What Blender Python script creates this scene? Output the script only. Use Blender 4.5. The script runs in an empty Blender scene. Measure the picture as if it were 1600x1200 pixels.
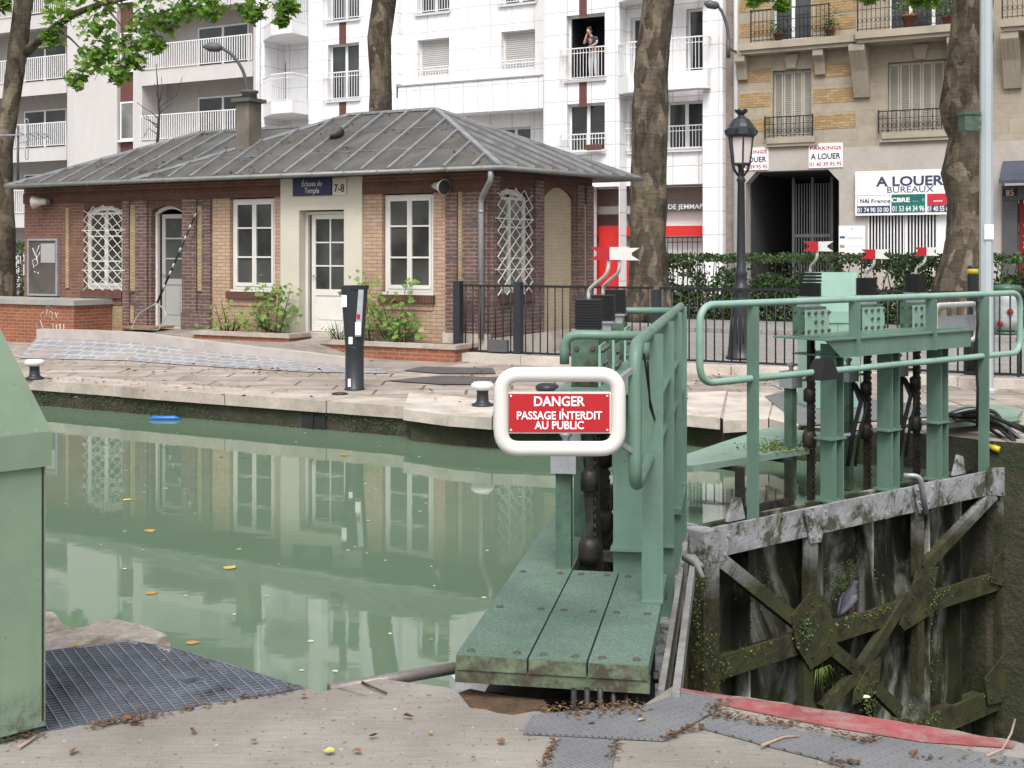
import bpy, math, random
from mathutils import Vector, Matrix, noise as mnoise
R = math.radians
C = bpy.context.scene.collection
SC = bpy.context.scene
random.seed(7)

# ------------------------------------------------------------------ camera, sky, sun, exposure
FPX, CX, HY, H = 1950.0, 800.0, 395.0, 1.75        # focal length (photo px), centre column, horizon row, eye height
cam = bpy.data.cameras.new('camera'); camo = bpy.data.objects.new('camera', cam); C.objects.link(camo)
camo.location = (0, 0, H); camo.rotation_euler = (R(90), 0, 0)
cam.sensor_width = 36; cam.lens = 36*FPX/1600; cam.shift_y = -(600-HY)/1600
cam.clip_start = .05; cam.clip_end = 1500
SC.camera = camo
SUN_AZ, SUN_EL = R(186), R(55)                      # clockwise from the view direction: behind the viewer
w = bpy.data.worlds.new('World'); SC.world = w; w.use_nodes = True
nt = w.node_tree; nt.nodes.clear()
sky = nt.nodes.new('ShaderNodeTexSky'); sky.sky_type = 'NISHITA'; sky.sun_disc = False
sky.sun_elevation = SUN_EL; sky.sun_rotation = SUN_AZ; sky.air_density = 1.0; sky.dust_density = 4.0; sky.ozone_density = .6
hs = nt.nodes.new('ShaderNodeHueSaturation'); hs.inputs['Saturation'].default_value = .22
bg = nt.nodes.new('ShaderNodeBackground'); bg.inputs['Strength'].default_value = .13
ow = nt.nodes.new('ShaderNodeOutputWorld')
nt.links.new(sky.outputs[0], hs.inputs['Color']); nt.links.new(hs.outputs[0], bg.inputs[0]); nt.links.new(bg.outputs[0], ow.inputs[0])
sl = bpy.data.lights.new('sun', 'SUN'); sl.energy = 1.5; sl.angle = R(25); sl.color = (1, .965, .91)
so = bpy.data.objects.new('sun', sl); C.objects.link(so)
sd = Vector((math.sin(SUN_AZ)*math.cos(SUN_EL), math.cos(SUN_AZ)*math.cos(SUN_EL), math.sin(SUN_EL)))
so.rotation_euler = (-sd).to_track_quat('-Z', 'Y').to_euler(); so.location = (10, -10, 30)
SC.view_settings.view_transform = 'Standard'; SC.view_settings.look = 'None'
SC.view_settings.exposure = 0.74; SC.view_settings.gamma = 1

# ------------------------------------------------------------------ frames and pixel helpers
class Fr:
    def __init__(s, o, ang, z=0):                   # ang = azimuth of the x axis, clockwise from +Y
        s.o = Vector((o[0], o[1])); a = ang
        s.x = Vector((math.sin(a), math.cos(a))); s.y = Vector((-s.x.y, s.x.x)); s.z = z
    def p(s, u, v, z=0):
        q = s.o + s.x*u + s.y*v
        return Vector((q.x, q.y, s.z+z))
class W0:                                           # world frame
    x = Vector((1, 0)); y = Vector((0, 1))
    @staticmethod
    def p(u, v, z=0): return Vector((u, v, z))
CAN = Fr((0, 0), R(118.9))                          # s along the canal, t across it
def local(o, ang, z=0): return Fr(o, ang, z)
def G(x, y, z=0.0):                                 # photo pixel on the level z
    Y = FPX*(H-z)/(y-HY); return Vector(((x-CX)*Y/FPX, Y, z))
def A(x, y, Y): return Vector(((x-CX)*Y/FPX, Y, H+(HY-y)*Y/FPX))
def on(fr, x, y, v):                                # photo pixel on the vertical plane v of a frame -> u, z
    r = (x-CX)/FPX; b = fr.o+fr.y*v
    u = (r*b.y-b.x)/(fr.x.x-r*fr.x.y); Y = b.y+fr.x.y*u
    return u, H+(HY-y)*Y/FPX
def S(x, y, t): return on(CAN, x, y, t)
def st(p): return (p.x*CAN.x.x+p.y*CAN.x.y, p.x*CAN.y.x+p.y*CAN.y.y)

# ------------------------------------------------------------------ mesh builder
class MB:
    def __init__(s): s.v = []; s.f = []; s.uv = []; s.m = []; s.sm = []
    def poly(s, pts, mi=0, uv=None, smooth=False):
        n = len(s.v); s.v += [tuple(p) for p in pts]; s.f.append(list(range(n, n+len(pts))))
        if uv is None:
            a = Vector(pts[0]); nn = Vector((0, 0, 0))
            for i in range(1, len(pts)-1): nn += (Vector(pts[i])-a).cross(Vector(pts[i+1])-a)
            if nn.length < 1e-12: nn = Vector((0, 0, 1))
            nn.normalize()
            if abs(nn.z) > .75: uv = [(p[0], p[1]) for p in pts]
            else:
                h = Vector((-nn.y, nn.x, 0)).normalized(); k = nn.cross(h)
                if k.z < 0: k = -k
                uv = [(Vector(p).dot(h), Vector(p).dot(k)) for p in pts]
        s.uv.append(uv); s.m.append(mi); s.sm.append(smooth)
    def box(s, F, x0, x1, y0, y1, z0, z1, mi=0, skip=''):
        if x0 > x1: x0, x1 = x1, x0
        if y0 > y1: y0, y1 = y1, y0
        if z0 > z1: z0, z1 = z1, z0
        P = F.p
        def q(a, uv): s.poly([P(*c) for c in a], mi, uv)
        if 'f' not in skip: q([(x0,y0,z0),(x1,y0,z0),(x1,y0,z1),(x0,y0,z1)], [(x0,z0),(x1,z0),(x1,z1),(x0,z1)])
        if 'k' not in skip: q([(x1,y1,z0),(x0,y1,z0),(x0,y1,z1),(x1,y1,z1)], [(x1,z0),(x0,z0),(x0,z1),(x1,z1)])
        if 'l' not in skip: q([(x0,y1,z0),(x0,y0,z0),(x0,y0,z1),(x0,y1,z1)], [(y1,z0),(y0,z0),(y0,z1),(y1,z1)])
        if 'r' not in skip: q([(x1,y0,z0),(x1,y1,z0),(x1,y1,z1),(x1,y0,z1)], [(y0,z0),(y1,z0),(y1,z1),(y0,z1)])
        if 't' not in skip: q([(x0,y0,z1),(x1,y0,z1),(x1,y1,z1),(x0,y1,z1)], [(x0,y0),(x1,y0),(x1,y1),(x0,y1)])
        if 'b' not in skip: q([(x0,y1,z0),(x1,y1,z0),(x1,y0,z0),(x0,y0,z0)], [(x0,y1),(x1,y1),(x1,y0),(x0,y0)])
    def hexa(s, b, t, mi=0):                        # bottom 4, top 4 (ccw from above)
        s.poly(b[::-1], mi); s.poly(t, mi)
        for i in range(4):
            j = (i+1) % 4; s.poly([b[i], b[j], t[j], t[i]], mi)
    def prism(s, pts, z0, z1, mi=0, mside=None, bottom=True):    # pts: world xy, ccw
        a = sum(pts[i][0]*pts[(i+1) % len(pts)][1]-pts[(i+1) % len(pts)][0]*pts[i][1] for i in range(len(pts)))
        if a < 0: pts = pts[::-1]
        s.poly([(p[0], p[1], z1) for p in pts], mi)
        if bottom: s.poly([(p[0], p[1], z0) for p in pts[::-1]], mi)
        L = 0; ms = mi if mside is None else mside
        for i in range(len(pts)):
            a, b = pts[i], pts[(i+1) % len(pts)]; d = math.hypot(b[0]-a[0], b[1]-a[1])
            s.poly([(a[0],a[1],z0),(b[0],b[1],z0),(b[0],b[1],z1),(a[0],a[1],z1)], ms, [(L,z0),(L+d,z0),(L+d,z1),(L,z1)]); L += d
    def xz(s, F, pts, y0, y1, mi=0):                # outline in the frame's x-z plane, thick along y
        if y0 > y1: y0, y1 = y1, y0
        a = sum(pts[i][0]*pts[(i+1) % len(pts)][1]-pts[(i+1) % len(pts)][0]*pts[i][1] for i in range(len(pts)))
        if a < 0: pts = pts[::-1]
        s.poly([F.p(x, y0, z) for x, z in pts], mi, list(pts)); s.poly([F.p(x, y1, z) for x, z in pts[::-1]], mi, list(pts[::-1]))
        for i in range(len(pts)):
            (x0, z0), (x1, z1) = pts[i], pts[(i+1) % len(pts)]
            if abs(x1-x0) > abs(z1-z0): uv = [(x1,y0),(x0,y0),(x0,y1),(x1,y1)]
            else: uv = [(y0,z1),(y0,z0),(y1,z0),(y1,z1)]
            s.poly([F.p(x1,y0,z1), F.p(x0,y0,z0), F.p(x0,y1,z0), F.p(x1,y1,z1)], mi, uv)
    def yz(s, F, pts, x0, x1, mi=0):
        if x0 > x1: x0, x1 = x1, x0
        a = sum(pts[i][0]*pts[(i+1) % len(pts)][1]-pts[(i+1) % len(pts)][0]*pts[i][1] for i in range(len(pts)))
        if a < 0: pts = pts[::-1]
        s.poly([F.p(x1, y, z) for y, z in pts], mi); s.poly([F.p(x0, y, z) for y, z in pts[::-1]], mi)
        for i in range(len(pts)):
            (a0, b0), (a1, b1) = pts[i], pts[(i+1) % len(pts)]
            s.poly([F.p(x0,a0,b0), F.p(x1,a0,b0), F.p(x1,a1,b1), F.p(x0,a1,b1)], mi)
    def bar(s, a, b, w, d=None, up=(0, 0, 1), mi=0): # square bar between two points
        a = Vector(a); b = Vector(b); d = d or w; t = (b-a).normalized(); u = Vector(up)
        if abs(t.dot(u)) > .95: u = Vector((CAN.x.x, CAN.x.y, 0))
        h = t.cross(u).normalized(); k = h.cross(t)
        q = [h*w/2*i+k*d/2*j for i, j in ((-1,-1),(1,-1),(1,1),(-1,1))]
        A0 = [a+x for x in q]; B0 = [b+x for x in q]
        s.poly(A0, mi); s.poly(B0[::-1], mi)
        for i in range(4):
            j = (i+1) % 4; s.poly([A0[j], A0[i], B0[i], B0[j]], mi)
    def tube(s, path, r, n=8, mi=0, closed=False, caps=True, smooth=True):
        P = [Vector(p) for p in path]; N = len(P); rs = r if isinstance(r, (list, tuple)) else [r]*N
        base = len(s.v); t0 = (P[1]-P[0]).normalized()
        u = Vector((0, 0, 1)) if abs(t0.z) < .9 else Vector((1, 0, 0))
        h = t0.cross(u).normalized(); L = 0; Ls = []
        for i in range(N):
            if closed: t = (P[(i+1) % N]-P[i-1]).normalized()
            else: t = (P[min(i+1, N-1)]-P[max(i-1, 0)]).normalized()
            h = (h-t*h.dot(t)).normalized(); k = t.cross(h)
            for j in range(n):
                a = 2*math.pi*j/n; s.v.append(tuple(P[i]+(h*math.cos(a)+k*math.sin(a))*rs[i]))
            if i: L += (P[i]-P[i-1]).length
            Ls.append(L)
        for i in range(N if closed else N-1):
            i2 = (i+1) % N
            for j in range(n):
                j2 = (j+1) % n
                s.f.append([base+i*n+j, base+i*n+j2, base+i2*n+j2, base+i2*n+j])
                c = 6.28*rs[i]; s.uv.append([(c*j/n, Ls[i]), (c*(j+1)/n, Ls[i]), (c*(j+1)/n, Ls[i2]), (c*j/n, Ls[i2])]); s.m.append(mi); s.sm.append(smooth)
        if caps and not closed:
            for idx, rev in ((0, True), (N-1, False)):
                f = [base+idx*n+j for j in range(n)]
                if rev: f = f[::-1]
                s.f.append(f); s.uv.append([(0, 0)]*n); s.m.append(mi); s.sm.append(False)
    def lathe(s, c, prof, n=20, mi=0, smooth=True, sq=None):
        base = len(s.v); c = Vector(c)
        for r, z in prof:
            for j in range(n):
                a = 2*math.pi*(j+.5)/n + (sq or 0)
                s.v.append((c.x+r*math.cos(a), c.y+r*math.sin(a), c.z+z))
        for i in range(len(prof)-1):
            for j in range(n):
                j2 = (j+1) % n
                s.f.append([base+i*n+j, base+i*n+j2, base+(i+1)*n+j2, base+(i+1)*n+j])
                s.uv.append([(j/n, prof[i][1]), ((j+1)/n, prof[i][1]), ((j+1)/n, prof[i+1][1]), (j/n, prof[i+1][1])]); s.m.append(mi); s.sm.append(smooth)
        for idx, rev in ((0, True), (len(prof)-1, False)):
            if prof[idx][0] > 1e-5:
                f = [base+idx*n+j for j in range(n)]
                if rev: f = f[::-1]
                s.f.append(f); s.uv.append([(0, 0)]*n); s.m.append(mi); s.sm.append(False)
    def text(s, F, txt, size, x, y, z, mi=0, align='CENTER', sx=1.0, bold=0.0, th=.003, shear=0.0):   # in the plane y of frame F, facing -y
        cu = bpy.data.curves.new('lettering', 'FONT'); cu.body = txt; cu.size = size; cu.align_x = align; cu.offset = bold*size; cu.resolution_u = 3; cu.shear = shear
        ob = bpy.data.objects.new('lettering', cu); me = ob.to_mesh()
        n = len(s.v)
        vs = [v.co.copy() for v in me.vertices]
        for v in vs: s.v.append(tuple(F.p(x+v.x*sx, y-th, z+v.y)))
        for p in me.polygons:
            s.f.append([n+i for i in p.vertices]); s.uv.append([(vs[i].x, vs[i].y) for i in p.vertices]); s.m.append(mi); s.sm.append(False)
        ob.to_mesh_clear(); bpy.data.objects.remove(ob); bpy.data.curves.remove(cu)
    def build(s, name, mats, parent=None, bevel=0, at=None, seg=2):
        if not isinstance(mats, (list, tuple)): mats = [mats]
        if parent is not None:
            root = parent
            while root.parent: root = root.parent
            o0 = root.location
        else: o0 = Vector(at) if at is not None else Vector((0, 0, 0))
        me = bpy.data.meshes.new(name)
        me.from_pydata([(v[0]-o0[0], v[1]-o0[1], v[2]-o0[2]) for v in s.v], [], s.f)
        uvl = me.uv_layers.new(name='UVMap'); k = [c for f in s.uv for q in f for c in (q[0], q[1])]
        uvl.data.foreach_set('uv', k)
        me.polygons.foreach_set('material_index', s.m); me.polygons.foreach_set('use_smooth', s.sm)
        for m in mats: me.materials.append(m)
        me.update()
        ob = bpy.data.objects.new(name, me); C.objects.link(ob)
        if parent is not None: ob.parent = parent
        else: ob.location = o0
        if bevel:
            b = ob.modifiers.new('bevel', 'BEVEL'); b.width = bevel; b.segments = seg; b.limit_method = 'ANGLE'; b.angle_limit = R(40)
        return ob
def tag(o, label=None, cat=None, group=None, kind=None):
    if label: o['label'] = label
    if cat: o['category'] = cat
    if group: o['group'] = group
    if kind: o['kind'] = kind
    return o
def thing(name, label, cat, loc, group=None):
    o = bpy.data.objects.new(name, None); C.objects.link(o); o.location = loc; o.empty_display_size = .2
    return tag(o, label, cat, group)
def copy_tree(o, parent=None):
    c = o.copy(); C.objects.link(c); c.parent = parent
    for ch in list(o.children): copy_tree(ch, c)
    return c
def arc(c, a, b, r, a0, a1, n=8):                   # arc points: centre c, unit axes a,b
    c = Vector(c); a = Vector(a); b = Vector(b)
    return [c+a*r*math.cos(a0+(a1-a0)*i/n)+b*r*math.sin(a0+(a1-a0)*i/n) for i in range(n+1)]
def rounded(pts, r, n=5, closed=False):             # polyline with rounded corners
    P = [Vector(p) for p in pts]; out = []; N = len(P)
    for i in range(N):
        if not closed and i in (0, N-1): out.append(P[i]); continue
        a, b, c = P[i-1], P[i], P[(i+1) % N]
        d1 = (a-b); d2 = (c-b); rr = min(r, d1.length*.49, d2.length*.49)
        p, q = b+d1.normalized()*rr, b+d2.normalized()*rr
        for k in range(n+1):
            t = k/n; out.append(p*(1-t)**2+b*2*t*(1-t)+q*t*t)
    return out

# ------------------------------------------------------------------ materials
def L(c): return tuple((x/255/12.92 if x/255 <= .04045 else ((x/255+.055)/1.055)**2.4) for x in c)
class NT:
    def __init__(s, name):
        s.m = bpy.data.materials.new(name); s.m.use_nodes = True; s.t = s.m.node_tree; s.t.nodes.clear()
        s.out = s.n('ShaderNodeOutputMaterial'); s.b = s.n('ShaderNodeBsdfPrincipled'); s.l(s.b.outputs[0], s.out.inputs[0])
        s.tc = s.n('ShaderNodeTexCoord')
    def n(s, k, **kw):
        x = s.t.nodes.new(k)
        for a, b in kw.items(): setattr(x, a, b)
        return x
    def l(s, a, b): s.t.links.new(a, b)
    def coords(s, which='Object', scale=(1, 1, 1), rot=(0, 0, 0), loc=(0, 0, 0)):
        mp = s.n('ShaderNodeMapping'); mp.inputs['Scale'].default_value = scale; mp.inputs['Rotation'].default_value = rot; mp.inputs['Location'].default_value = loc
        s.l(s.tc.outputs[which], mp.inputs[0]); return mp.outputs[0]
    def noise(s, scale, detail=4, rough=.6, vec=None, dist=0):
        x = s.n('ShaderNodeTexNoise'); x.inputs['Scale'].default_value = scale; x.inputs['Detail'].default_value = detail; x.inputs['Roughness'].default_value = rough; x.inputs['Distortion'].default_value = dist
        s.l(vec if vec is not None else s.tc.outputs['Object'], x.inputs['Vector']); return x.outputs['Fac']
    def ramp(s, fac, stops):
        r = s.n('ShaderNodeValToRGB'); e = r.color_ramp.elements
        while len(e) < len(stops): e.new(.5)
        for i, (p, c) in enumerate(stops):
            e[i].position = p; e[i].color = (c[0], c[1], c[2], 1) if isinstance(c, (tuple, list)) else (c, c, c, 1)
        s.l(fac, r.inputs[0]); return r.outputs[0]
    def mix(s, fac, a, b, mode='MIX'):
        x = s.n('ShaderNodeMix', data_type='RGBA', blend_type=mode)
        for sock, v in ((x.inputs['Factor'], fac), (x.inputs['A'], a), (x.inputs['B'], b)):
            if isinstance(v, (int, float)):
                sock.default_value = v if sock is x.inputs['Factor'] else (v, v, v, 1)
            elif isinstance(v, tuple): sock.default_value = (v[0], v[1], v[2], 1)
            else: s.l(v, sock)
        # the named sockets repeat per data type: address the colour ones
        return x
    def mixc(s, fac, a, b, mode='MIX'):
        x = s.n('ShaderNodeMixRGB', blend_type=mode)
        for i, v in enumerate((fac, a, b)):
            if isinstance(v, (int, float)): x.inputs[i].default_value = v if i == 0 else (v, v, v, 1)
            elif isinstance(v, tuple): x.inputs[i].default_value = (v[0], v[1], v[2], 1)
            else: s.l(v, x.inputs[i])
        return x.outputs[0]
    def bump(s, h, strength=.3, dist=.01):
        x = s.n('ShaderNodeBump'); x.inputs['Strength'].default_value = strength; x.inputs['Distance'].default_value = dist
        s.l(h, x.inputs['Height']); s.l(x.outputs[0], s.b.inputs['Normal'])
    def set(s, col=None, rough=None, metal=None, spec=None):
        if col is not None:
            if isinstance(col, tuple): s.b.inputs['Base Color'].default_value = (*col[:3], 1)
            else: s.l(col, s.b.inputs['Base Color'])
        if rough is not None:
            if isinstance(rough, (int, float)): s.b.inputs['Roughness'].default_value = rough
            else: s.l(rough, s.b.inputs['Roughness'])
        if metal is not None: s.b.inputs['Metallic'].default_value = metal
        if spec is not None: s.b.inputs['Specular IOR Level'].default_value = spec
        return s.m
def sc(c, k): return tuple(min(1, x*k) for x in c)
def M(name, c, rough=.6, metal=0, var=.18, scale=2.5, fine=40, bump=.15, bdist=.004, dirt=None, dscale=1.2, damt=(.52, .72), spec=.4, stretch=None):
    t = NT(name); vec = t.coords(scale=stretch) if stretch else None
    col = t.ramp(t.noise(scale, 5, .6, vec), [(.3, sc(c, 1-var)), (.7, sc(c, 1+var))])
    f = t.noise(fine, 3, .7)
    col = t.mixc(1.0, col, t.ramp(f, [(.25, 1-var*.7), (.75, 1+var*.35)]), 'MULTIPLY')
    if dirt:
        d = t.noise(dscale, 8, .7, vec, .3)
        col = t.mixc(t.ramp(d, [(damt[0], 0.0), (damt[1], 1.0)]), col, dirt)
    if bump: t.bump(f, bump, bdist)
    return t.set(col, rough, metal, spec)
def PT(name, c, rough=.45, rust=(.11, .05, .025), grime=(.06, .07, .045), amt=.6, seed=0, foot=False):   # weathered gloss paint on steel
    t = NT(name)
    col = t.ramp(t.noise(1.6, 6, .65, t.coords(loc=(seed, 1, 2))), [(.3, sc(c, .82)), (.7, sc(c, 1.14))])
    st_ = t.noise(1.0, 5, .7, t.coords(scale=(16, 16, .9), loc=(seed, 0, 0)))
    col = t.mixc(t.ramp(st_, [(.54, 0.0), (.74, .5*amt)]), col, grime)
    col = t.mixc(t.ramp(t.noise(3.2, 7, .72, t.coords(loc=(3, seed, 5)), .3), [(.57, 0.0), (.72, .7*amt)]), col, grime)
    rs = t.noise(17, 4, .65, t.coords(loc=(1, 7, seed)))
    col = t.mixc(t.ramp(rs, [(.685, 0.0), (.715, .9*amt)]), col, rust)
    col = t.mixc(t.ramp(t.noise(70, 2, .6), [(.66, 0.0), (.70, .5*amt)]), col, sc(c, 1.7))
    if foot:                                         # splashed dirt and rust specks along the foot of the box
        sp = t.n('ShaderNodeSeparateXYZ'); t.l(t.tc.outputs['Object'], sp.inputs[0]); mr = t.n('ShaderNodeMapRange'); mr.inputs['From Min'].default_value = .20; mr.inputs['From Max'].default_value = .0; t.l(sp.outputs[2], mr.inputs['Value'])
        col = t.mixc(t.mixc(1.0, mr.outputs[0], t.ramp(t.noise(24, 5, .75), [(.45, 0.0), (.62, 1.0)]), 'MULTIPLY'), col, (.075, .065, .04))
    rg = t.ramp(t.noise(4, 5, .7), [(.3, rough-.1), (.7, rough+.2)])
    t.bump(t.mixc(.4, t.noise(60, 3, .7), rs), .12, .003)
    return t.set(col, rg, 0, .4)
def BR(name, c1, c2, mo, bw=.22, bh=.065, ms=.009, var=.25, dirt=None, damt=(.5, .75), rough=.85, bump=.5, off=.5, c3=None, flip=False, bias=0.0, dscale=.9, streak=None):
    t = NT(name); vec = t.coords('UV', rot=(0, 0, R(90)) if flip else (0, 0, 0))
    b = t.n('ShaderNodeTexBrick'); b.offset = off; b.inputs['Scale'].default_value = 1; b.inputs['Mortar Size'].default_value = ms; b.inputs['Mortar Smooth'].default_value = .2
    b.inputs['Bias'].default_value = bias; b.inputs['Brick Width'].default_value = bw; b.inputs['Row Height'].default_value = bh
    b.inputs['Color1'].default_value = (*c1, 1); b.inputs['Color2'].default_value = (*c2, 1); b.inputs['Mortar'].default_value = (*mo, 1)
    t.l(vec, b.inputs[0])
    col = b.outputs[0]
    if c3: col = t.mixc(t.ramp(t.noise(7, 2, .5, t.coords('UV', scale=(.35/bw*.2, .065/bh, 1))), [(.55, 0.0), (.6, .8)]), col, c3)
    col = t.mixc(1.0, col, t.ramp(t.noise(3, 6, .7), [(.25, 1-var), (.75, 1+var)]), 'MULTIPLY')
    col = t.mixc(1.0, col, t.ramp(t.noise(60, 3, .7), [(.25, .85), (.75, 1.1)]), 'MULTIPLY')
    if dirt: col = t.mixc(t.ramp(t.noise(dscale, 8, .75, None, .4), [(damt[0], 0.0), (damt[1], .85)]), col, dirt)
    if streak: col = t.mixc(t.ramp(t.noise(1.0, 6, .7, t.coords(scale=(1.3, 1.3, .11))), [(.50, 0.0), (.72, .55)]), col, streak)
    h = t.mixc(.3, t.ramp(b.outputs['Fac'], [(0, 1.0), (1, 0.0)]), t.noise(50, 3, .7))
    t.bump(h, bump, .008)
    return t.set(col, rough, 0, .25)

m_concrete = None
def concrete():
    t = NT('concrete'); c = (.285, .265, .24)
    col = t.ramp(t.noise(.9, 6, .65), [(.3, sc(c, .72)), (.55, c), (.75, sc(c, 1.18))])
    v = t.coords(scale=(3, 40, 1), rot=(0, 0, R(25)))
    col = t.mixc(.5, col, t.mixc(1.0, col, t.ramp(t.noise(1.5, 4, .6, v), [(.3, .72), (.7, 1.18)]), 'MULTIPLY'))
    col = t.mixc(1.0, col, t.ramp(t.noise(120, 3, .8), [(.3, .78), (.7, 1.12)]), 'MULTIPLY')
    sp = t.noise(38, 2, .5)
    col = t.mixc(t.ramp(sp, [(.64, 0.0), (.70, .8)]), col, (.085, .075, .062))
    col = t.mixc(t.ramp(t.noise(26, 2, .5, t.coords(loc=(5, 3, 1))), [(.70, 0.0), (.75, .6)]), col, (.62, .6, .56))
    col = t.mixc(t.ramp(t.noise(1.4, 7, .7, t.coords(loc=(9, 2, 0))), [(.46, 0.0), (.68, .6)]), col, (.165, .145, .122))
    vo = t.n('ShaderNodeTexVoronoi', feature='DISTANCE_TO_EDGE'); vo.inputs['Scale'].default_value = .75
    dv = t.mixc(.10, t.tc.outputs['Object'], t.noise(3, 6, .7)); t.l(dv, vo.inputs['Vector'])
    ck = t.mixc(1.0, t.ramp(vo.outputs['Distance'], [(0, 1.0), (.0045, 0.0)]), t.ramp(t.noise(1.1, 3, .5, t.coords(loc=(2, 8, 1))), [(.48, 0.0), (.56, 1.0)]), 'MULTIPLY')
    col = t.mixc(ck, col, (.05, .042, .035))
    t.bump(t.mixc(.5, t.noise(120, 3, .8), t.noise(14, 5, .7)), .55, .006)
    return t.set(col, .88, 0, .25)
m_concrete = concrete()
m_stone = M('pale_stone', (.50, .45, .40), .85, var=.22, scale=1.8, fine=35, bump=.5, dirt=(.25, .19, .15), damt=(.5, .72))
m_stone_wet = M('mossy_stone', (.055, .046, .032), .75, var=.4, scale=3, fine=18, bump=.9, bdist=.02, dirt=(.024, .032, .011), dscale=2.2, damt=(.42, .6))
m_coping = M('worn_coping', (.42, .37, .32), .85, var=.25, scale=2.2, fine=30, bump=.5, dirt=(.2, .16, .13), damt=(.5, .75))
m_red_edge = M('worn_red_paint', (.27, .07, .075), .85, var=.3, scale=4, fine=50, bump=.5, dirt=(.27, .19, .175), dscale=7, damt=(.46, .66))
m_green = PT('mint_green_paint', (.122, .208, .165), .42)
m_green_lt = PT('pale_mint_paint', (.235, .375, .31), .42, amt=.4, grime=(.13, .18, .13), seed=4)
m_green_dk = M('grimy_green_paint', (.075, .14, .10), .6, var=.3, scale=3, fine=20, bump=.3, dirt=(.035, .04, .02), dscale=3, damt=(.45, .65))
m_cabinet = PT('sage_green_paint', (.185, .262, .182), .5, amt=.5, grime=(.10, .13, .08), seed=9, foot=True)
def walkgrit():
    t = NT('gritty_walkway'); c = (.112, .172, .138)
    col = t.ramp(t.noise(1.8, 6, .7), [(.3, sc(c, .72)), (.7, sc(c, 1.15))])
    col = t.mixc(1.0, col, t.ramp(t.noise(170, 2, .9), [(.35, .55), (.65, 1.45)]), 'MULTIPLY')
    col = t.mixc(t.ramp(t.noise(5, 6, .75, None, .5), [(.6, 0.0), (.75, .8)]), col, (.11, .12, .075))
    t.bump(t.noise(170, 2, .9), .7, .004)
    return t.set(col, .8, 0, .3)
m_walk = walkgrit()
m_walk_edge = M('grimy_plank_edge', (.13, .17, .105), .8, var=.35, scale=9, fine=60, bump=.5, dirt=(.06, .05, .035), dscale=8, damt=(.45, .6))
m_white_paint = M('white_gloss_paint', (.64, .625, .60), .35, var=.03, scale=3, fine=30, bump=.02, dirt=(.6, .57, .5), dscale=7, damt=(.68, .85))
m_white_frame = M('white_window_paint', (.64, .62, .585), .45, var=.07, bump=.03)
m_grey_door = M('grey_door_paint', (.33, .33, .315), .5, var=.06, bump=.03)
m_sign_red = M('sign_red', (.40, .013, .02), .4, var=.05, bump=0)
m_sign_white = M('sign_white', (.85, .85, .85), .5, var=.02, bump=0)
m_sign_blue = M('sign_navy', (.016, .02, .075), .35, var=.1, bump=0)
m_cream = M('cream_render', (.53, .495, .42), .85, var=.07, scale=1.4, fine=50, bump=.15, dirt=(.45, .41, .33), damt=(.55, .8))
m_black = M('black_rubber', (.011, .011, .012), .55, var=.25, bump=.15)
m_black_paint = M('black_iron_paint', (.012, .013, .015), .5, var=.3, scale=5, bump=.1)
m_dark_steel = M('greasy_steel', (.035, .032, .028), .5, metal=.3, var=.5, scale=8, bump=.3, dirt=(.09, .06, .04), dscale=9, damt=(.55, .7))
m_grey_steel = M('galvanised_steel', (.36, .38, .40), .45, metal=.5, var=.15, scale=5, bump=.05)
m_grey_pole = M('grey_pole_paint', (.38, .43, .46), .4, var=.06, scale=2, bump=.03)
m_charcoal = M('charcoal_paint', (.024, .028, .034), .4, var=.12, bump=.03)
m_zinc = M('weathered_zinc', (.112, .106, .100), .6, metal=.2, var=.28, scale=1.6, fine=22, bump=.15, dirt=(.065, .056, .047), dscale=1.5, damt=(.48, .7))
m_zinc_seam = M('zinc_seam', (.27, .28, .295), .45, metal=.35, var=.25, scale=4, bump=.1, dirt=(.16, .14, .12), dscale=3)
m_gutter = M('zinc_gutter', (.22, .225, .215), .5, metal=.3, var=.2, scale=2, bump=.1, dirt=(.12, .11, .09), dscale=2)
m_pipe = M('downpipe_zinc', (.30, .30, .32), .45, metal=.3, var=.15, bump=.05)
b_red = BR('red_brick', (.20, .085, .058), (.145, .066, .048), (.19, .15, .125), var=.28, dirt=(.13, .075, .055), damt=(.52, .78))
b_dark = BR('dark_red_brick', (.165, .085, .07), (.11, .066, .06), (.23, .20, .18), var=.3, dirt=(.12, .085, .075), damt=(.48, .72), c3=(.10, .075, .075))
b_orange = BR('orange_brick', (.30, .095, .05), (.24, .08, .045), (.27, .19, .14), var=.22)
b_pink = BR('pale_pink_brick', (.45, .325, .215), (.40, .25, .18), (.25, .19, .155), var=.16, dirt=(.34, .18, .13), damt=(.56, .8))
b_yellow = BR('yellow_brick', (.38, .285, .16), (.31, .225, .13), (.24, .185, .13), var=.18)
b_soldier = BR('soldier_brick', (.13, .052, .040), (.095, .042, .034), (.11, .08, .065), bw=.22, bh=.065, var=.25, flip=True, off=0)
b_cream = BR('cream_brick', (.42, .35, .245), (.38, .315, .215), (.33, .27, .19), var=.1, ms=.006, bump=.25)
b_yelfar = BR('yellow_band_brick', (.42, .30, .155), (.31, .205, .10), (.23, .165, .11), bw=.24, bh=.085, var=.15)
b_oldgrey = BR('old_grey_brick', (.25, .2, .18), (.2, .17, .15), (.3, .27, .25), var=.3)
b_cobble = BR('cobbles', (.20, .205, .225), (.25, .248, .26), (.35, .34, .33), bw=.27, bh=.165, ms=.022, var=.16, c3=(.31, .245, .23), bump=.5, off=.4)
b_pave = BR('grey_pavers', (.30, .285, .275), (.25, .24, .235), (.17, .155, .14), bw=.30, bh=.15, ms=.012, var=.15, dirt=(.22, .18, .14), damt=(.6, .85))
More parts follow.
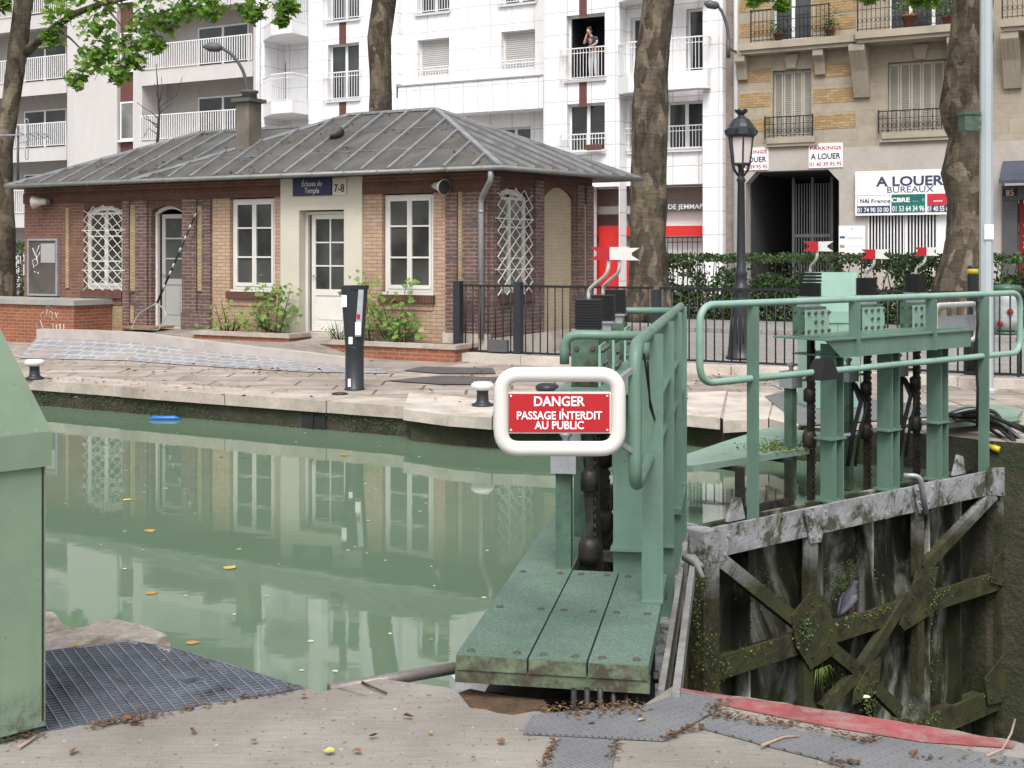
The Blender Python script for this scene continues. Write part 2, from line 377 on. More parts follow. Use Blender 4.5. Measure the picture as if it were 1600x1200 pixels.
b_slab = BR('stone_slabs', (.42, .37, .33), (.33, .29, .255), (.13, .10, .08), bw=1.15, bh=.55, ms=.02, var=.32, dirt=(.20, .15, .12), damt=(.42, .66), bump=.7)
b_tile = BR('white_facade_panels', (.86, .85, .86), (.82, .815, .83), (.46, .45, .46), bw=.92, bh=.78, ms=.014, var=.06, streak=(.56, .55, .55), bump=.2, off=0, rough=.6)
b_tile_v = BR('white_upright_panels', (.86, .85, .86), (.82, .815, .83), (.48, .47, .48), bw=.62, bh=2.6, ms=.014, var=.06, streak=(.56, .55, .55), bump=.2, off=0, rough=.6)
b_ashlar = BR('limestone_blocks', (.385, .335, .262), (.35, .305, .24), (.28, .24, .185), bw=1.1, bh=.44, ms=.008, var=.16, dirt=(.27, .23, .18), damt=(.5, .78), bump=.25)
m_limestone = M('limestone', (.375, .33, .26), .85, var=.12, scale=.8, fine=12, bump=.2, dirt=(.25, .225, .18), dscale=.6, damt=(.5, .75))
m_render_pale = M('pale_old_render', (.42, .385, .355), .9, var=.12, scale=.7, fine=9, bump=.2, dirt=(.38, .33, .29), dscale=.8, damt=(.5, .62))
m_concrete_wh = M('white_concrete', (.56, .54, .535), .85, var=.08, scale=.5, fine=8, bump=.1, dirt=(.47, .45, .43), dscale=.5, damt=(.5, .8), stretch=(1, 1, .3))
m_loggia = M('grey_loggia_render', (.40, .385, .365), .9, var=.08, bump=.05)
m_brown_panel = M('oxblood_panel', (.13, .05, .045), .6, var=.1, bump=.02)
m_rail_white = M('white_railing', (.76, .76, .77), .5, var=.04, bump=0)
m_shutter_grey = M('roller_shutter', (.50, .49, .48), .55, var=.05, bump=0)
m_shutter_wood = M('grey_louvre_shutter', (.30, .275, .235), .8, var=.12, bump=.1)
m_shutter_lt = M('pale_shutter_frame', (.44, .41, .36), .75, var=.1, bump=.05)
m_red_shop = M('bright_red_panel', (.62, .03, .025), .5, var=.06, bump=0)
m_pinkwall = M('dusty_pink_wall', (.50, .40, .37), .85, var=.05, bump=.05)
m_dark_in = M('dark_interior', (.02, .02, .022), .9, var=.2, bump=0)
m_dgrey = M('dark_grey_panel', (.085, .085, .09), .5, var=.1, bump=0)
def glass(name, c, rough=.03, var=.5, sc_=1.2):
    t = NT(name); col = t.ramp(t.noise(sc_, 3, .5), [(.35, sc(c, 1-var)), (.7, sc(c, 1+var*1.5))])
    return t.set(col, rough, 0, .6)
m_glass = glass('dark_window_glass', (.05, .053, .05))
m_glass_far = glass('far_window_glass', (.028, .032, .033), .06, .7, .6)
m_glass_grey = glass('grey_curtained_glass', (.16, .16, .15), .08, .3)
m_lampglass = M('milky_lamp_glass', (.62, .55, .54), .25, var=.06, bump=0)
def bark():
    t = NT('plane_bark'); v = t.coords(scale=(1, 1, .35)); vo = t.n('ShaderNodeTexVoronoi'); vo.inputs['Scale'].default_value = 6.5; vo.inputs['Randomness'].default_value = 1; wv = t.n('ShaderNodeMixRGB'); wv.inputs[0].default_value = .12; t.l(t.coords(scale=(1, 1, .45)), wv.inputs[1])
    nz = t.n('ShaderNodeTexNoise'); nz.inputs['Scale'].default_value = 5; t.l(t.tc.outputs['Object'], nz.inputs[0]); t.l(nz.outputs['Color'], wv.inputs[2]); t.l(wv.outputs[0], vo.inputs['Vector']); vs_ = t.n('ShaderNodeSeparateXYZ'); t.l(vo.outputs['Color'], vs_.inputs[0])
    a = t.noise(3.2, 7, .7, v, .5)
    col = t.ramp(a, [(.3, (.040, .031, .024)), (.45, (.084, .066, .050)), (.58, (.128, .104, .078)), (.74, (.20, .17, .125))])
    col = t.mixc(t.ramp(t.noise(1.7, 5, .7), [(.52, 0.0), (.62, .7)]), col, (.115, .105, .062))
    col = t.mixc(1.0, col, t.ramp(vs_.outputs[0], [(.2, .62), (.55, 1.0), (.9, 1.5)]), 'MULTIPLY')
    v2 = t.coords(scale=(1, 1, 5)); k = t.noise(4, 5, .7, v2, .4)
    col = t.mixc(1.0, col, t.ramp(k, [(.3, .6), (.6, 1.1)]), 'MULTIPLY')
    t.bump(t.mixc(.5, a, k), .8, .03)
    return t.set(col, .9, 0, .2)
m_bark = bark()
def leafm(name, c, tr=.35):
    t = NT(name); col = t.ramp(t.noise(2.5, 3, .6), [(.3, sc(c, .7)), (.7, sc(c, 1.3))])
    t.set(col, .5, 0, .35)
    tb = t.n('ShaderNodeBsdfTranslucent'); t.l(t.mixc(1.0, col, (.9, 1.0, .35), 'MULTIPLY'), tb.inputs[0])
    mx = t.n('ShaderNodeMixShader'); mx.inputs[0].default_value = tr
    t.l(t.b.outputs[0], mx.inputs[1]); t.l(tb.outputs[0], mx.inputs[2]); t.l(mx.outputs[0], t.out.inputs[0])
    return t.m
m_leaf = [leafm('plane_leaf_light', (.28, .42, .11), .55), leafm('plane_leaf_mid', (.17, .31, .06), .55), leafm('plane_leaf_dark', (.085, .18, .045), .45)]
m_hedge = [leafm('hedge_leaf_light', (.085, .15, .038), .3), leafm('hedge_leaf_mid', (.045, .085, .025), .3), leafm('hedge_leaf_dark', (.026, .05, .018), .2)]
m_shrub = [leafm('mallow_leaf_light', (.24, .38, .085), .45), leafm('mallow_leaf_mid', (.155, .28, .065), .4), leafm('mallow_leaf_dark', (.09, .18, .045), .35)]
m_moss = [leafm('moss_light', (.115, .165, .03), .2), leafm('moss_dark', (.035, .055, .018), .2)]
m_twig = M('brown_twig', (.06, .045, .035), .9, var=.2, bump=.2)
m_leafdry = [M('dry_leaf_ochre', (.42, .24, .06), .7, var=.2, bump=0), M('dry_leaf_brown', (.20, .095, .045), .8, var=.3, bump=0), M('dry_leaf_yellow', (.50, .42, .10), .7, var=.2, bump=0), M('leaf_pale', (.55, .52, .42), .7, var=.2, bump=0)]
# ------------------------------------------------------------------ the setting: quays, water, street
def xy(p): return (p[0], p[1])
WL = -.34
def water_mat():
    t = NT('canal_water')
    col = t.ramp(t.noise(.35, 4, .6), [(.3, (.104, .160, .105)), (.7, (.122, .180, .121))])
    t.set(col, .025, 0, .5); t.b.inputs['IOR'].default_value = 1.30
    a = t.noise(1.6, 3, .55, t.coords(scale=(1, 1.6, 1))); b = t.noise(7, 2, .5)
    t.bump(t.mixc(.12, a, b), .018, .05)
    return t.m
m_water = water_mat()
m_water_low = M('dark_lock_water', (.02, .03, .02), .08, bump=.1)

NL = Fr((.56, 5.0), R(10.05)); FL = Fr((1.385, 9.0), R(50.8))
q = MB()
wp = [xy(CAN.p(-90, 2.2)), xy(CAN.p(-3.2, 2.2)), xy(NL.p(-1.2, .2)), xy(NL.p(4.05, .2)), xy(FL.p(0, .3)), xy(FL.p(4.6, .3)), xy(CAN.p(-1.9, 13.2)), xy(CAN.p(-90, 13.2))]
q.poly([(x, y, WL) for x, y in wp]); tag(q.build('canal_water', m_water), kind='structure')
q = MB(); q.poly([CAN.p(-7, 4, -3.4), CAN.p(70, 4, -3.4), CAN.p(70, 13, -3.4), CAN.p(-7, 13, -3.4)]); tag(q.build('lock_water', m_water_low), kind='structure')

edge = [(72,1143),(200,1123),(330,1100),(440,1082),(476,1075),(500,1080),(540,1074),(590,1061),(640,1067),(700,1073),(716,1082),(733,1105),(800,1117),(835,1112),(900,1112),(1003,1103),(1050,1074),(1130,1086),(1200,1095),(1330,1115),(1450,1135),(1590,1159)]
random.seed(3)
ep = []
for i in range(len(edge)-1):
    (x0, y0), (x1, y1) = edge[i], edge[i+1]; n = max(1, int(abs(x1-x0)/22))
    for k in range(n):
        f = k/n; ep.append(xy(G(x0+(x1-x0)*f+random.uniform(-2, 2), y0+(y1-y0)*f+random.uniform(-1.6, 1.6))))
ep.append(xy(G(1590, 1159)))
pts = [xy(CAN.p(-300, 4.1)), xy(CAN.p(-5.4, 4.1)), xy(CAN.p(-5.4, 3.2)), xy(G(-120, 1176))] + ep + [xy(CAN.p(.1, 4.78)), xy(CAN.p(120, 4.78)), xy(CAN.p(120, -300)), xy(CAN.p(-300, -300))]
q = MB(); q.prism(pts, -4, 0, 0, 1); tag(q.build('near_quay', [m_concrete, m_stone_wet]), kind='structure')
q = MB(); led = [(-120,1176),(72,1143),(476,1075),(300,1020),(-60,1020)]
q.prism([xy(G(*p)) for p in led], -4, -.26); tag(q.build('quay_recess', m_stone_wet), kind='structure')
fr = [(1050,1075),(1130,1087),(1200,1097),(1330,1117),(1450,1137),(1588,1161)]; bk = [(1582,1171),(1440,1161),(1300,1138),(1180,1114),(1120,1101),(1064,1083)]
q = MB()
for i in range(5):
    j = 5-i; a, b, c, d = fr[i], fr[i+1], bk[j-1], bk[j]
    q.poly([Vector(G(*p))+Vector((0, 0, .004)) for p in (d, c, b, a)])
tag(q.build('painted_edge_line', m_red_edge), kind='structure')

s_end0 = st(G(628, 638))[0]
far = [xy(CAN.p(-90, 11.84)), xy(CAN.p(s_end0, 11.84)), xy(G(642,641)), xy(G(700,646)), xy(G(770,650)), xy(G(900,655)), xy(G(1000,652)), xy(G(1070,646)), xy(G(1125,651)), xy(G(1131,657)), xy(G(1200,653)), xy(G(1240,666)), xy(CAN.p(-2.2, 12.5)), xy(CAN.p(-1.75, 12.32)), xy(CAN.p(120, 12.32)), xy(CAN.p(120, 26)), xy(CAN.p(-90, 26))]
q = MB(); q.prism(far, -4, 0, 0, 1); tag(q.build('far_quay', [b_slab, m_stone_wet]), kind='structure')
# coping: big worn blocks along the water
q = MB(); random.seed(5); s = -40
s_end = st(G(628, 638))[0]
while s < s_end:
    e = min(s+random.uniform(1.5, 2.3), s_end); j = random.uniform(-.02, .02)
    q.box(CAN, s+.006, e-.006, 11.78+j, 12.42, -.13, .008+random.uniform(-.004, .006)); s = e
tag(q.build('quay_coping', m_coping, bevel=.03), kind='structure')
q = MB()
for pts in ([(630,641),(700,650),(768,655),(775,628),(640,612)], [(770,655),(900,659),(1000,656),(1000,628),(778,628)], [(1003,655),(1066,650),(1070,620),(1000,625)], [(1072,650),(1125,655),(1135,612),(1075,615)], [(1130,660),(1200,656),(1210,615),(1138,614)], [(1202,656),(1245,668),(1290,640),(1214,615)]):
    q.prism([xy(G(*p)) for p in pts], -.11, .012)
tag(q.build('lock_head_stones', m_stone, bevel=.04), kind='structure')
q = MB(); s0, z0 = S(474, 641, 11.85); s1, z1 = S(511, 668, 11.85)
q.box(CAN, s0, s1, 11.815, 12.1, z1-.08, z0); q.bar(CAN.p((s0+s1)/2, 11.80, z0-.02), CAN.p((s0+s1)/2, 11.80, z1-.05), .02)  # dark box on the wall face, its colour gives the shade of a hole
tag(q.build('painted_drain_opening', m_dark_in), kind='structure')
m_asphalt = M('patched_asphalt', (.095, .088, .085), .9, var=.2, fine=90, bump=.4)
q = MB()
for pts in ([(602,596),(690,588),(780,591),(768,602),(690,602)], [(630,580),(660,574),(770,576),(775,585),(690,585)]):
    q.poly([Vector(G(*p))+Vector((0, 0, .014)) for p in pts[::-1]])
tag(q.build('asphalt_path', m_asphalt), kind='structure')
q = MB(); q.poly([CAN.p(-11, 17.5, .005), CAN.p(120, 17.5, .005), CAN.p(120, 26, .005), CAN.p(-11, 26, .005)]); tag(q.build('paved_footpath', b_pave), kind='structure')
q = MB(); q.poly([CAN.p(-400, 26, -.01), CAN.p(400, 26, -.01), CAN.p(400, 500, -.01), CAN.p(-400, 500, -.01)]); tag(q.build('street_road', m_asphalt), kind='structure')
q = MB(); q.box(CAN, -60, 60, 26, 31, -.01, .10); tag(q.build('street_pavement', b_pave), kind='structure')
q = MB(); q.box(CAN, -90, 90, 35.5, 60, -.01, .12); tag(q.build('facade_pavement', b_pave), kind='structure')
# kerb under the railing
sp, _ = S(716, 560, 17.3)
q = MB(); s = sp+.12; random.seed(11)
while s < 14:
    e = s+random.uniform(.9, 1.4); q.box(CAN, s+.005, e-.005, 17.12+random.uniform(-.02, .02), 17.55, -.02, .13+random.uniform(-.015, .015)); s = e
tag(q.build('stone_kerb', m_stone, bevel=.025), kind='structure')

# ramp in front of the house
TH = 17.7
q = MB()
L_ = lambda x, y, z: G(x, y, z)
curb_t = 15.05
cu = [(57,514),(140,516),(220,520),(300,531),(400,543),(470,550),(540,559)]
cl = [(57,528),(140,531),(220,536),(300,546),(400,557),(470,564),(540,572)]
top = [CAN.p(S(x, y, curb_t)[0], curb_t, max(.03, S(x, y, curb_t)[1])) for x, y in cu]
low = [CAN.p(S(x, y, curb_t)[0], curb_t, S(x, y, curb_t)[1]) for x, y in cl]
tb = [Vector((p.x+CAN.y.x*.14, p.y+CAN.y.y*.14, p.z)) for p in top]
mc = M('pale_ramp_concrete', (.42, .385, .36), .85, var=.12, fine=60, bump=.2, dirt=(.36, .31, .27))
for i in range(len(top)-1):
    q.poly([low[i], low[i+1], top[i+1], top[i]]); q.poly([top[i], top[i+1], tb[i+1], tb[i]])
    d = Vector((0, 0, -.16)); q.poly([tb[i], tb[i+1], tb[i+1]+d, tb[i]+d])
dn = Vector((0, 0, -.5)); q.poly([top[0], tb[0], tb[0]+dn, low[0]+dn, low[0]])
tag(q.build('ramp_kerb', mc), kind='structure')
q = MB(); bot = [G(x, y, .012) for x, y in ((30,559),(110,561),(200,563),(290,570),(390,576),(480,581),(606,583))]
bot[0].z = .012
cob = low+[G(604, 578, .02)]; bot2 = bot+[G(607, 582, .012)]
for i in range(len(low)-1):
    u = i*.9; q.poly([bot[i], bot[i+1], low[i+1], low[i]], 0, [(st(bot[i])[0], 0), (st(bot[i+1])[0], 0), (st(low[i+1])[0], .75), (st(low[i])[0], .75)])
q.poly([bot[-1], G(600, 576, .012), low[-1]], 0, [(0, 0), (.5, .3), (0, .7)])
q.poly([low[0], low[0]+dn, bot[0]])
tag(q.build('cobbled_slope', b_cobble), kind='structure')
q = MB(); cols = []
pl0, pl1 = S(303, HY, 17.05)[0], S(452, HY, 17.05)[0]; pr0 = S(503, HY, 16.92)[0]
sc_ = [st(p)[0] for p in top]; zc_ = [p.z for p in top]
ss = [sc_[0]+(sc_[-1]-sc_[0])*i/30 for i in range(31)]+[sc_[-1]+.3, sc_[-1]+.9]
def zcurb(x):
    if x <= sc_[0]: return zc_[0]
    for i in range(len(sc_)-1):
        if x <= sc_[i+1]: return zc_[i]+(zc_[i+1]-zc_[i])*(x-sc_[i])/(sc_[i+1]-sc_[i])
    return max(.05, zc_[-1]-(x-sc_[-1])*.22)
for x in ss:
    z0 = min(.30, zcurb(x)-.06); zr = .265 if x < pl0-.1 else .185 if x < pl1+.1 else .235
    if x > pr0-.05: k = max(0, 1-(x-pr0)/1.3); z0 *= k; zr = .2*k*k
    rows = [(15.17, max(z0, .004)), (15.7, max(.72*z0+.28*zr, .004)), (16.3, max(.3*z0+.7*zr, .004)), (16.9, max(zr, .004)), (17.3, max(zr+.02, .004)), (TH+.05, max(zr+.045, .004))]
    cols.append([CAN.p(x, t, z) for t, z in rows])
for j in range(5): q.poly([cols[0][j], cols[0][j+1], cols[0][j+1]+dn, cols[0][j]+dn])
for a, b in zip(cols, cols[1:]):
    for j in range(5): q.poly([a[j], b[j], b[j+1], a[j+1]])
tag(q.build('ramp_landing', M('ramp_concrete', (.27, .235, .21), .9, var=.22, fine=50, bump=.3, dirt=(.16, .12, .095))), kind='structure')
# ------------------------------------------------------------------ lock keeper's house
xs = lambda x: S(x, HY, TH)[0]
zt = lambda x, y: S(x, y, TH)[1]
ZE, ZS = 3.12, 2.76
sL, sC = xs(38), xs(765)
house = thing('lock_house', 'low brick lock keeper house with grey zinc hipped roof and white windows beside the canal', 'house', CAN.p(sC, TH, 0))
MATS = [b_red, b_dark, b_pink, b_soldier, m_cream, b_yellow, b_cream, b_orange, m_stone]
RED, DARK, PINK, SOL, CREAM, YEL, CRB, ORA, STO = range(9)
wl = MB()
def archpoly(a, b, zs, rise, ztop, n=8):
    pts = [(a, ztop), (a, zs)]
    for i in range(1, n): f = i/n; pts.append((a+(b-a)*f, zs+rise*4*f*(1-f)))
    return pts+[(b, zs), (b, ztop)]
def col(a, b, mi, z0=0, z1=ZS, t0=TH, t1=TH+.32): wl.box(CAN, a, b, t0, t1, z0, z1, mi)
def opening(a, b, zb, zs, mi, rise=0, below=None, sill=True):
    if zb > .36:
        if below is not None:
            col(a, b, below, 0, zb-.30); wl.box(CAN, a, b, TH-.02, TH+.32, zb-.30, zb-.17, mi)
        else: col(a, b, mi, 0, zb-.17)
        wl.box(CAN, a-.04, b+.04, TH-.07, TH+.32, zb-.17, zb-.04, SOL)
        wl.box(CAN, a, b, TH+.02, TH+.32, zb-.04, zb, mi)
    else: col(a, b, STO, 0, zb)
    if rise: wl.xz(CAN, archpoly(a, b, zs, rise, ZS), TH, TH+.32, SOL)
    elif zs < ZS-.01: col(a, b, SOL, zs, ZS)
W1 = (xs(131), xs(191)); D1 = (xs(236), xs(284)); W2 = (xs(359), xs(429)); CR = (xs(441), xs(568)); D2 = (xs(470), xs(540)); W3 = (xs(597), xs(677))
zb1, zb3 = zt(160, 452), zt(637, 457); zs1 = zt(160, 330); ztop3 = zt(637, 300); dz = .34
col(sL, W1[0], RED); opening(*W1, zb1, zs1, RED, .12, below=YEL)
col(W1[1], D1[0], DARK); opening(*D1, dz, zt(260, 330), DARK, .11)
col(D1[1], xs(332), DARK); col(xs(332), W2[0], PINK); opening(*W2, zb3, ZS, PINK, below=PINK); col(W2[1], CR[0], PINK)
col(CR[0], D2[0], CREAM, 0, ZE-.02, TH-.05); col(D2[1], CR[1], CREAM, 0, ZE-.02, TH-.05); wl.box(CAN, D2[0], D2[1], TH-.05, TH+.32, zt(505, 328), ZE-.02, CREAM); col(D2[0], D2[1], STO, 0, dz, TH-.05)
col(CR[1], W3[0], PINK); opening(*W3, zb3, ZS, PINK, below=PINK); col(W3[1], xs(697), PINK); col(xs(697), sC, DARK)
# frieze of darker brick, string course, pilasters with yellow strips
for a, b in ((sL, CR[0]), (CR[1], sC)):
    wl.box(CAN, a, b, TH-.03, TH+.32, ZS, ZS+.20, SOL); wl.box(CAN, a, b, TH-.012, TH+.32, ZS+.20, ZE-.02, RED)
for a, b in ((194, 204), (214, 232), (287, 309), (318, 331), (698, 716), (724, 764)):
    wl.box(CAN, xs(a), xs(b), TH-.05, TH-.001, .30, ZS, DARK)
for x0, x1, y0, y1 in ((104, 109, 325, 450), (205, 213, 320, 455), (205, 211, 478, 505), (310, 317, 322, 455), (717, 723, 300, 530)):
    wl.box(CAN, xs(x0), xs(x1), TH-.03, TH-.001, max(.3, zt(x0, y1)), zt(x0, y0), YEL)
wl.box(CAN, xs(697)-.02, sC+.02, TH-.08, TH-.001, 0, .42, STO)
wl.box(CAN, xs(287), xs(331), TH-.08, TH-.052, .2, .62, DARK)
fw = wl.build('front_wall', MATS, house)
# end wall towards the gate (u = along t)
TB = TH+3.9
SID = Fr(CAN.p(sC, TH, 0).xy, math.atan2(CAN.y.x, CAN.y.y))     # x along t, y towards the house inside
su = lambda x, y=HY: on(SID, x, y, 0)
wl = MB()
def scol(a, b, mi, z0=0, z1=3.02, y0=0, y1=.3): wl.box(SID, a, b, y0, y1, z0, z1, mi)
wa, wb = su(776)[0], su(829)[0]; ba, bb = su(850)[0], su(897)[0]; ue = 3.9
zsb, zst = su(800, 458)[1], su(800, 306)[1]; ZQ = 3.02
scol(.001, wa, DARK, y0=.001); scol(wa, wb, DARK, 0, zsb-.15); wl.box(SID, wa-.04, wb+.04, -.06, .3, zsb-.15, zsb-.02, SOL); scol(wa, wb, DARK, zsb-.02, zsb, .03)
wl.xz(SID, archpoly(wa, wb, zst, .14, ZQ), 0, .3, SOL)
scol(wb, ba, DARK); scol(ba, bb, CRB, .30, ZQ-.03, .06); scol(ba, bb, STO, 0, .30)
wl.xz(SID, archpoly(ba, bb, 2.74, .20, ZQ), 0, .06, SOL); scol(ba, bb, DARK, ZQ-.03, ZQ, .06)
scol(bb, ue, DARK)
scol(0, ue, SOL, ZQ, ZE+.08, -.02)
for a, b in ((.03, .28), (wb+.10, ba-.08), (bb+.05, bb+.35), (ue-.3, ue)): wl.box(SID, a, b, -.05, -.001, 0, ZQ, DARK)
wl.box(SID, bb+.38, bb+.46, -.03, -.001, .5, ZS-.1, YEL); wl.box(SID, .0, ue, -.08, -.052, 0, .35, STO)
wl.build('end_wall', MATS, house)
wl = MB(); wl.box(CAN, sL, sC-.3, TB-.3, TB, 0, ZE, DARK); wl.box(CAN, sL, sL+.3, TH+.32, TB-.3, 0, ZE, RED); wl.box(CAN, sL+.3, sC-.3, TH+.33, TB-.3, .3, .33, STO)
wl.build('rear_wall', MATS, house)
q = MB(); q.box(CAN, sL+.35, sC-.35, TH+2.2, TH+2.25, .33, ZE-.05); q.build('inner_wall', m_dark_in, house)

def casement(name, a, b, zb, ztp, t, panes=3, leaves=2, fw_=.06, mat=m_white_frame, arch=0, F=CAN, dep=.06, glassm=m_glass):
    q = MB(); g = MB(); cx = (a+b)/2
    q.box(F, a, b, t, t+dep, zb, zb+fw_); q.box(F, a, a+fw_, t, t+dep, zb+fw_, ztp); q.box(F, b-fw_, b, t, t+dep, zb+fw_, ztp)
    if arch: q.xz(F, archpoly(a+fw_, b-fw_, ztp-.07, arch-.02, ztp+arch), t, t+dep)
    else: q.box(F, a+fw_, b-fw_, t, t+dep, ztp-fw_, ztp)
    lw = (b-a-2*fw_)/leaves
    for k in range(leaves):
        la, lb = a+fw_+k*lw, a+fw_+(k+1)*lw; e = .045
        y0 = t-.012
        q.box(F, la+.003, la+e, y0, t+dep-.01, zb+fw_, ztp-.02-(0 if arch else .04)); q.box(F, lb-e, lb-.003, y0, t+dep-.01, zb+fw_, ztp-.02-(0 if arch else .04))
        q.box(F, la+e, lb-e, y0, t+dep-.01, zb+fw_, zb+fw_+e+.02); q.box(F, la+e, lb-e, y0, t+dep-.01, ztp-.02-e-(0 if arch else .04), ztp-.02-(0 if arch else .04))
        for i in range(1, panes):
            z = zb+fw_+(ztp-zb-fw_)*i/panes; q.box(F, la+e, lb-e, y0+.004, t+dep-.012, z-.014, z+.014)
        g.box(F, la+e, lb-e, t+.02, t+.03, zb+fw_+.02, ztp+(arch if arch else -.03))
    q.box(F, a-.02, b+.02, t-.06, t+dep, zb-.045, zb)
    w_ = q.build(name, mat, house, bevel=.004, seg=1); g.build('pane', glassm, w_)
    return w_
def lattice(a, b, zb, ztp, t, parent, F=CAN, n=4, cells=4, arch=.1):
    q = MB(); w_ = (b-a)/n; m = cells*2
    for k in range(n):
        for sg in (-1, 1):
            pts = []
            for i in range(m+1):
                x = a+w_*(k+.5)+sg*w_*.5*(1 if i % 2 else -1)*1.0
                f = (x-a)/(b-a); z = zb+(ztp+arch*4*max(0, f*(1-f))-zb)*i/m; pts.append(F.p(x, t, z))
            for i in range(m): q.bar(pts[i], pts[i+1], .010, .014, up=(F.y.x, F.y.y, 0))
    for i in (1, 3): q.bar(F.p(a-.06, t+.012, zb+(ztp-zb)*i/4), F.p(b+.06, t+.012, zb+(ztp-zb)*i/4), .014)
    q.build('grille', m_white_frame, parent)
w1 = casement('window', *W1, zb1, zs1, TH+.10, 3, 2, arch=.11); w1['label'] = 'arched window behind a white lattice grille'
lattice(W1[0]+.06, W1[1]+.06, zb1-.02, zs1+.02, TH-.06, w1)
q = MB(); q.box(CAN, W1[0]+.25, W1[0]+.55, TH+.127, TH+.129, zb1+.55, zb1+1.0); q.box(CAN, W1[0]+.92, W1[0]+1.14, TH+.117, TH+.1195, zb1+.55, zb1+1.0); q.build('curtain', M('ochre_curtain', (.36, .24, .10), .8), w1)
casement('window', W2[0]+.02, W2[1]-.02, zb3, ZS-.02, TH+.07); casement('window', W3[0]+.02, W3[1]-.02, zb3, ZS-.02, TH+.07)
ws = casement('window', wa, wb, zsb, zst, .10, 3, 2, arch=.12, F=SID, glassm=m_glass_grey); ws['label'] = 'arched window behind a bulging white lattice grille'
lattice(wa-.10, wb-.07, zsb-.02, zst+.03, -.08, ws, F=SID, n=4)
def door(a, b, zb, ztp, t, mat, cols, lab, split, rows=3, hinge=.05, arch=0):
    q = MB(); g = MB(); p = MB(); e = .05
    q.box(CAN, a, a+e, t, t+.07, zb, ztp); q.box(CAN, b-e, b, t, t+.07, zb, ztp)
    if arch: q.xz(CAN, archpoly(a+e, b-e, ztp-.05, arch, ztp+arch+.02), t, t+.07)
    else: q.box(CAN, a+e, b-e, t, t+.07, ztp-e, ztp)
    fr_ = q.build('door_frame', m_white_frame, house, bevel=.004, seg=1)
    a += e+hinge; b -= e; zt_ = ztp-.055; zs_ = zb+(zt_-zb)*split; st_ = .085; y = t+.02
    p.box(CAN, a, a+st_, y, y+.045, zb+.01, zt_); p.box(CAN, b-st_, b, y, y+.045, zb+.01, zt_)
    p.box(CAN, a+st_, b-st_, y, y+.045, zt_-.08, zt_); p.box(CAN, a+st_, b-st_, y, y+.045, zs_-.06, zs_+.05); p.box(CAN, a+st_, b-st_, y, y+.045, zb+.01, zb+.17)
    p.box(CAN, a+st_, b-st_, y+.015, y+.035, zb+.17, zs_-.06); p.box(CAN, a+st_+.05, b-st_-.05, y+.006, y+.015, zb+.22, zs_-.11)
    w_ = b-a-2*st_
    for k in range(1, cols): x = a+st_+w_*k/cols; p.box(CAN, x-.013, x+.013, y+.004, y+.04, zs_+.05, zt_-.08)
    for k in range(1, rows): z = zs_+.05+(zt_-.08-zs_-.05)*k/rows; p.box(CAN, a+st_, b-st_, y+.005, y+.039, z-.013, z+.013)
    d = p.build('door', mat, house, bevel=.003, seg=1); d['label'] = lab
    g.box(CAN, a+st_, b-st_, y+.02, y+.028, zs_+.05, zt_-.08); g.build('pane', m_glass, d)
    h = MB(); h.tube([CAN.p(a+.04, y-.04, zb+1.0), CAN.p(a+.14, y-.04, zb+1.0)], .01, 6); h.tube([CAN.p(a+.04, y, zb+1.0), CAN.p(a+.04, y-.04, zb+1.0)], .008, 6); h.build('handle', m_grey_steel, d)
door(*D1, dz, zt(260, 330), TH+.12, m_grey_door, 1, 'grey half glazed door under a brick arch', .40, hinge=.10, arch=.10)
door(D2[0], D2[1], dz, zt(505, 330), TH+.14, m_white_frame, 2, 'white half glazed door with six panes', .34, hinge=.07)

# roof
EV = TH-.45; RT = EV+2.37; BK = EV+5.0; sR, sM, sW = sC+.45, -17.77, -21.26
rA = CAN.p(-12.45, RT, 4.41); rB = CAN.p(-14.44, RT, 4.41); eR = CAN.p(sR, EV, ZE); eM = CAN.p(sM, EV, ZE); bR = CAN.p(sR+.12, BK+.35, 3.20); bM = CAN.p(sM, BK, ZE)
w2_ = CAN.p(-18.29, RT, 4.24); w3_ = CAN.p(-14.3, RT, 4.24); eW = CAN.p(sW, EV, ZE-.01); eW2 = CAN.p(-16.9, EV, ZE-.01); bW = CAN.p(sW, BK, ZE-.01); bW2 = CAN.p(-16.9, BK, ZE-.01)
rf = MB()
rf.poly([eM, eR, rA, rB]); rf.poly([eR, bR, rA]); rf.poly([bR, bM, rB, rA]); rf.poly([bM, eM, rB])
rf.poly([eW, eW2, w3_, w2_]); rf.poly([bW, eW, w2_]); rf.poly([bW2, bW, w2_, w3_])
d = Vector((0, 0, -.05))
for a, b in ((eW, eM), (eM, eR), (eR, bR)): rf.poly([a+d, b+d, b, a])
rf.poly([eW+d, bW+d, bR+d, eR+d], 2)
up = Vector((0, 0, .018))
def seam(a, b, w_=.05, mi=1): rf.bar(a+up, b+up, w_, .05, mi=mi)
def hit(s, tA, zA, tB_, zB, sa, sb):  return None
n = 14
for i in range(1, 15):
    s = sM+(sR-sM)*(i-.35)/14.6
    f = 1.0
    if s < -14.44: f = (s-sM)/(-14.44-sM)
    if s > -12.45: f = (sR-s)/(sR+12.45)
    if f < .06: continue
    f -= .015
    a = CAN.p(s, EV+.03, ZE+.015); b = CAN.p(s, EV+2.37*f, ZE+1.31*f)
    m_ = a.lerp(b, .5); seam(a, m_, .055); seam(m_, b, .045)
for i in range(0, 8):
    s = sW+.35+i*.56; f = min(1, (s-sW)/(2.97)); g = 1.0
    b = CAN.p(s, EV+2.37*f, ZE-.01+1.14*f)
    if s > sM:                                       # stop under the main hip
        k = (s-sM)/(-14.44-sM); 
        a = CAN.p(s, EV+2.37*k+.3, ZE+1.14*(k+.3/2.37)); 
        if k+.3/2.37 > f: continue
        seam(a, b)
    else: seam(CAN.p(s, EV+.03, ZE), b)
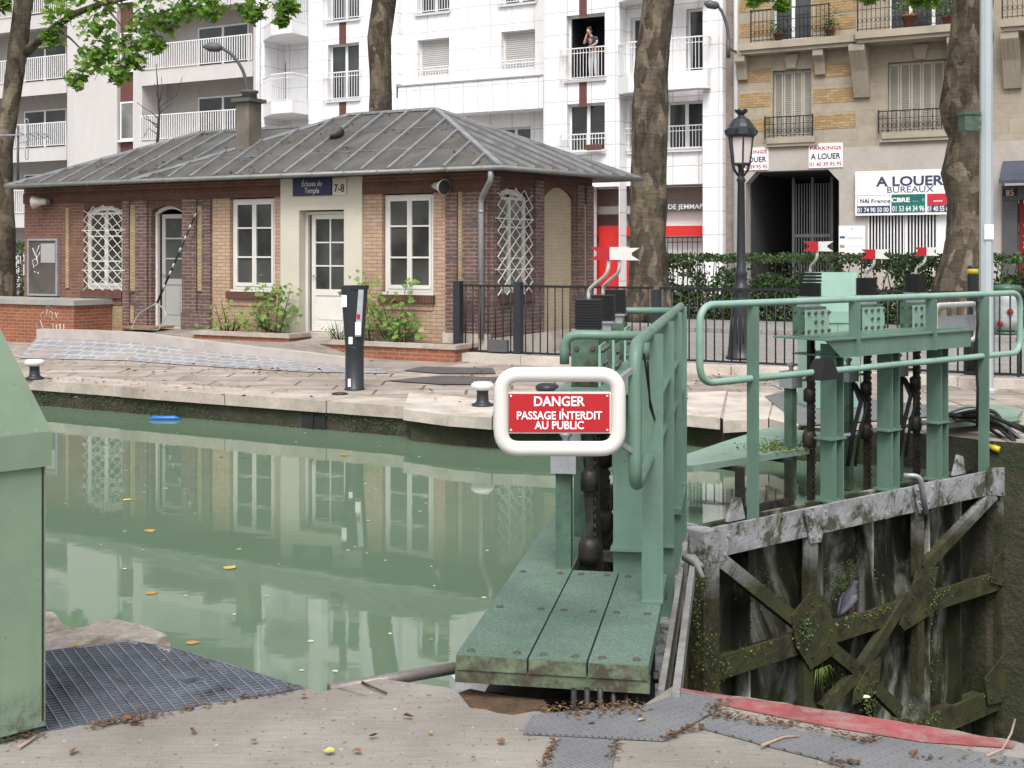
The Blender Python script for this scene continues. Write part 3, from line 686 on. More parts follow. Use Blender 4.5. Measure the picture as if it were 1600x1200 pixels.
for i in range(1, 9):                               # end hip
    f = i/9.0; e = eR.lerp(bR, f); k = (f/.5 if f < .5 else (1-f)/.5)*.95
    tgt = (eR.lerp(rA, min(1, f*2)) if f < .5 else bR.lerp(rA, min(1, (1-f)*2)))
    seam(e+Vector((-.02, 0, .015)), tgt, .045)
seam(eR, rA, .10); seam(eM, rB, .09); seam(rA, rB, .10); seam(w2_, w3_, .08); seam(eW, w2_, .08); seam(bR, rA, .08)
# horizontal laps
for f in (.33, .68):
    a = eM.lerp(rB, f); b = eR.lerp(rA, f); rf.bar(a+up*.35, b+up*.35, .02, .012, mi=1)
roof = rf.build('roof', [m_zinc, m_zinc_seam, m_black_paint], house)
g = MB(); path = [eW+Vector((-.02, -.03, -.015)), eM+Vector((0, -.03, -.015)), eR+Vector((.03, -.03, -.015)), bR+Vector((.05, 0, -.015))]
g.tube(path, .042, 8)
for i in range(17):
    p = path[0].lerp(path[2], (i+.5)/17); g.tube([p-Vector((CAN.x.x, CAN.x.y, 0))*.012, p+Vector((CAN.x.x, CAN.x.y, 0))*.012], .048, 8)
g.build('gutter', m_gutter, roof)
q = MB(); p = CAN.p(-14.9, 18.95, 0); pz = ZE+(18.95-EV)/2.37*1.31
q.tube([CAN.p(-14.0, 18.7, pz-.1), CAN.p(-14.0, 18.55, pz-.02)], .13, 12); q.build('roof_vent', m_zinc, roof)
ch = MB(); cs, ct = -15.96, 18.3
ch.box(CAN, cs-.16, cs+.16, ct, ct+.36, 3.5, 4.62); ch.box(CAN, cs-.23, cs+.23, ct-.07, ct+.43, 4.62, 4.69, 1)
chm = ch.build('chimney', [M('sooty_render', (.15, .13, .11), .9, var=.25, dirt=(.07, .06, .05)), m_zinc], house, bevel=.01)
q = MB(); q.lathe(CAN.p(cs+.02, ct+.18, 4.69), [(.15, 0), (.14, .10), (.17, .12), (.17, .16), (.02, .17)], 16); q.build('chimney_pot', m_zinc, chm)
dp = MB(); s1 = xs(757); pth = rounded([CAN.p(xs(787), TH-.42, ZE-.06), CAN.p(xs(787), TH-.42, ZE-.2), CAN.p(s1, TH-.11, ZS-.12), CAN.p(s1, TH-.11, .35)], .1, 4)
dp.tube(pth, .048, 10); dp.tube([CAN.p(s1, TH-.11, 1.2), CAN.p(s1, TH-.11, 1.24)], .055, 10); dp.tube([CAN.p(s1, TH-.11, 2.4), CAN.p(s1, TH-.11, 2.45)], .055, 10)
dp.build('downpipe', m_pipe, house)

# signs and small things on the house
sg = thing('house_name_sign', 'navy blue enamel sign reading Écluses du Temple above the white door', 'sign', CAN.p(xs(492), TH-.06, zt(492, 306)))
a, b = xs(462), xs(522); z0, z1 = zt(492, 306), zt(492, 277)
q = MB(); q.box(CAN, a, b, TH-.085, TH-.055, z0, z1); q.build('board', m_sign_blue, sg, bevel=.008)
q = MB(); q.text(CAN, 'Écluses du', .135, (a+b)/2, TH-.086, z0+.168, sx=.80, bold=.012, shear=.12); q.text(CAN, 'Temple', .135, (a+b)/2, TH-.086, z0+.045, sx=.80, bold=.012, shear=.12); q.build('lettering', M('sign_cream_letters', (.55, .53, .46), .6, bump=0), sg)
sg = thing('house_number_sign', 'cream number plate reading 7-8 beside the navy blue sign', 'sign', CAN.p(xs(534), TH-.06, zt(534, 304)))
a, b = xs(523), xs(545); q = MB(); q.box(CAN, a+.01, b, TH-.075, TH-.056, zt(534, 305), zt(534, 279)); q.build('board', m_cream, sg, bevel=.004)
q = MB(); q.text(CAN, '7-8', .19, (a+b)/2, TH-.076, zt(534, 300), sx=.9, bold=.018); q.build('lettering', m_black, sg)
m_horn = M('dirty_white_horn', (.42, .40, .37), .5)
def horn(x, y, lab, dirv):
    p = CAN.p(xs(x), TH-.2, zt(x, y)); r = thing('horn_loudspeaker', lab, 'loudspeaker', p, 'horn loudspeakers on the lock house')
    q = MB(); d = Vector(dirv).normalized(); q.tube([p-d*.16, p-d*.10, p, p+d*.10, p+d*.16, p+d*.15, p+d*.02], [.05, .06, .075, .11, .135, .12, .03], 20, caps=True); q.build('horn', m_horn, r); q = MB(); q.tube([p+d*.02, p+d*.10, p+d*.161], [.03, .07, .118], 20); q.build('mouth', m_dark_in, r)
    q = MB(); q.bar(p-d*.08, Vector((p.x+CAN.y.x*.2, p.y+CAN.y.y*.2, p.z+.03)), .03); q.tube([p-d*.22, p-d*.13], .055, 14); q.build('bracket', m_dgrey, r)
horn(696, 292, 'round mouthed horn loudspeaker under the eave beside the downpipe', (.55, -.75, -.12)); horn(76, 316, 'pale horn loudspeaker turned sideways above the notice board', (-.95, .1, -.05))
nb = thing('notice_board', 'grey framed notice board with one paper sheet and white graffiti', 'notice board', CAN.p(xs(70), TH-.03, zt(70, 458)))
a, b = xs(48), xs(92); z0, z1 = zt(70, 459), zt(70, 376)
q = MB(); q.box(CAN, a, b, TH-.05, TH-.004, z0, z1); q.build('back_panel', M('murky_glass', (.10, .085, .08), .15, var=.3), nb)
q = MB()
for c in ((a-.03, a+.02, z0, z1), (b-.02, b+.03, z0, z1)): q.box(CAN, c[0], c[1], TH-.07, TH-.003, c[2], c[3])
q.box(CAN, a-.03, b+.03, TH-.072, TH-.003, z1, z1+.04); q.box(CAN, a-.03, b+.03, TH-.072, TH-.003, z0-.04, z0); q.build('frame', m_grey_steel, nb, bevel=.005)
q = MB(); q.box(CAN, (a+b)/2-.05, b-.05, TH-.056, TH-.051, z1-.45, z1-.06); q.build('paper', m_grey_door, nb)
q = MB(); gx, gz = a+.12, z1-.35
for pth in ([(0,.2),(.08,.05),(.2,.25)], [(.1,.05),(.16,-.12),(.03,-.2),(.0,-.05),(.12,-.02),(.22,.12)], [(.05,-.28),(.08,-.3)], [(.15,-.3),(.18,-.33)]):
    q.tube([CAN.p(gx+x, TH-.054, gz+z) for x, z in pth], .008, 4)
q.build('graffiti', m_sign_white, nb)
# low brick wall at the far end with graffiti
lw = thing('low_brick_wall', 'low orange brick wall with grey slab top and white graffiti at the end of the house', 'wall', CAN.p(xs(70)-1, 16.6, 0))
tw = 16.75; a, b = S(-60, HY, tw)[0], S(116, HY, tw)[0]; zc = S(60, 476, tw)[1]
q = MB(); q.box(CAN, a, b, tw, TH-.01, -.02, zc); q.build('brickwork', b_orange, lw)
q = MB(); q.box(CAN, a-.05, b+.04, tw-.05, TH-.012, zc, zc+.10); q.build('slab', M('grey_slab', (.30, .30, .28), .85, var=.2), lw, bevel=.015)
q = MB(); g0, gz = S(66, 505, tw)
for pth in ([(0,0),(-.03,.18),(.05,.22)], [(.1,.3),(.35,.42),(.3,.3),(.1,.35)], [(.12,.1),(.14,.28)], [(.2,.1),(.22,.24),(.3,.2),(.25,.12),(.32,.08)], [(.36,.22),(.44,.08)], [(.44,.22),(.36,.08)], [(-.1,-.15),(-.16,-.05),(-.05,.05),(.05,-.15)], [(.15,-.2),(.3,.0),(.32,-.22)], [(.4,-.02),(.4,-.22)], [(.33,-.05),(.48,-.02)], [(.5,0),(.5,-.2),(.6,-.2),(.6,0)]):
    q.tube([CAN.p(g0+x, tw-.004, gz+z) for x, z in pth], .009, 4)
q.build('graffiti', M('faded_white_spray', (.55, .48, .45), .8), lw)

# planters
def planter(x0, x1, t0, zt_, lab, base):
    a, b = S(x0, HY, t0)[0], S(x1, HY, t0)[0]
    r = thing('brick_planter', lab, 'planter', CAN.p((a+b)/2, t0, 0), 'brick planters under the windows')
    q = MB(); q.box(CAN, a, b, t0, TH-.02, base, zt_-.06); q.build('brick_side', b_orange, r)
    q = MB(); q.box(CAN, a-.03, b+.03, t0-.03, t0+.16, zt_-.06, zt_+.01); q.box(CAN, a-.03, a+.13, t0+.16, TH-.09, zt_-.06, zt_+.01); q.box(CAN, b-.13, b+.03, t0+.16, TH-.09, zt_-.06, zt_+.01); q.build('stone_rim', m_coping, r, bevel=.01)
    q = MB(); q.box(CAN, a+.13, b-.13, t0+.16, TH-.09, zt_-.1, zt_-.02); q.build('soil', M('planter_soil', (.10, .075, .05), .95, var=.3, bump=.6), r)
planter(503, 711, 16.92, .27, 'long brick planter with stone rim beside the railing post', 0)
planter(303, 452, 17.05, .33, 'short brick planter between the grey door and the white door', .05)
def leafpoly(mb, p, n, u, s, lobed, mi):
    n = n.normalized(); u = (u-n*u.dot(n)).normalized(); v = n.cross(u)
    if lobed == 2: sh = ((0,-.05),(.18,-.12),(.30,.02),(.52,.10),(.34,.26),(.40,.52),(.17,.46),(0,.85),(-.17,.46),(-.40,.52),(-.34,.26),(-.52,.10),(-.30,.02),(-.18,-.12))
    elif lobed == 1: sh = ((0,0),(.3,.05),(.48,.32),(.3,.6),(0,.72),(-.3,.6),(-.48,.32),(-.3,.05))
    else: sh = ((0,0),(.22,.35),(0,1),(-.22,.35))
    mb.poly([p+(u*b+v*a)*s+n*(abs(a)*-.18*s) for a, b in sh], mi)
def shrub(x0, x1, ytop, zbase, t, lab, name, grp, nst=7, seed=1, ls=.075, dens=34):
    rnd = random.Random(seed); a, b = S(x0, HY, t)[0], S(x1, HY, t)[0]; ztp = S((x0+x1)/2, ytop, t)[1]
    r = thing(name, lab, 'shrub', CAN.p((a+b)/2, t, zbase), grp)
    sm = MB(); lf = MB(); c = (a+b)/2
    for k in range(nst):
        f = (k+.5)/nst; x = c+(f-.5)*(b-a)*.45; tx = a+(b-a)*(f+rnd.uniform(-.12, .12)); h = (ztp-zbase)*(1.0 if k == nst//2 else rnd.uniform(.4, .98))
        dt = rnd.uniform(-.22, .1); pts = [CAN.p(x+(tx-x)*i/5, t+dt*(i/5), zbase+h*i/5) for i in range(6)]
        sm.tube(pts, [.012-.0016*i for i in range(6)], 5)
        for i in range(int(dens*h*1.6)):
            g = rnd.uniform(.12, 1.03); i0 = min(4, int(g*5)); p = pts[i0].lerp(pts[i0+1], g*5-i0)
            rr = .05+.15*(1-abs(g-.45))
            p = p+Vector((rnd.gauss(0, rr), rnd.gauss(0, rr), rnd.gauss(0, .05)))
            if p.x*CAN.y.x+p.y*CAN.y.y > TH-.06: continue
            nn = Vector((rnd.gauss(0, .55), rnd.gauss(-.5, .5), rnd.uniform(.3, 1.2)))
            leafpoly(lf, p, nn, Vector((rnd.uniform(-1, 1), rnd.uniform(-1, 1), rnd.uniform(-.6, .3))), ls*rnd.uniform(.6, 1.35), 2 if ls > .06 else 1, rnd.choice((0, 0, 1, 1, 2)))
    for k in range(10):
        sm.tube([CAN.p(c+rnd.uniform(-.2, .2)*(b-a), t+rnd.uniform(-.1, .1), zbase), CAN.p(c+rnd.uniform(-.55, .55)*(b-a), t+rnd.uniform(-.3, .05), zbase+rnd.uniform(.1, .4))], [.005, .002], 4)
    sm.build('stem', m_twig, r); lf.build('foliage', m_shrub, r)
shrub(576, 660, 440, .25, 17.35, 'tallest bushy mallow in the long planter below the window beside the downpipe', 'mallow_shrub', 'mallow shrubs in the planters', 6, 3, .115, 30)
shrub(556, 590, 432, .25, 17.4, 'thin upright mallow just behind the parking terminal', 'mallow_shrub', 'mallow shrubs in the planters', 2, 4, .11, 26)
shrub(388, 460, 436, .31, 17.4, 'tall mallow shrub next to the cream doorway surround', 'mallow_shrub', 'mallow shrubs in the planters', 5, 5, .11, 30)
shrub(330, 385, 468, .31, 17.4, 'low spreading mallow at the planter end near the landing net', 'mallow_shrub', 'mallow shrubs in the planters', 5, 6, .08, 28)
shrub(512, 545, 500, .26, 17.2, 'wispy grey weed in the corner of the long planter', 'wispy_weed', None, 6, 7, .035, 30)
# landing net leaning by the grey door
n0 = CAN.p(xs(273), TH-.75, .33); ntop = CAN.p(xs(313), TH-.09, zt(313, 330))
r = thing('landing_net', 'long handled landing net with grey hoop leaning by the grey door', 'net', n0)
hj = n0.lerp(ntop, .22); q = MB(); q.tube([hj, ntop], .021, 8)
for f in (.15, .3, .38, .55, .68, .8, .93): q.tube([hj.lerp(ntop, f), hj.lerp(ntop, f+.05)], .0225, 8, 1)
q.build('handle', [m_black, m_grey_steel], r)
q = MB(); hx = Vector((CAN.x.x, CAN.x.y, 0)); dv = (n0-hj)
loop = [hj, hj+dv*.12-hx*.12, hj+dv*.4-hx*.33, hj+dv*.6-hx*.36, hj+dv*.97-hx*.36, hj+dv-hx*.3, hj+dv+hx*.3, hj+dv*.95+hx*.33, hj+dv*.5+hx*.36, hj+dv*.3+hx*.3, hj+dv*.1+hx*.12, hj]
q.tube(rounded(loop, .05, 3), .013, 6); q.build('hoop', m_grey_steel, r)
q = MB()
for i in range(9):
    a = -.3+.075*i; q.tube([hj+dv*.93+hx*a, hj+dv*.96+hx*a*.8+Vector((0, -.06, 0)), hj+dv*1.0+hx*a*.5+Vector((0, -.12, .01))], .003, 4)
for k in range(3): q.tube([hj+dv*.97-hx*.3+Vector((0, -.03*k, 0)), hj+dv*.99+hx*.3+Vector((0, -.03*k, 0))], .003, 4)
q.build('netting', M('teal_net', (.10, .25, .22), .8), r)
q = MB(); q.box(CAN, xs(222), xs(278), TH-.75, TH-.1, .335, .36); tag(q.build('door_mat', M('coir_mat', (.26, .13, .07), .95, var=.3, fine=90, bump=.6), at=CAN.p(xs(250), TH-.4, .335), bevel=.005), 'brown coir mat on the landing in front of the grey door', 'door mat')
# ------------------------------------------------------------------ the two leaves of the lock gate
def steel_skin():
    t = NT('wet_gate_skin')
    v = t.coords(scale=(1.5, 1.5, .62)); a = t.noise(1.5, 6, .6, v, .6)
    col = t.ramp(a, [(.34, (.008, .008, .007)), (.48, (.022, .022, .017)), (.52, (.06, .063, .045)), (.575, (.24, .24, .22)), (.66, (.55, .55, .53))])
    col = t.mixc(t.ramp(t.noise(1.3, 6, .7, t.coords(loc=(4, 4, 2))), [(.48, 0.0), (.66, .8)]), col, (.05, .058, .022))
    t.bump(t.noise(9, 6, .7), .6, .02); return t.set(col, .55, 0, .4)
m_skin = steel_skin()
def mossbeam():
    t = NT('mossy_gate_beam'); geo = t.n('ShaderNodeSeparateXYZ'); t.l(t.tc.outputs['Object'], geo.inputs[0])
    base = t.ramp(t.noise(6, 6, .7), [(.3, (.19, .19, .195)), (.7, (.42, .42, .435))])
    mr = t.n('ShaderNodeMapRange'); mr.inputs['From Min'].default_value = -.10; mr.inputs['From Max'].default_value = -.42; t.l(geo.outputs[2], mr.inputs['Value'])
    dk = t.ramp(t.noise(5, 7, .75), [(.3, (.016, .015, .010)), (.5, (.045, .040, .023)), (.66, (.075, .082, .026)), (.82, (.13, .125, .10))])
    col = t.mixc(mr.outputs[0], base, dk)
    col = t.mixc(t.ramp(t.noise(3.2, 7, .75, None, .5), [(.49, 0.0), (.58, .9)]), col, (.043, .052, .021))
    t.bump(t.noise(22, 5, .75), .9, .015); return t.set(col, .75, 0, .25)
m_beam = mossbeam()
m_timber = M('bleached_timber', (.24, .235, .225), .9, var=.35, scale=5, fine=30, bump=.6, dirt=(.12, .11, .09), stretch=(1, 1, 1))
m_bolt = M('rusty_bolt', (.10, .09, .07), .6, metal=.3, bump=0)
def hbeam(mb, F, u, v0, v1, z0, z1, w=.14, th=.014, mi=0):
    mb.box(F, u-w/2, u-w/2+th, v0, v1, z0, z1, mi); mb.box(F, u+w/2-th, u+w/2, v0, v1, z0, z1, mi)
    mb.box(F, u-w/2+th, u+w/2-th, (v0+v1)/2-.008, (v0+v1)/2+.008, z0, z1, mi)
def bolts(mb, F, pts, v, r=.014, h=.012, mi=0):     # heads on a face looking towards -v
    for u, z in pts:
        n = [F.p(u+r*math.cos(a), v, z+r*math.sin(a)) for a in [i*math.pi/3 for i in range(6)]]
        m_ = [F.p(u+r*.9*math.cos(a), v-h, z+r*.9*math.sin(a)) for a in [i*math.pi/3 for i in range(6)]]
        mb.poly(m_, mi)
        for i in range(6): mb.poly([n[i], n[(i+1) % 6], m_[(i+1) % 6], m_[i]], mi)
def ubolts(mb, F, pts, u, r=.014, h=.012, mi=0):    # heads on a face looking towards -u
    for v, z in pts:
        n = [F.p(u, v+r*math.cos(a), z+r*math.sin(a)) for a in [i*math.pi/3 for i in range(6)]]
        m_ = [F.p(u-h, v+r*.9*math.cos(a), z+r*.9*math.sin(a)) for a in [i*math.pi/3 for i in range(6)]]
        mb.poly(m_[::-1], mi)
        for i in range(6): mb.poly([n[i], n[(i+1) % 6], m_[(i+1) % 6], m_[i]], mi)
def flag(F, u, v, z0, ztop, par, lean=.22, scale=1.0, turn=0.0):
    q = MB(); q.tube(rounded([F.p(u, v, z0), F.p(u, v, z0+.06), F.p(u+lean*.4+turn, v-lean*.75, z0+(ztop-z0)*.62), F.p(u+lean*.45+turn, v-lean*.80, ztop)], .05, 4), .012*scale**.5, 8)
    s_ = q.build('signal_stem', m_white_paint, par)
    q = MB(); o = F.p(u+lean*.45+turn, v-lean*.8, ztop); FF = Fr((o.x, o.y), R(72))
    w_, h = .135*scale, .05*scale; z = ztop
    q.xz(FF, [(-w_, z-h), (-w_+.055*scale, z-.012), (-w_+.055*scale, z+.012), (-w_, z+h), (0, z+h*.95), (0, z-h*.95)], -.014, -.006, 0)
    q.xz(FF, [(0, z-h*.95), (0, z+h*.95), (w_, z+h), (w_-.055*scale, z+.012), (w_-.055*scale, z-.012), (w_, z-h)], -.014, -.006, 1)
    q.box(FF, -.02, .02, -.006, .03, z-.03, z+.03, 1)
    f = q.build('position_flag', [m_sign_red, m_white_paint], par, bevel=.002, seg=1); f['label'] = 'red and white swallow tailed position flag'
def sluices(F, us, zb, root, flags, ext=(), front=-1):
    for i, u in enumerate(us):
        va, vb, hw = (.06, .29, .14) if F is NL else (.13, .28, .115)
        q = MB(); hbeam(q, F, u, va, vb, -.32, 1.0, hw); q.box(F, u-.13, u+.08, va-.01, vb+.01, .22, .235); q.box(F, u-.085, u+.085, va-.02, vb+.02, -.30, -.28)
        q.build('sluice_column', m_green, root)
        q = MB(); q.box(F, u-.028, u+.028, .40, .44, -.32, 1.02)
        for k in range(26): q.box(F, u-.02, u+.02, .385, .40, -.25+.047*k, -.23+.047*k)
        q.lathe(F.p(u-.02, .42, .12), [(.05, 0), (.06, .04), (.06, .10), (.045, .14)], 10); q.lathe(F.p(u-.02, .42, .50), [(.03, 0), (.05, .01), (.05, .10), (.03, .12)], 8)
        q.build('sluice_rod', m_dark_steel, root)
        q = MB(); q.box(F, u-.15, u-.145+.06, .50, .58, -.32, .64); sp_ = q.build('guide_post', m_green_dk, root, bevel=.004, seg=1)
        q = MB(); q.box(F, u-.19, u-.05, .47, .60, .62, .76); q.lathe(F.p(u-.12, .53, .76), [(.02, 0), (.02, .03), (.035, .05), (.035, .06), (.01, .07)], 8); q.bar(F.p(u-.05, .5, .68), F.p(u+.03, .45, .68), .02); q.build('limit_switch', m_grey_steel, sp_, bevel=.004, seg=1)
        q = MB(); q.box(F, u-.14, u+.13, .36, .50, 1.062, 1.30, 0); q.box(F, u-.16, u+.15, .345, .358, 1.062, 1.275, 1)
        bp = [(u-.13+.09*a, 1.10+.075*b) for a in range(4) for b in range(3) if not (b == 1 and a in (0, 3))]
        bolts(q, F, bp, .344, .017, .014, 2); ubolts(q, F, [(.39, 1.1), (.47, 1.1), (.39, 1.26), (.47, 1.26)], u-.141, .014, .01, 2)
        gb = q.build('gearbox', [m_green_dk, m_green_lt, m_bolt], root, bevel=.004, seg=1)
        q = MB(); q.box(F, u-.07, u+.075, .375, .485, 1.30, zb[i][0]-.012); q.box(F, u-.085, u+.09, .36, .50, zb[i][0]-.012, zb[i][0]); q.build('neck', m_grey_steel, gb, bevel=.004, seg=1)
        q = MB(); n = 11; za, zc = zb[i]
        if i in ext:
            for k in range(3): q.box(F, u-.066, u+.066, .36, .492, zc-.022-.028*k, zc-.002-.028*k)
            zc -= .085
        for k in range(n):
            z0 = za+(zc-za)*k/n; z1 = za+(zc-za)*(k+1)/n; e = .0045
            q.box(F, u-.066, u+.066, .36, .492, z0+e, z1-.001); q.box(F, u-.062, u+.062, .364, .488, z0-.0005, z0+e)
        bl = q.build('rubber_bellows', m_black, root, bevel=.002, seg=1)
        if flags[i]: flag(F, u, .426, zb[i][1]-.01, flags[i], root)
    u0, u1 = us[0]-.32, us[-1]+.30
    q = MB(); q.box(F, u0, u1, .02, .56, 1.045, 1.06); q.xz(F, [(u0+.02, 1.045), (u0+.22, .90), (u1-.02, .90), (u1-.02, 1.045)], .04, .055); q.box(F, u0+.22, u1-.02, .056, .54, .90, .912); q.box(F, u0+.05, u1-.02, .10, .34, 1.06, 1.075)
    q.build('girder', m_green, root, bevel=.003, seg=1)

# --- near leaf, seen along its length
near = thing('lock_gate_leaf', 'near green lock gate leaf seen end on with planked walkway reaching the concrete quay', 'lock gate', NL.p(0, 0, -.34), 'leaves of the lock gate')
q = MB(); q.box(NL, .0, 4.08, .26, .31, -3.4, -.30); q.box(NL, 0, 4.05, 0, .26, -.50, -.27); q.box(NL, 0, 4.05, .03, .26, -1.4, -1.2); q.box(NL, 0, 4.05, .03, .26, -2.4, -2.2)
for u in (.05, 1.1, 2.2, 3.3, 4.0): q.box(NL, u-.06, u+.06, .0, .255, -3.4, -.501)
q.build('leaf_body', [m_beam], near)
q = MB(); q.box(NL, -.02, .55, .02, .32, -.26, .02); q.box(NL, .1, .35, .34, .62, -.30, -.10); q.box(NL, .2, .6, .30, .72, -.22, -.12); bolts(q, NL, [(.05, -.1), (.45, -.1)], .019, .03, .02); ubolts(q, NL, [(.06, -.1), (.27, -.1)], -.021, .022, .02)
for k in range(5): q.tube([NL.p(-.03-.02*k, .10+.05*k, .02), NL.p(-.06, .09+.055*k, -.15), NL.p(-.04-.03*k, .05+.07*k, -.45)], .013, 6, 0)
q.build('hinge_bracket', [m_dark_steel, m_grey_steel], near)
for v0, v1, u1 in ((.495, .785, 3.5), (.255, .487, 1.34), (.008, .247, 1.34)):
    q = MB(); q.box(NL, -.08, u1, v0, v1, .062, .122, 0); q.box(NL, -.083, -.079, v0+.002, v1-.002, .062, .118, 1)
    for uu in (-.02, .62, 1.26):
        for vv in (v0+.05, v1-.05): q.lathe(NL.p(uu, vv, .122), [(.019, 0), (.017, .005), (.002, .007)], 8, 2)
    q.build('walkway_plank', [m_walk, m_walk_edge, m_bolt], near, bevel=.005)
for uu, v0, v1 in ((-.075, .004, .79), (.6, .004, .79), (1.28, .004, .79), (2.0, .3, .78), (2.7, .3, .78), (3.4, .3, .78)):
    q = MB(); q.box(NL, uu, uu+.055, v0, v1, .008, .061); q.build('walkway_bearer', m_walk_edge, near)
q = MB(); q.box(NL, 2.95, 3.9, .0, .32, .09, .122); q.build('walkway_plate', m_walk, near, bevel=.004)
sluices(NL, [1.50, 2.24, 3.02], [(1.35, 1.507), (1.355, 1.505), (1.36, 1.515)], near, [0, 0, 0])
q = MB(); r_ = .028
rail = rounded([NL.p(.10, .075, .785), NL.p(.10, .075, 1.37), NL.p(4.02, .045, 1.37), NL.p(4.02, .045, .785)], .13, 7, closed=True)
q.tube(rail, r_, 12, closed=True)
q.tube(rounded([NL.p(1.10, .075, 1.345), NL.p(1.10, .50, 1.345), NL.p(1.10, .50, 1.20)], .08, 5), .024, 10); q.tube(rounded([NL.p(3.30, .05, 1.365), NL.p(3.30, .50, 1.365), NL.p(3.30, .50, 1.20)], .08, 5), .024, 10)
q.tube([NL.p(.26, .06, 1.37), NL.p(.26, .06, 1.30)], .034, 10)
q.build('handrail', m_green, near)
for u in (.84, 1.95, 3.0, 3.85):
    q = MB(); q.box(NL, u-.008, u+.008, .0, .10, .123 if u < 1.5 else -.27, 1.37); q.box(NL, u-.05, u+.05, .0, .10, .123, .131); q.build('rail_post', m_green, near, bevel=.002, seg=1)
q = MB()
for d in (0, .03): q.tube([NL.p(.2, .045-d*.5, 1.33-d), NL.p(.5, .04, 1.10-d), NL.p(.9, .04, .95), NL.p(1.7, .06, .85), NL.p(2.6, .05, 1.0+d), NL.p(3.6, .05, 1.25)], .0045, 5)
q.build('control_cable', m_black, near)
q = MB(); q.box(NL, -.1, 2.0, -.115, -.085, -.06, .03); q.box(NL, .0, 2.6, -.05, -.025, -.14, -.0); q.build('timber_seal', m_timber, near, bevel=.008)
q = MB(); q.tube([NL.p(1.85, -.16, -.02), NL.p(1.9, -.12, .05), NL.p(1.98, -.06, .055), NL.p(2.05, -.10, .04), NL.p(2.0, -.15, .0), NL.p(1.9, -.14, .04)], [.012, .02, .024, .022, .018, .012], 7); q.build('rag', m_timber, near)
for k, (u, v) in enumerate(((1.72, .36), (1.95, .40), (2.5, .38), (2.75, .42))):
    q = MB(); q.bar(NL.p(u, v, -.3), NL.p(u+.12*(-1)**k, v+.1, .85), .028); q.build('lever_rod', m_dark_steel, near)
    q = MB(); q.tube([NL.p(u, v+.05, .9), NL.p(u+.2, v+.12, .5), NL.p(u-.1, v+.05, .0), NL.p(u+.1, v, -.3)], .016, 6); q.build('hose', m_black, near)

# --- the danger sign hung on the end of the near handrail
DS = thing('danger_sign', 'red danger sign with white lettering in a white tube frame on the near gate rail', 'warning sign', A(874, 713, 5.02))
YS = 5.02; SF = Fr((0, YS), R(90))                   # x to the right, facing the camera
wx = lambda x: (x-CX)*YS/FPX
wz = lambda y: H+(HY-y)*YS/FPX
q = MB(); c0, c1, c2, c3 = wx(783), wx(966), wz(585), wz(701)
q.tube(rounded([SF.p(c0, 0, c3), SF.p(c1, 0, c3), SF.p(c1, 0, c2), SF.p(c0, 0, c2)], .075, 7, closed=True), .0305, 14, closed=True)
q.build('tube_frame', m_white_paint, DS)
q = MB(); q.box(SF, c0+.02, c1-.01, -.006, .006, wz(677), wz(612)); q.build('back_plate', m_white_frame, DS)
q = MB(); q.box(SF, wx(795), wx(952), -.012, -.0062, wz(674.5), wz(615)); rp = q.build('red_panel', m_sign_red, DS)
q = MB()
q.text(SF, 'DANGER', .0545, wx(873), -.0125, wz(633.5), sx=.93, bold=.02, th=.001); q.text(SF, 'PASSAGE INTERDIT', .045, wx(873.5), -.0125, wz(654.3), sx=.885, bold=.019, th=.001); q.text(SF, 'AU PUBLIC', .045, wx(874), -.0125, wz(669.5), sx=.9, bold=.019, th=.001)
for x, y in ((798.5, 618), (948.5, 618), (798.5, 671), (948.5, 671), (879, 639.5)):
    bolts(q, SF, [(wx(x), wz(y))], -.0125, .0045, .002)
q.build('lettering', m_sign_white, DS)
q = MB(); q.bar(SF.p(c1, .02, wz(596)), NL.p(.10, .075, 1.28), .02); q.build('clamp', m_grey_steel, DS); q = MB(); q.bar(SF.p(c1, .02, wz(692)), NL.p(.10, .075, .93), .02); q.build('clamp', m_grey_steel, DS)

# --- far leaf, its downstream face in view
farg = thing('lock_gate_leaf', 'far green lock gate leaf above dark mossy beams of its open downstream face', 'lock gate', FL.p(0, 0, -.34), 'leaves of the lock gate')
UE = on(FL, 1562, 760, 0)[0]
q = MB(); q.box(FL, -.02, UE+.3, .27, .32, -3.4, -.30); q.build('skin_plate', m_skin, farg)
q = MB()
for u in (1.42, 2.93, .62, 2.2, 3.55): q.box(FL, u-.012, u+.012, .10 if u in (.62, 2.2, 3.55) else .031, .269, -3.4, -.48)
q.build('web_plate', m_skin, farg)
def flanged(z0, z1, name='cross_beam', u0=.12, u1=UE):
    q = MB(); q.box(FL, u0, u1, 0, .03, z0, z1); q.box(FL, u0, u1, .03, .268, z1-.13, z1-.10); q.build(name, m_beam, farg, bevel=.006, seg=1)
flanged(-.47, -.25, 'top_beam'); flanged(-1.37, -1.20); flanged(-2.48, -2.27)
q = MB(); q.box(FL, -.05, .12, -.04, .268, -3.4, -.255); q.build('mitre_post', m_beam, farg, bevel=.015)
q = MB(); q.box(FL, UE, UE+.22, -.02, .268, -3.4, -.26); q.build('heel_post', m_beam, farg, bevel=.015)
qf = lambda x, y: on(FL, x, y, 0)
def strap(pts, w=.10, v0=-.012, name='diagonal_brace'):
    q = MB(); P = [qf(*p) for p in pts]
    for i in range(len(P)-1):
        d = Vector((P[i+1][0]-P[i][0], P[i+1][1]-P[i][1])).normalized(); n = Vector((-d.y, d.x))*w/2
        q.xz(FL, [(P[i][0]-n.x, P[i][1]-n.y), (P[i+1][0]-n.x, P[i+1][1]-n.y), (P[i+1][0]+n.x, P[i+1][1]+n.y), (P[i][0]+n.x, P[i][1]+n.y)], v0-.012+.003*i, v0+.055)
    q.build(name, m_beam, farg, bevel=.004, seg=1)
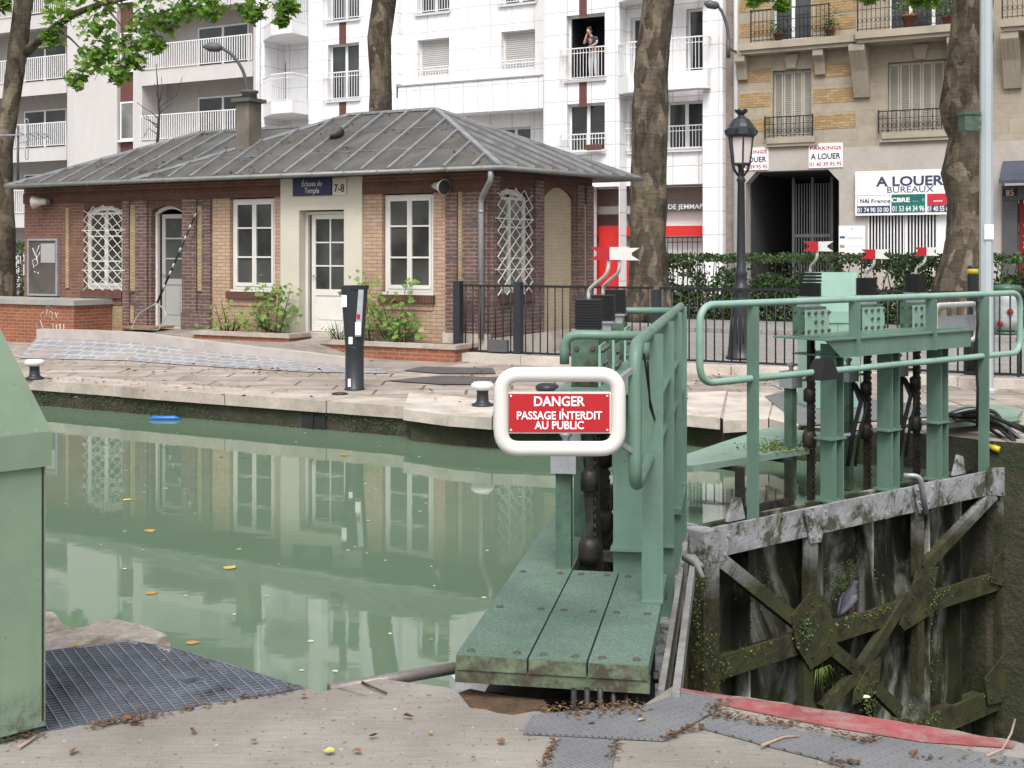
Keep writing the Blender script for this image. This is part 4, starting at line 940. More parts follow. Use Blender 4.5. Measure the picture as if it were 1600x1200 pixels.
strap([(1116,868),(1262,985)], .11); strap([(1270,990),(1345,1052),(1405,1112)], .11); strap([(1553,772),(1440,890)], .10); strap([(1418,930),(1342,1050),(1285,1110)], .10)
strap([(1270,830),(1268,965)], .11, .0, 'upright'); strap([(1437,782),(1437,900)], .10, .0, 'upright'); strap([(1437,935),(1437,1085)], .10, .0, 'upright'); strap([(1262,1000),(1262,1130)], .12, .0, 'upright')
def gusset(pts, v=-.03):
    q = MB(); P = [qf(*p) for p in pts]; q.xz(FL, P, v, v+.012)
    cx = sum(p[0] for p in P)/len(P); cz = sum(p[1] for p in P)/len(P)
    bolts(q, FL, [(cx+(p[0]-cx)*.68, cz+(p[1]-cz)*.68) for p in P], v, .014, .012); q.build('gusset_plate', m_beam, farg)
gusset([(1252,796),(1292,788),(1284,822),(1278,846),(1262,848),(1258,825)]); gusset([(1424,758),(1458,750),(1449,785),(1444,802),(1432,802),(1428,785)])
gusset([(1232,960),(1262,925),(1282,930),(1305,985),(1300,1020),(1262,1045),(1240,1010)]); gusset([(1428,890),(1462,885),(1448,960),(1408,985),(1402,975),(1418,930)]); gusset([(1352,1040),(1372,1025),(1370,1062),(1340,1095),(1328,1100),(1330,1080)])
gusset([(1540,730),(1566,730),(1566,775),(1540,772)], -.028); gusset([(1098,830),(1140,828),(1132,872),(1098,885)], -.03)
gusset([(1550,870),(1566,860),(1566,915),(1545,910)], -.028); gusset([(1535,1060),(1566,1020),(1566,1095),(1540,1100)], -.028)
uf = [on(FL, x, HY, .426)[0] for x in (1266, 1354, 1431)]
zz = lambda x, y, v=.426: on(FL, x, y, v)[1]
sluices(FL, uf, [(zz(1266, 463), zz(1266, 426)), (zz(1354, 461), zz(1354, 434)), (zz(1431, 457), zz(1431, 428))], farg, [0, 0, 0], ext=(0,))
# flags of both leaves stand at the level the photograph shows
def flag_at(F, u, v, z0, x, y, root, scale=1.0):
    uu, zt_ = on(F, x, y, v-.12); q = MB()
    q.tube(rounded([F.p(u, v, z0-.01), F.p(u, v, z0+.05), F.p(uu, v-.12, zt_-.10), F.p(uu, v-.12, zt_+.01)], .05, 4), .0125*scale, 8); q.build('signal_stem', m_white_paint, root)
    q = MB(); o = F.p(uu, v-.12, 0); FF = Fr((o.x, o.y), R(82)); w_, h, z, e = .135*scale, .043*scale, zt_, .055*scale
    q.xz(FF, [(-w_, z-h), (-w_+e, z-.008), (-w_+e, z+.008), (-w_, z+h), (0, z+h*.95), (0, z-h*.95)], -.022, -.014, 0)
    q.xz(FF, [(.0005, z-h*.95), (.0005, z+h*.95), (w_, z+h), (w_-e, z+.008), (w_-e, z-.008), (w_, z-h)], -.022, -.014, 1)
    f = q.build('position_flag', [m_sign_red, m_white_paint], root); f['label'] = 'red and white swallow tailed position flag'
flag_at(NL, 1.50, .426, 1.507, 951, 396, near, .78); flag_at(NL, 2.24, .426, 1.505, 968, 397, near, .82)
flag_at(FL, uf[0], .426, zz(1266, 426), 1277, 385, farg, .98); flag_at(FL, uf[1], .426, zz(1354, 434), 1366, 397, farg, .98); flag_at(FL, uf[2], .426, zz(1431, 428), 1446, 393, farg, .92)
# far handrail
q = MB(); u1 = on(FL, 1594, 500, .06)[0]
zr = [on(FL, x, y, .06)[1] for x, y in ((1180, 470), (1500, 460))]
q.tube(rounded([FL.p(.02, .06, .80), FL.p(.02, .06, 1.37), FL.p(u1, .06, 1.37), FL.p(u1, .06, .80)], .15, 8, closed=True), .027, 12, closed=True)
q.build('handrail', m_green_lt, farg)
for x, zb in ((1176, -.27), (1335, .90), (1455, .90), (1537, -.27)):
    u = on(FL, x, HY, .05)[0]; q = MB(); q.box(FL, u-.008, u+.008, .0, .10, zb, 1.345); q.box(FL, u+.008, u+.02, .004, .016, zb, 1.345); q.build('rail_post', m_green, farg, bevel=.002, seg=1)
# walkway pieces behind the rail
q = MB(); zw = .12
pl = [G(1078,728,zw), G(1310,693,zw), G(1300,676,zw), G(1200,668,zw), G(1130,690,zw), G(1048,718,zw)]
q.prism([xy(p) for p in pl], zw-.05, zw); m_walk_sheen = PT('sky_sheen_walkway_paint', (.20, .29, .235), .55, amt=.7, seed=2); wk = q.build('walkway_plate', m_walk_sheen, farg, bevel=.004)  # paler than the near planks: grazing sky sheen put into the paint colour
q = MB(); q.box(FL, .80, .85, .34, .40, -.32, .07); q.box(FL, 1.42, 1.46, .34, .40, -.32, .07); q.box(FL, .80, 1.46, .35, .38, -.32, -.25); q.box(FL, .8, .85, .4, .8, .03, .068); q.box(FL, 1.42, 1.46, .4, .8, .03, .068); q.build('walkway_bracket', m_dark_steel, farg)
q = MB(); pl = [G(1472,662,zw), G(1590,650,zw), G(1598,640,zw), G(1560,632,zw), G(1470,640,zw)]
q.prism([xy(p) for p in pl], zw-.05, zw); q.build('walkway_plate', m_walk_sheen, farg, bevel=.004)
q = MB(); q.tube([FL.p(uf[0]+.1, .45, .17), FL.p(uf[-1]+.7, .45, .17)], .018, 8); q.build('rinse_pipe', m_grey_steel, farg)
q = MB(); p = qf(1290, 575); q.hexa([FL.p(p[0]-.13, -.05, p[1]-.09), FL.p(p[0]+.13, -.05, p[1]-.09), FL.p(p[0]+.13, .10, p[1]-.09), FL.p(p[0]-.13, .10, p[1]-.09)], [FL.p(p[0]-.05, -.03, p[1]+.07), FL.p(p[0]+.05, -.03, p[1]+.07), FL.p(p[0]+.05, .08, p[1]+.07), FL.p(p[0]-.05, .08, p[1]+.07)]); q.build('junction_cover', m_black, farg, bevel=.008)
for i in (1, 2): 
    u = uf[i]-.10; q = MB(); q.tube([FL.p(u, .52, .66), FL.p(u-.02, .40, .45), FL.p(u-.10, .42, .2), FL.p(u-.14, .45, -.1)], .02, 7); q.build('hose', m_black, farg); q = MB(); q.tube([FL.p(u+.04, .5, .6), FL.p(u+.01, .36, .42), FL.p(u-.06, .38, .2), FL.p(u-.1, .40, -.1)], .014, 7); q.build('hose', m_black, farg)
q = MB(); a = on(FL, 1437, 748, -.03); q.tube(rounded([FL.p(a[0]-.12, .05, a[1]+.03), FL.p(a[0]-.02, -.05, a[1]+.03), FL.p(a[0]+.05, -.06, a[1]-.30)], .06, 4), .022, 8); q.build('bent_pipe', m_grey_steel, farg)
for x in (1148, 1497):
    u = on(FL, x, HY, .12)[0]; q = MB(); q.xz(FL, [(u-.10, -.26), (u+.10, -.26), (u+.05, -.10), (u-.02, -.08)], .10, .13); q.build('lifting_eye', m_beam, farg)
q = MB(); u = on(FL, 1525, HY, .1)[0]; q.tube([FL.p(u, .09, 1.30), FL.p(u+.01, .09, 1.1), FL.p(u-.03, .09, .85), FL.p(u+.01, .09, .5), FL.p(u, .09, .15)], .012, 6); q.build('cable', m_black, farg)
# back of the other warning sign, on the far rail
u0, u1 = on(FL, 1466, HY, .12)[0], on(FL, 1530, HY, .12)[0]; z0, z1 = on(FL, 1500, 533, .12)[1], on(FL, 1500, 476, .12)[1]
r = thing('danger_sign', 'blank grey back of a warning sign in white tube frame on the far gate rail', 'warning sign', FL.p((u0+u1)/2, .12, z0))
q = MB(); q.tube(rounded([FL.p(u0, .15, z0), FL.p(u1, .15, z0), FL.p(u1, .15, z1), FL.p(u0, .15, z1)], .07, 5, closed=True), .024, 10, closed=True); q.build('tube_frame', m_white_paint, r)
q = MB(); q.box(FL, u0+.02, u1-.02, .145, .155, z0+.10, z1-.10); q.build('back_plate', m_grey_steel, r)
# coiled black hoses by the far hinge
r = thing('hose_bundle', 'tangle of black hoses and one yellow coupling by the far gate hinge', 'hoses', G(1545, 690, .0))
rnd = random.Random(4)
for k in range(9):
    q = MB(); x0 = 1480+rnd.uniform(-8, 20); a = A(x0, 652+rnd.uniform(-6, 6), 11.9+rnd.uniform(-.15, .2)); b = A(1530+rnd.uniform(-10, 30), 650+rnd.uniform(-8, 22), 11.8+rnd.uniform(-.2, .2)); c = A(1600+rnd.uniform(-10, 25), 700+rnd.uniform(-25, 12), 11.6+rnd.uniform(-.1, .2))
    q.tube(rounded([a, a.lerp(b, .5)+Vector((0, 0, .05)), b+Vector((0, 0, .06)), b.lerp(c, .6)+Vector((0, 0, .03)), c], .25, 6), rnd.choice((.015, .02, .022)), 7); q.build('hose', m_black if k else m_grey_steel, r)
q = MB(); a = A(1545, 697, 11.6); b = A(1562, 703, 11.55); q.tube([a, a.lerp(b, .3), a.lerp(b, .31), b], [.022, .022, .03, .03], 8); q.build('coupling', M('yellow_plastic', (.55, .42, .03), .4, bump=0), r)
# ------------------------------------------------------------------ near quay: cabinet, grating, plates, stone
def lock_cabinet(corner, ang, lab, mat, wid, dep, il=.10, ir=.15, zt_=1.53):
    F = Fr(corner, ang); r = thing('control_cabinet', lab, 'cabinet', F.p(0, 0, 0), 'green control cabinets of the lock')
    q = MB(); q.box(F, -wid, 0, 0, dep, .03, .99); q.box(F, -wid+.03, -.03, .03, dep-.03, 0, .03); q.build('body', mat, r, bevel=.006)
    q = MB(); q.box(F, -wid*.52, -wid*.515, -.004, .001, .10, .96); q.box(F, -.014, -.008, -.003, .004, .05, .98); q.build('door_seam', m_dark_steel, r)
    q = MB(); e = .016
    b0 = [F.p(-wid-e, -e, .975), F.p(e, -e, .975), F.p(e, dep+e, .975), F.p(-wid-e, dep+e, .975)]; b1 = [p+Vector((0, 0, .125)) for p in b0]
    t1 = [F.p(-wid+il, .10, zt_), F.p(-ir, .10, zt_), F.p(-ir, dep-.10, zt_), F.p(-wid+il, dep-.10, zt_)]
    q.hexa(b0, b1); q.hexa(b1, t1); q.build('sloped_hood', mat, r, bevel=.005)
    return r
c0 = G(71, 1146); lock_cabinet(xy(c0), R(45), 'sage green metal control cabinet with sloped hood standing on the near concrete quay', m_cabinet, 1.0, .62)
c1 = G(1346, 641); lock_cabinet(xy(c1), R(80), 'pale mint control cabinet with sloped hood behind the far gate machinery', m_green_lt, .54, .5, .05, .01)
# grating over the recess
gp = [(-150,1040),(72,1017),(195,1000),(268,1011),(476,1074),(72,1142),(-150,1180)]
GP = [G(*p) for p in gp]
def clip_line(p, d, poly):
    ts = []
    for i in range(len(poly)):
        a, b = poly[i], poly[(i+1) % len(poly)]; e = (b.x-a.x, b.y-a.y); den = d[0]*e[1]-d[1]*e[0]
        if abs(den) < 1e-9: continue
        t = ((a.x-p[0])*e[1]-(a.y-p[1])*e[0])/den; u = ((a.x-p[0])*d[1]-(a.y-p[1])*d[0])/den
        if 0 <= u <= 1: ts.append(t)
    return (min(ts), max(ts)) if len(ts) >= 2 else None
hole = [G(278,1064), G(305,1056), G(322,1062), G(292,1071)]
hc = sum(hole, Vector())/4
q = MB()
dA = (G(142,1129)-G(72,1027)).normalized(); dB = (G(400,1010)-G(72,1058)).normalized()
o = G(200, 1070)
for d, sp_, w_, dp_, top in ((dA, .046, .0065, .030, .001), (dB, .030, .0060, .026, -.004)):
    nrm = Vector((-d.y, d.x, 0))
    for k in range(-130, 130):
        p = o+nrm*sp_*k; c = clip_line((p.x, p.y), (d.x, d.y), GP)
        if not c or c[1]-c[0] < .02: continue
        segs = [c]; hh = clip_line((p.x, p.y), (d.x, d.y), hole)
        if hh: segs = [(c[0], hh[0]), (hh[1], c[1])]
        for a, b in segs:
            if b > a: q.bar(p+d*a+Vector((0, 0, top-dp_/2)), p+d*b+Vector((0, 0, top-dp_/2)), w_, dp_)
for P in (GP, hole):
    for i in range(len(P)): q.bar(P[i]+Vector((0, 0, -.014)), P[(i+1) % len(P)]+Vector((0, 0, -.014)), .006, .03)
m_grate = M('dark_grating', (.19, .21, .25), .5, metal=.4, var=.3, scale=6, bump=.05, dirt=(.05, .045, .04), dscale=4, damt=(.55, .75))
tag(q.build('walkway_grating', m_grate, at=G(200, 1070)), 'dark steel walkway grating with a square hole beside the sage green cabinet', 'grating')
q = MB(); sp = [(20,968),(72,955),(84,956),(92,965),(98,976),(112,981),(132,979),(150,972),(166,966),(186,968),(212,974),(240,982),(258,990),(266,1000),(266,1016),(236,1006),(195,1001),(72,1017),(20,1022)]
q.prism([xy(G(*p)) for p in sp], -.45, -.001, 0, 1); q.box(W0, G(150,990).x-.2, G(150,990).x+.2, G(150,990).y-.1, G(150,990).y+.1, -.9, -.45)
tag(q.build('broken_capstone', [M('rough_capstone', (.36, .325, .29), .9, var=.28, scale=5, fine=45, bump=1.0, bdist=.02, dirt=(.17, .14, .115), dscale=4, damt=(.46, .62)), m_stone], at=G(150, 990), bevel=.010), 'broken pale capstone between the grating and the green water', 'stone')
q = MB(); bp = [(714,1083),(734,1076),(790,1087),(850,1093),(862,1116),(834,1116),(800,1121),(735,1108)]
q.prism([xy(G(x, y, -.06)) for x, y in bp], -.5, -.06)
m_rust = M('rusty_broken_stone', (.13, .08, .045), .95, var=.45, scale=9, fine=50, bump=1.0, bdist=.02, dirt=(.05, .04, .03), dscale=9)
tag(q.build('broken_quay_stone', m_rust, at=G(790, 1100), bevel=.01), 'rust brown broken stone at the quay edge below the planked walkway', 'stone')
def checker():
    t = NT('checker_plate'); c = (.215, .22, .235)
    v = t.coords(scale=(1, 1, 1), rot=(0, 0, R(52)))
    b = t.n('ShaderNodeTexBrick'); b.inputs['Scale'].default_value = 1; b.inputs['Brick Width'].default_value = .085; b.inputs['Row Height'].default_value = .0165; b.inputs['Mortar Size'].default_value = .0022; b.inputs['Mortar Smooth'].default_value = .8; t.l(v, b.inputs[0])
    col = t.ramp(t.noise(3, 6, .7), [(.3, sc(c, .8)), (.7, sc(c, 1.2))])
    col = t.mixc(t.ramp(b.outputs['Fac'], [(0, 0.0), (1, .9)]), col, sc(c, .35))
    col = t.mixc(t.ramp(t.noise(4, 7, .75), [(.56, 0.0), (.7, .55)]), col, (.22, .18, .13))
    t.bump(t.ramp(b.outputs['Fac'], [(0, 1.0), (1, 0.0)]), .6, .003); return t.set(col, .5, .25, .4)
m_check = checker()
for lab, pts in (('bent checker plate along the quay edge in front of the planked walkway', [(817,1149),(832,1121),(1007,1107),(1072,1084),(1129,1097),(1114,1116),(1038,1160)]),
                 ('small checker plate strip running towards the viewer from the bent plate', [(873,1156),(966,1161),(948,1240),(838,1240)]),
                 ('long checker plate with a stepped corner behind the red painted edge', [(1096,1140),(1116,1121),(1200,1137),(1353,1166),(1378,1156),(1640,1197),(1660,1250),(1400,1228),(1279,1188),(1200,1168)])):
    q = MB(); P = [G(*p) for p in pts]; q.prism([xy(p) for p in P], .004, .012); c = sum(P, Vector())/len(P)
    tag(q.build('checker_plate', m_check, at=(c.x, c.y, .004)), lab, 'metal plate', 'checker plates on the near quay')
q = MB(); P = [G(x, y) for x, y in ((1195,622),(1225,614),(1500,640),(1498,650),(1252,668))]
q.prism([xy(p) for p in P], .014, .024); tag(q.build('checker_plate', m_check, at=P[0]), 'wide checker plate on the far quay behind the gate columns', 'metal plate')
# pipe and board in the water
q = MB(); q.tube([A(514, 1078, 5.25), A(722, 1042, 5.55)], .026, 12); tag(q.build('steel_pipe', M('dull_pipe', (.26, .23, .22), .45, metal=.4, var=.25, dirt=(.12, .09, .07)), at=A(514, 1078, 5.25)), 'grey brown steel pipe slanting from the quay to under the planked walkway', 'pipe')
q = MB(); a, b = G(708, 1075, WL+.05), G(900, 1050, WL+.05); q.bar(a+Vector((0, 0, .0)), b, .10, .10); tag(q.build('floating_boom', M('white_metal_boom', (.62, .62, .66), .4, metal=.2, var=.2, dirt=(.3, .3, .32), dscale=4), at=a, bevel=.01), 'pale metal beam floating in the water below the planked walkway', 'beam')

# litter of leaves: single leaves on the quay and on the water, dusty crumbs as stuff
rnd = random.Random(21)
def dryleaf(p, size, mat, lab, group, flat=False):
    q = MB(); n = Vector((rnd.gauss(0, .02 if flat else .35), rnd.gauss(0, .02 if flat else .35), 1)).normalized(); u = Vector((rnd.uniform(-1, 1), rnd.uniform(-1, 1), 0)).normalized(); v = n.cross(u)
    sh = [(0,0),(.25,.1),(.42,.45),(.2,.7),(0,1),(-.2,.72),(-.4,.4),(-.22,.1)]
    curl = 0.02 if flat else .35
    mid = [p+u*t*size+n*(curl*size*(t-.5)**2) for t in (0, .5, 1)]
    for sgn in (1, -1):
        side = [p+(u*b+v*abs(a)*sgn)*size+n*(curl*abs(a)*size*1.2+curl*size*(b-.5)**2) for a, b in ((.25,.1),(.42,.45),(.2,.72))]
        q.poly([mid[0], side[0], side[1], side[2], mid[2], mid[1]] if sgn > 0 else [mid[1], mid[2], side[2], side[1], side[0], mid[0]])
    tag(q.build('fallen_leaf', mat, at=p), lab, 'leaf', group)
spots = [(186,1062,1),(119,1010,0),(258,1038,0),(318,1037,1),(205,1130,1),(222,1126,0),(671,1148,0),(553,1178,1),(575,1158,1),(524,1180,2),(630,1125,1),(470,1092,1),(735,1190,1),(790,1165,1),(1360,1095,3),(1430,1180,1),(1520,1175,1),(300,1150,1),(120,1175,1),(400,1165,1),(1010,1130,3),(930,1135,1),(885,1090,1)]
for x, y, k in spots[:22]:
    dryleaf(G(x, y)+Vector((0, 0, .014)), rnd.uniform(.022, .05), m_leafdry[k], 'small dry leaf lying on the near concrete or grating', 'dry leaves on the near quay')
for i in range(70):
    x, y = rnd.uniform(80, 850), 660+390*rnd.random()**1.4
    if y > 900 and x < 290: continue
    if x > 700-(y-660)*-.0 and y > 760 and x > 1150-.42*y: continue
    k = rnd.choice((3, 3, 3, 3, 2, 0)); big = rnd.random() < .03
    dryleaf(G(x, y, WL+.003), rnd.uniform(.05, .08) if big else rnd.uniform(.02, .042), m_leafdry[rnd.choice((0, 2))] if big else m_leafdry[k], 'little leaf or petal floating on the green canal water', 'leaves floating on the canal', True)
for x, y, s_, k in ((232,827,.11,0),(352,889,.11,2),(228,928,.08,0),(290,1004,.08,0),(540,712,.12,0),(203,779,.09,2)):
    dryleaf(G(x, y, WL+.004), s_, m_leafdry[k], 'larger %s leaf floating on the green canal water' % ('yellow' if k == 2 else 'orange'), 'large %s leaves floating on the canal' % ('yellow' if k == 2 else 'orange'), True)
for i in range(60):
    x = rnd.uniform(80, 1100); y = 596+rnd.random()*30+(x-80)*.016
    if rnd.random() < .5: x, y = rnd.uniform(100, 600), 566+(x-100)*.01+rnd.random()*16
    dryleaf(G(x, y)+Vector((0, 0, .03)), rnd.uniform(.05, .10), m_leafdry[rnd.choice((0, 1, 1, 1))], 'brown leaf lying on the far stone quay', 'leaves on the far quay')
q = MB()
def crumbs(pts, n, wdt, z=.008, s0=.004, s1=.014, Z=0.0):
    for i in range(int(n*(.55 if s1 < .0141 else .8))):
        k = rnd.randrange(len(pts)-1); f = rnd.random(); x = pts[k][0]+(pts[k+1][0]-pts[k][0])*f+rnd.gauss(0, wdt*1.6); y = pts[k][1]+(pts[k+1][1]-pts[k][1])*f+rnd.gauss(0, wdt*.6)
        p = G(x, y, Z)+Vector((0, 0, z+rnd.random()*.012)); a = rnd.uniform(0, 6.28); s_ = rnd.uniform(s0, s1); u = Vector((math.cos(a), math.sin(a), rnd.uniform(-.3, .3)))*s_; v = Vector((-math.sin(a), math.cos(a), rnd.uniform(-.3, .3)))*s_*.5
        q.poly([p-u, p-v, p+u, p+v], rnd.choice((0, 1, 1, 1)))
crumbs([(845,1113),(1000,1108)], 300, 5, .014); crumbs([(880,1122),(1000,1117)], 160, 6, .014); crumbs([(1130,1100),(1115,1120),(1180,1132),(1240,1140)], 420, 6, .014); crumbs([(1200,1128),(1300,1150),(1350,1165),(1372,1158)], 300, 3, .014)
crumbs([(1098,1140),(1060,1150),(1038,1160)], 140, 3, .014); crumbs([(868,1160),(850,1200)], 160, 3); crumbs([(964,1162),(955,1190)], 90, 3); crumbs([(140,1138),(240,1120)], 260, 4, .01); crumbs([(240,1120),(476,1076)], 200, 3, .006); crumbs([(0,1160),(65,1150)], 140, 5, .01); crumbs([(1420,1190),(1600,1200)], 60, 5, .014); crumbs([(1300,1195),(1335,1200)], 80, 5, .014); crumbs([(205,1128),(212,1136)], 90, 5, .01)
crumbs([(720,588),(1060,588)], 260, 5, .03, .015, .04); crumbs([(1080,596),(1240,600)], 260, 7, .03, .015, .045); crumbs([(60,566),(330,578),(600,590)], 240, 4, .02, .012, .03); crumbs([(60,592),(380,608)], 160, 4, .02, .012, .03); crumbs([(1130,508),(1240,520)], 160, 6, .03, .02, .05); crumbs([(1420,590),(1600,600)], 120, 8, .03, .015, .04)
for i in range(1100):                                # debris blown on the roof
    s = rnd.uniform(-20.5, -10.2); f = rnd.random()**1.6; f = f if s < -13 else f*.9
    if rnd.random() < .5: s += .1
    z = ZE+1.31*f if s > sM+3.3*f and s < sR-2.7*f else ZE-.01+1.14*f
    if s < sW+.3+2.97*f or s > sR-.2-2.7*f: continue
    if mnoise.noise(Vector((s*.8, f*4, 3))) < .02: continue
    p = CAN.p(s, EV+.06+2.37*f, z+.035); a = rnd.uniform(0, 6.28); s_ = rnd.uniform(.012, .04); u = Vector((math.cos(a), math.sin(a), rnd.uniform(0, .5)))*s_; v = Vector((-math.sin(a), math.cos(a), rnd.uniform(0, .6)))*s_*.6
    q.poly([p-u, p-v, p+u, p+v], rnd.choice((0, 0, 1)))
tag(q.build('leaf_litter', [M('litter_tan', (.20, .115, .05), .9, var=.3, bump=0), M('litter_brown', (.10, .055, .032), .9, var=.3, bump=0)]), kind='stuff')
def twig(pts, lab):
    q = MB(); P = [G(x, y)+Vector((0, 0, z)) for x, y, z in pts]; q.tube(P, [.006]+[.004]*(len(P)-1), 6); tag(q.build('twig', m_twig if 'brown' in lab else M('pale_twig', (.36, .27, .2), .9), at=P[0]), lab, 'twig')
twig([(1541,1188,.015),(1566,1180,.02),(1580,1168,.05),(1586,1150,.06)], 'curved pale twig at the corner of the red painted edge'); twig([(1190,1172,.016),(1225,1160,.02),(1248,1157,.016)], 'thin pale twig lying on the long checker plate'); twig([(30,1172,.008),(62,1152,.012)], 'straight pale twig at the foot of the sage green cabinet'); twig([(566,1070,.01),(580,1078,.014),(604,1087,.01)], 'dark brown twig on the concrete next to the steel pipe')
# ------------------------------------------------------------------ far quay: bollards, terminal, railing, lamp
def bollard(x, y, hpx, lab):
    p = G(x, y, .012); k = hpx/1950*p.y; r = thing('mooring_bollard', lab, 'bollard', p, 'mooring bollards on the far quay')
    q = MB(); q.lathe(p, [(.125, 0), (.125, .02), (.085, .035), (.07, .06), (.066, k*.55), (.07, k*.66)], 20); q.build('shaft', m_charcoal, r)
    q = MB(); q.lathe(p, [(.07, k*.64), (.12, k*.70), (.135, k*.80), (.13, k*.90), (.095, k*.985), (.03, k), (.0, k)], 20); q.build('cap', m_white_paint if x != 855 else m_charcoal, r)
bollard(754, 634, 38, 'white capped mooring bollard beside the warning sign'); bollard(54, 592, 31, 'white capped mooring bollard near the cobbled ramp'); bollard(855, 637, 38, 'dark mooring bollard partly hidden behind the warning sign')
# black service terminal
p = G(554, 609, .0); r = thing('service_terminal', 'charcoal cylindrical boat service terminal with stickers on the far quay', 'terminal', p)
k = p.y/1950; q = MB(); q.lathe(p, [(.130, 0), (.130, .02), (.118, .03), (.118, 66*k), (.12, 67*k)], 24); q.build('base_post', m_charcoal, r)
q = MB(); TF = Fr(xy(p), R(95)); hb, ht = 70*k, 163*k
def hull(w0, w1, d0, d1, zb, ztp, open_=False):
    n = 20; out = []
    for z, w_, d_ in ((zb, w0, d0), (ztp, w1, d1)):
        out.append([TF.p(w_*math.copysign(abs(math.cos(a))**.6, math.cos(a)), d_*math.copysign(abs(math.sin(a))**.6, math.sin(a)), z) for a in [6.2832*i/n for i in range(n)]])
    for i in range(n): q.poly([out[0][i], out[0][(i+1) % n], out[1][(i+1) % n], out[1][i]], smooth=True)
    q.poly(out[1]); q.poly(out[0][::-1])
hull(.112, .112, .112, .112, 67*k, hb); hull(.115, .165, .115, .15, hb, ht)
q.build('head', m_charcoal, r)
q = MB(); q.xz(TF, [(.04, hb+.12), (.115, hb+.12), (.150, ht-.05), (.085, ht-.05)], -.162, -.130); q.build('front_panel', M('grey_terminal_face', (.34, .37, .40), .35, var=.15, scale=9), r)
for x0, x1, z0, z1, y in ((-.135, -.07, ht-.27, ht-.12, -.143), (-.05, .0, hb+.02, hb+.11, -.118), (.045, .115, hb+.14, hb+.30, -.1665), (-.06, -.025, .05, .15, -.117)): q = MB(); q.box(TF, x0, x1, y-.004, y+.03, z0, z1); q.build('sticker', m_sign_white, r)
q = MB(); q.box(TF, .065, .105, -.1685, -.1655, hb+.34, hb+.40); q.build('red_sticker', m_sign_red, r)
q = MB(); q.xz(TF, [(-.02, ht-.05), (.165, ht-.05), (.165, ht), (-.02, ht)], -.155, .1); q.build('hood', m_black, r, bevel=.01)
q = MB(); q.lathe(G(531, 616, .012), [(.10, 0), (.10, .012), (.07, .02)], 20); tag(q.build('cover_plate', m_dark_steel, at=G(531, 616, .012)), 'small round iron cover on the quay beside the service terminal', 'cover')
# floating blue plastic
q = MB(); p = G(258, 656, WL); q.tube([p+Vector((-.20, 0, .01)), p+Vector((-.14, 0, .02)), p+Vector((.12, 0, .022)), p+Vector((.2, 0, .008))], [.015, .03, .032, .012], 8); tag(q.build('plastic_bottle', M('blue_plastic', (.02, .14, .45), .3, bump=0), at=p), 'bright blue plastic piece floating by the far wall', 'litter')

# railing along the footpath
t_r = 17.4
r = thing('metal_railing', 'long black iron railing with thin upright bars along the footpath', 'railing', CAN.p(S(716, HY, t_r)[0], t_r, 0))
ps = [S(716, HY, t_r)[0], S(810, HY, t_r)[0]]
while ps[-1] < 9: ps.append(ps[-1]+2.35)
for i, s in enumerate(ps):
    q = MB(); q.box(CAN, s-.06, s+.06, t_r-.06, t_r+.06, -.01, 1.29 if i < 2 else 1.2); q.build('post', m_charcoal, r, bevel=.006)
for a, b in zip(ps, ps[1:]):
    q = MB(); q.box(CAN, a+.06, b-.06, t_r-.025, t_r+.025, 1.205, 1.24); q.box(CAN, a+.06, b-.06, t_r-.02, t_r+.02, .15, .18); n = int((b-a)/.128)
    for k in range(1, n): x = a+(b-a)*k/n; q.tube([CAN.p(x, t_r, .17), CAN.p(x, t_r, 1.22)], .0115, 6)
    q.build('panel', m_black_paint, r)
q = MB(); s = (ps[0]+ps[1])/2; q.box(CAN, s+.05, s+.40, t_r-.09, t_r-.02, .17, .36); q.build('lock_box', m_dgrey, r, bevel=.005)
# old street lamp
p = G(1158, 561, .006); r = thing('street_lamp', 'ornate cast iron street lamp with crown topped lantern and fluted post', 'street lamp', p); k = p.y/1950
def lz(y): return (561-y)*k
def lr(w_): return w_*k/2
q = MB(); q.lathe(p, [(lr(48), 0), (lr(48), .04), (lr(43), .06), (lr(40), .20), (lr(37), .30), (lr(33), .62), (lr(30), .84), (lr(30), .90), (lr(24), .95), (lr(20), 1.05), (lr(27), 1.12), (lr(27), 1.17), (lr(19), 1.22), (lr(17), 1.36), (lr(21), 1.40), (lr(15), 1.46), (lr(13.5), 1.7), (lr(11), lz(285)), (lr(15), lz(282)), (lr(10), lz(277)), (lr(9), lz(262)), (lr(16), lz(258)), (lr(10), lz(255))], 24)
for i in range(12):
    a = 6.283*i/12; q.tube([p+Vector((math.cos(a)*lr(31.5), math.sin(a)*lr(31.5), .70)), p+Vector((math.cos(a)*lr(37), math.sin(a)*lr(37), .26))], .012, 5)
q.build('fluted_post', m_charcoal, r)
q = MB()
for i in range(6):
    a = 6.283*(i+.5)/6; d = Vector((math.cos(a), math.sin(a), 0)); q.bar(p+d*lr(29)+Vector((0, 0, lz(257))), p+d*lr(39)+Vector((0, 0, lz(214))), .022)
    q.tube([p+d*lr(10)+Vector((0, 0, lz(275))), p+d*lr(24)+Vector((0, 0, lz(266))), p+d*lr(29)+Vector((0, 0, lz(257)))], .012, 6)
q.lathe(p, [(lr(12), lz(259)), (lr(31), lz(258)), (lr(31), lz(255)), (lr(12), lz(254))], 6); q.build('lantern_frame', m_charcoal, r)
q = MB(); q.lathe(p, [(lr(26), lz(255)), (lr(35.5), lz(214))], 6, smooth=False); q.build('lantern_glass', m_lampglass, r)
q = MB(); q.lathe(p, [(lr(40), lz(215)), (lr(47), lz(211)), (lr(46), lz(201)), (lr(41), lz(199)), (lr(36), lz(194)), (lr(24), lz(186)), (lr(13), lz(183)), (lr(9), lz(180)), (lr(16), lz(176)), (lr(17), lz(173)), (lr(3), lz(178))], 12, smooth=False)
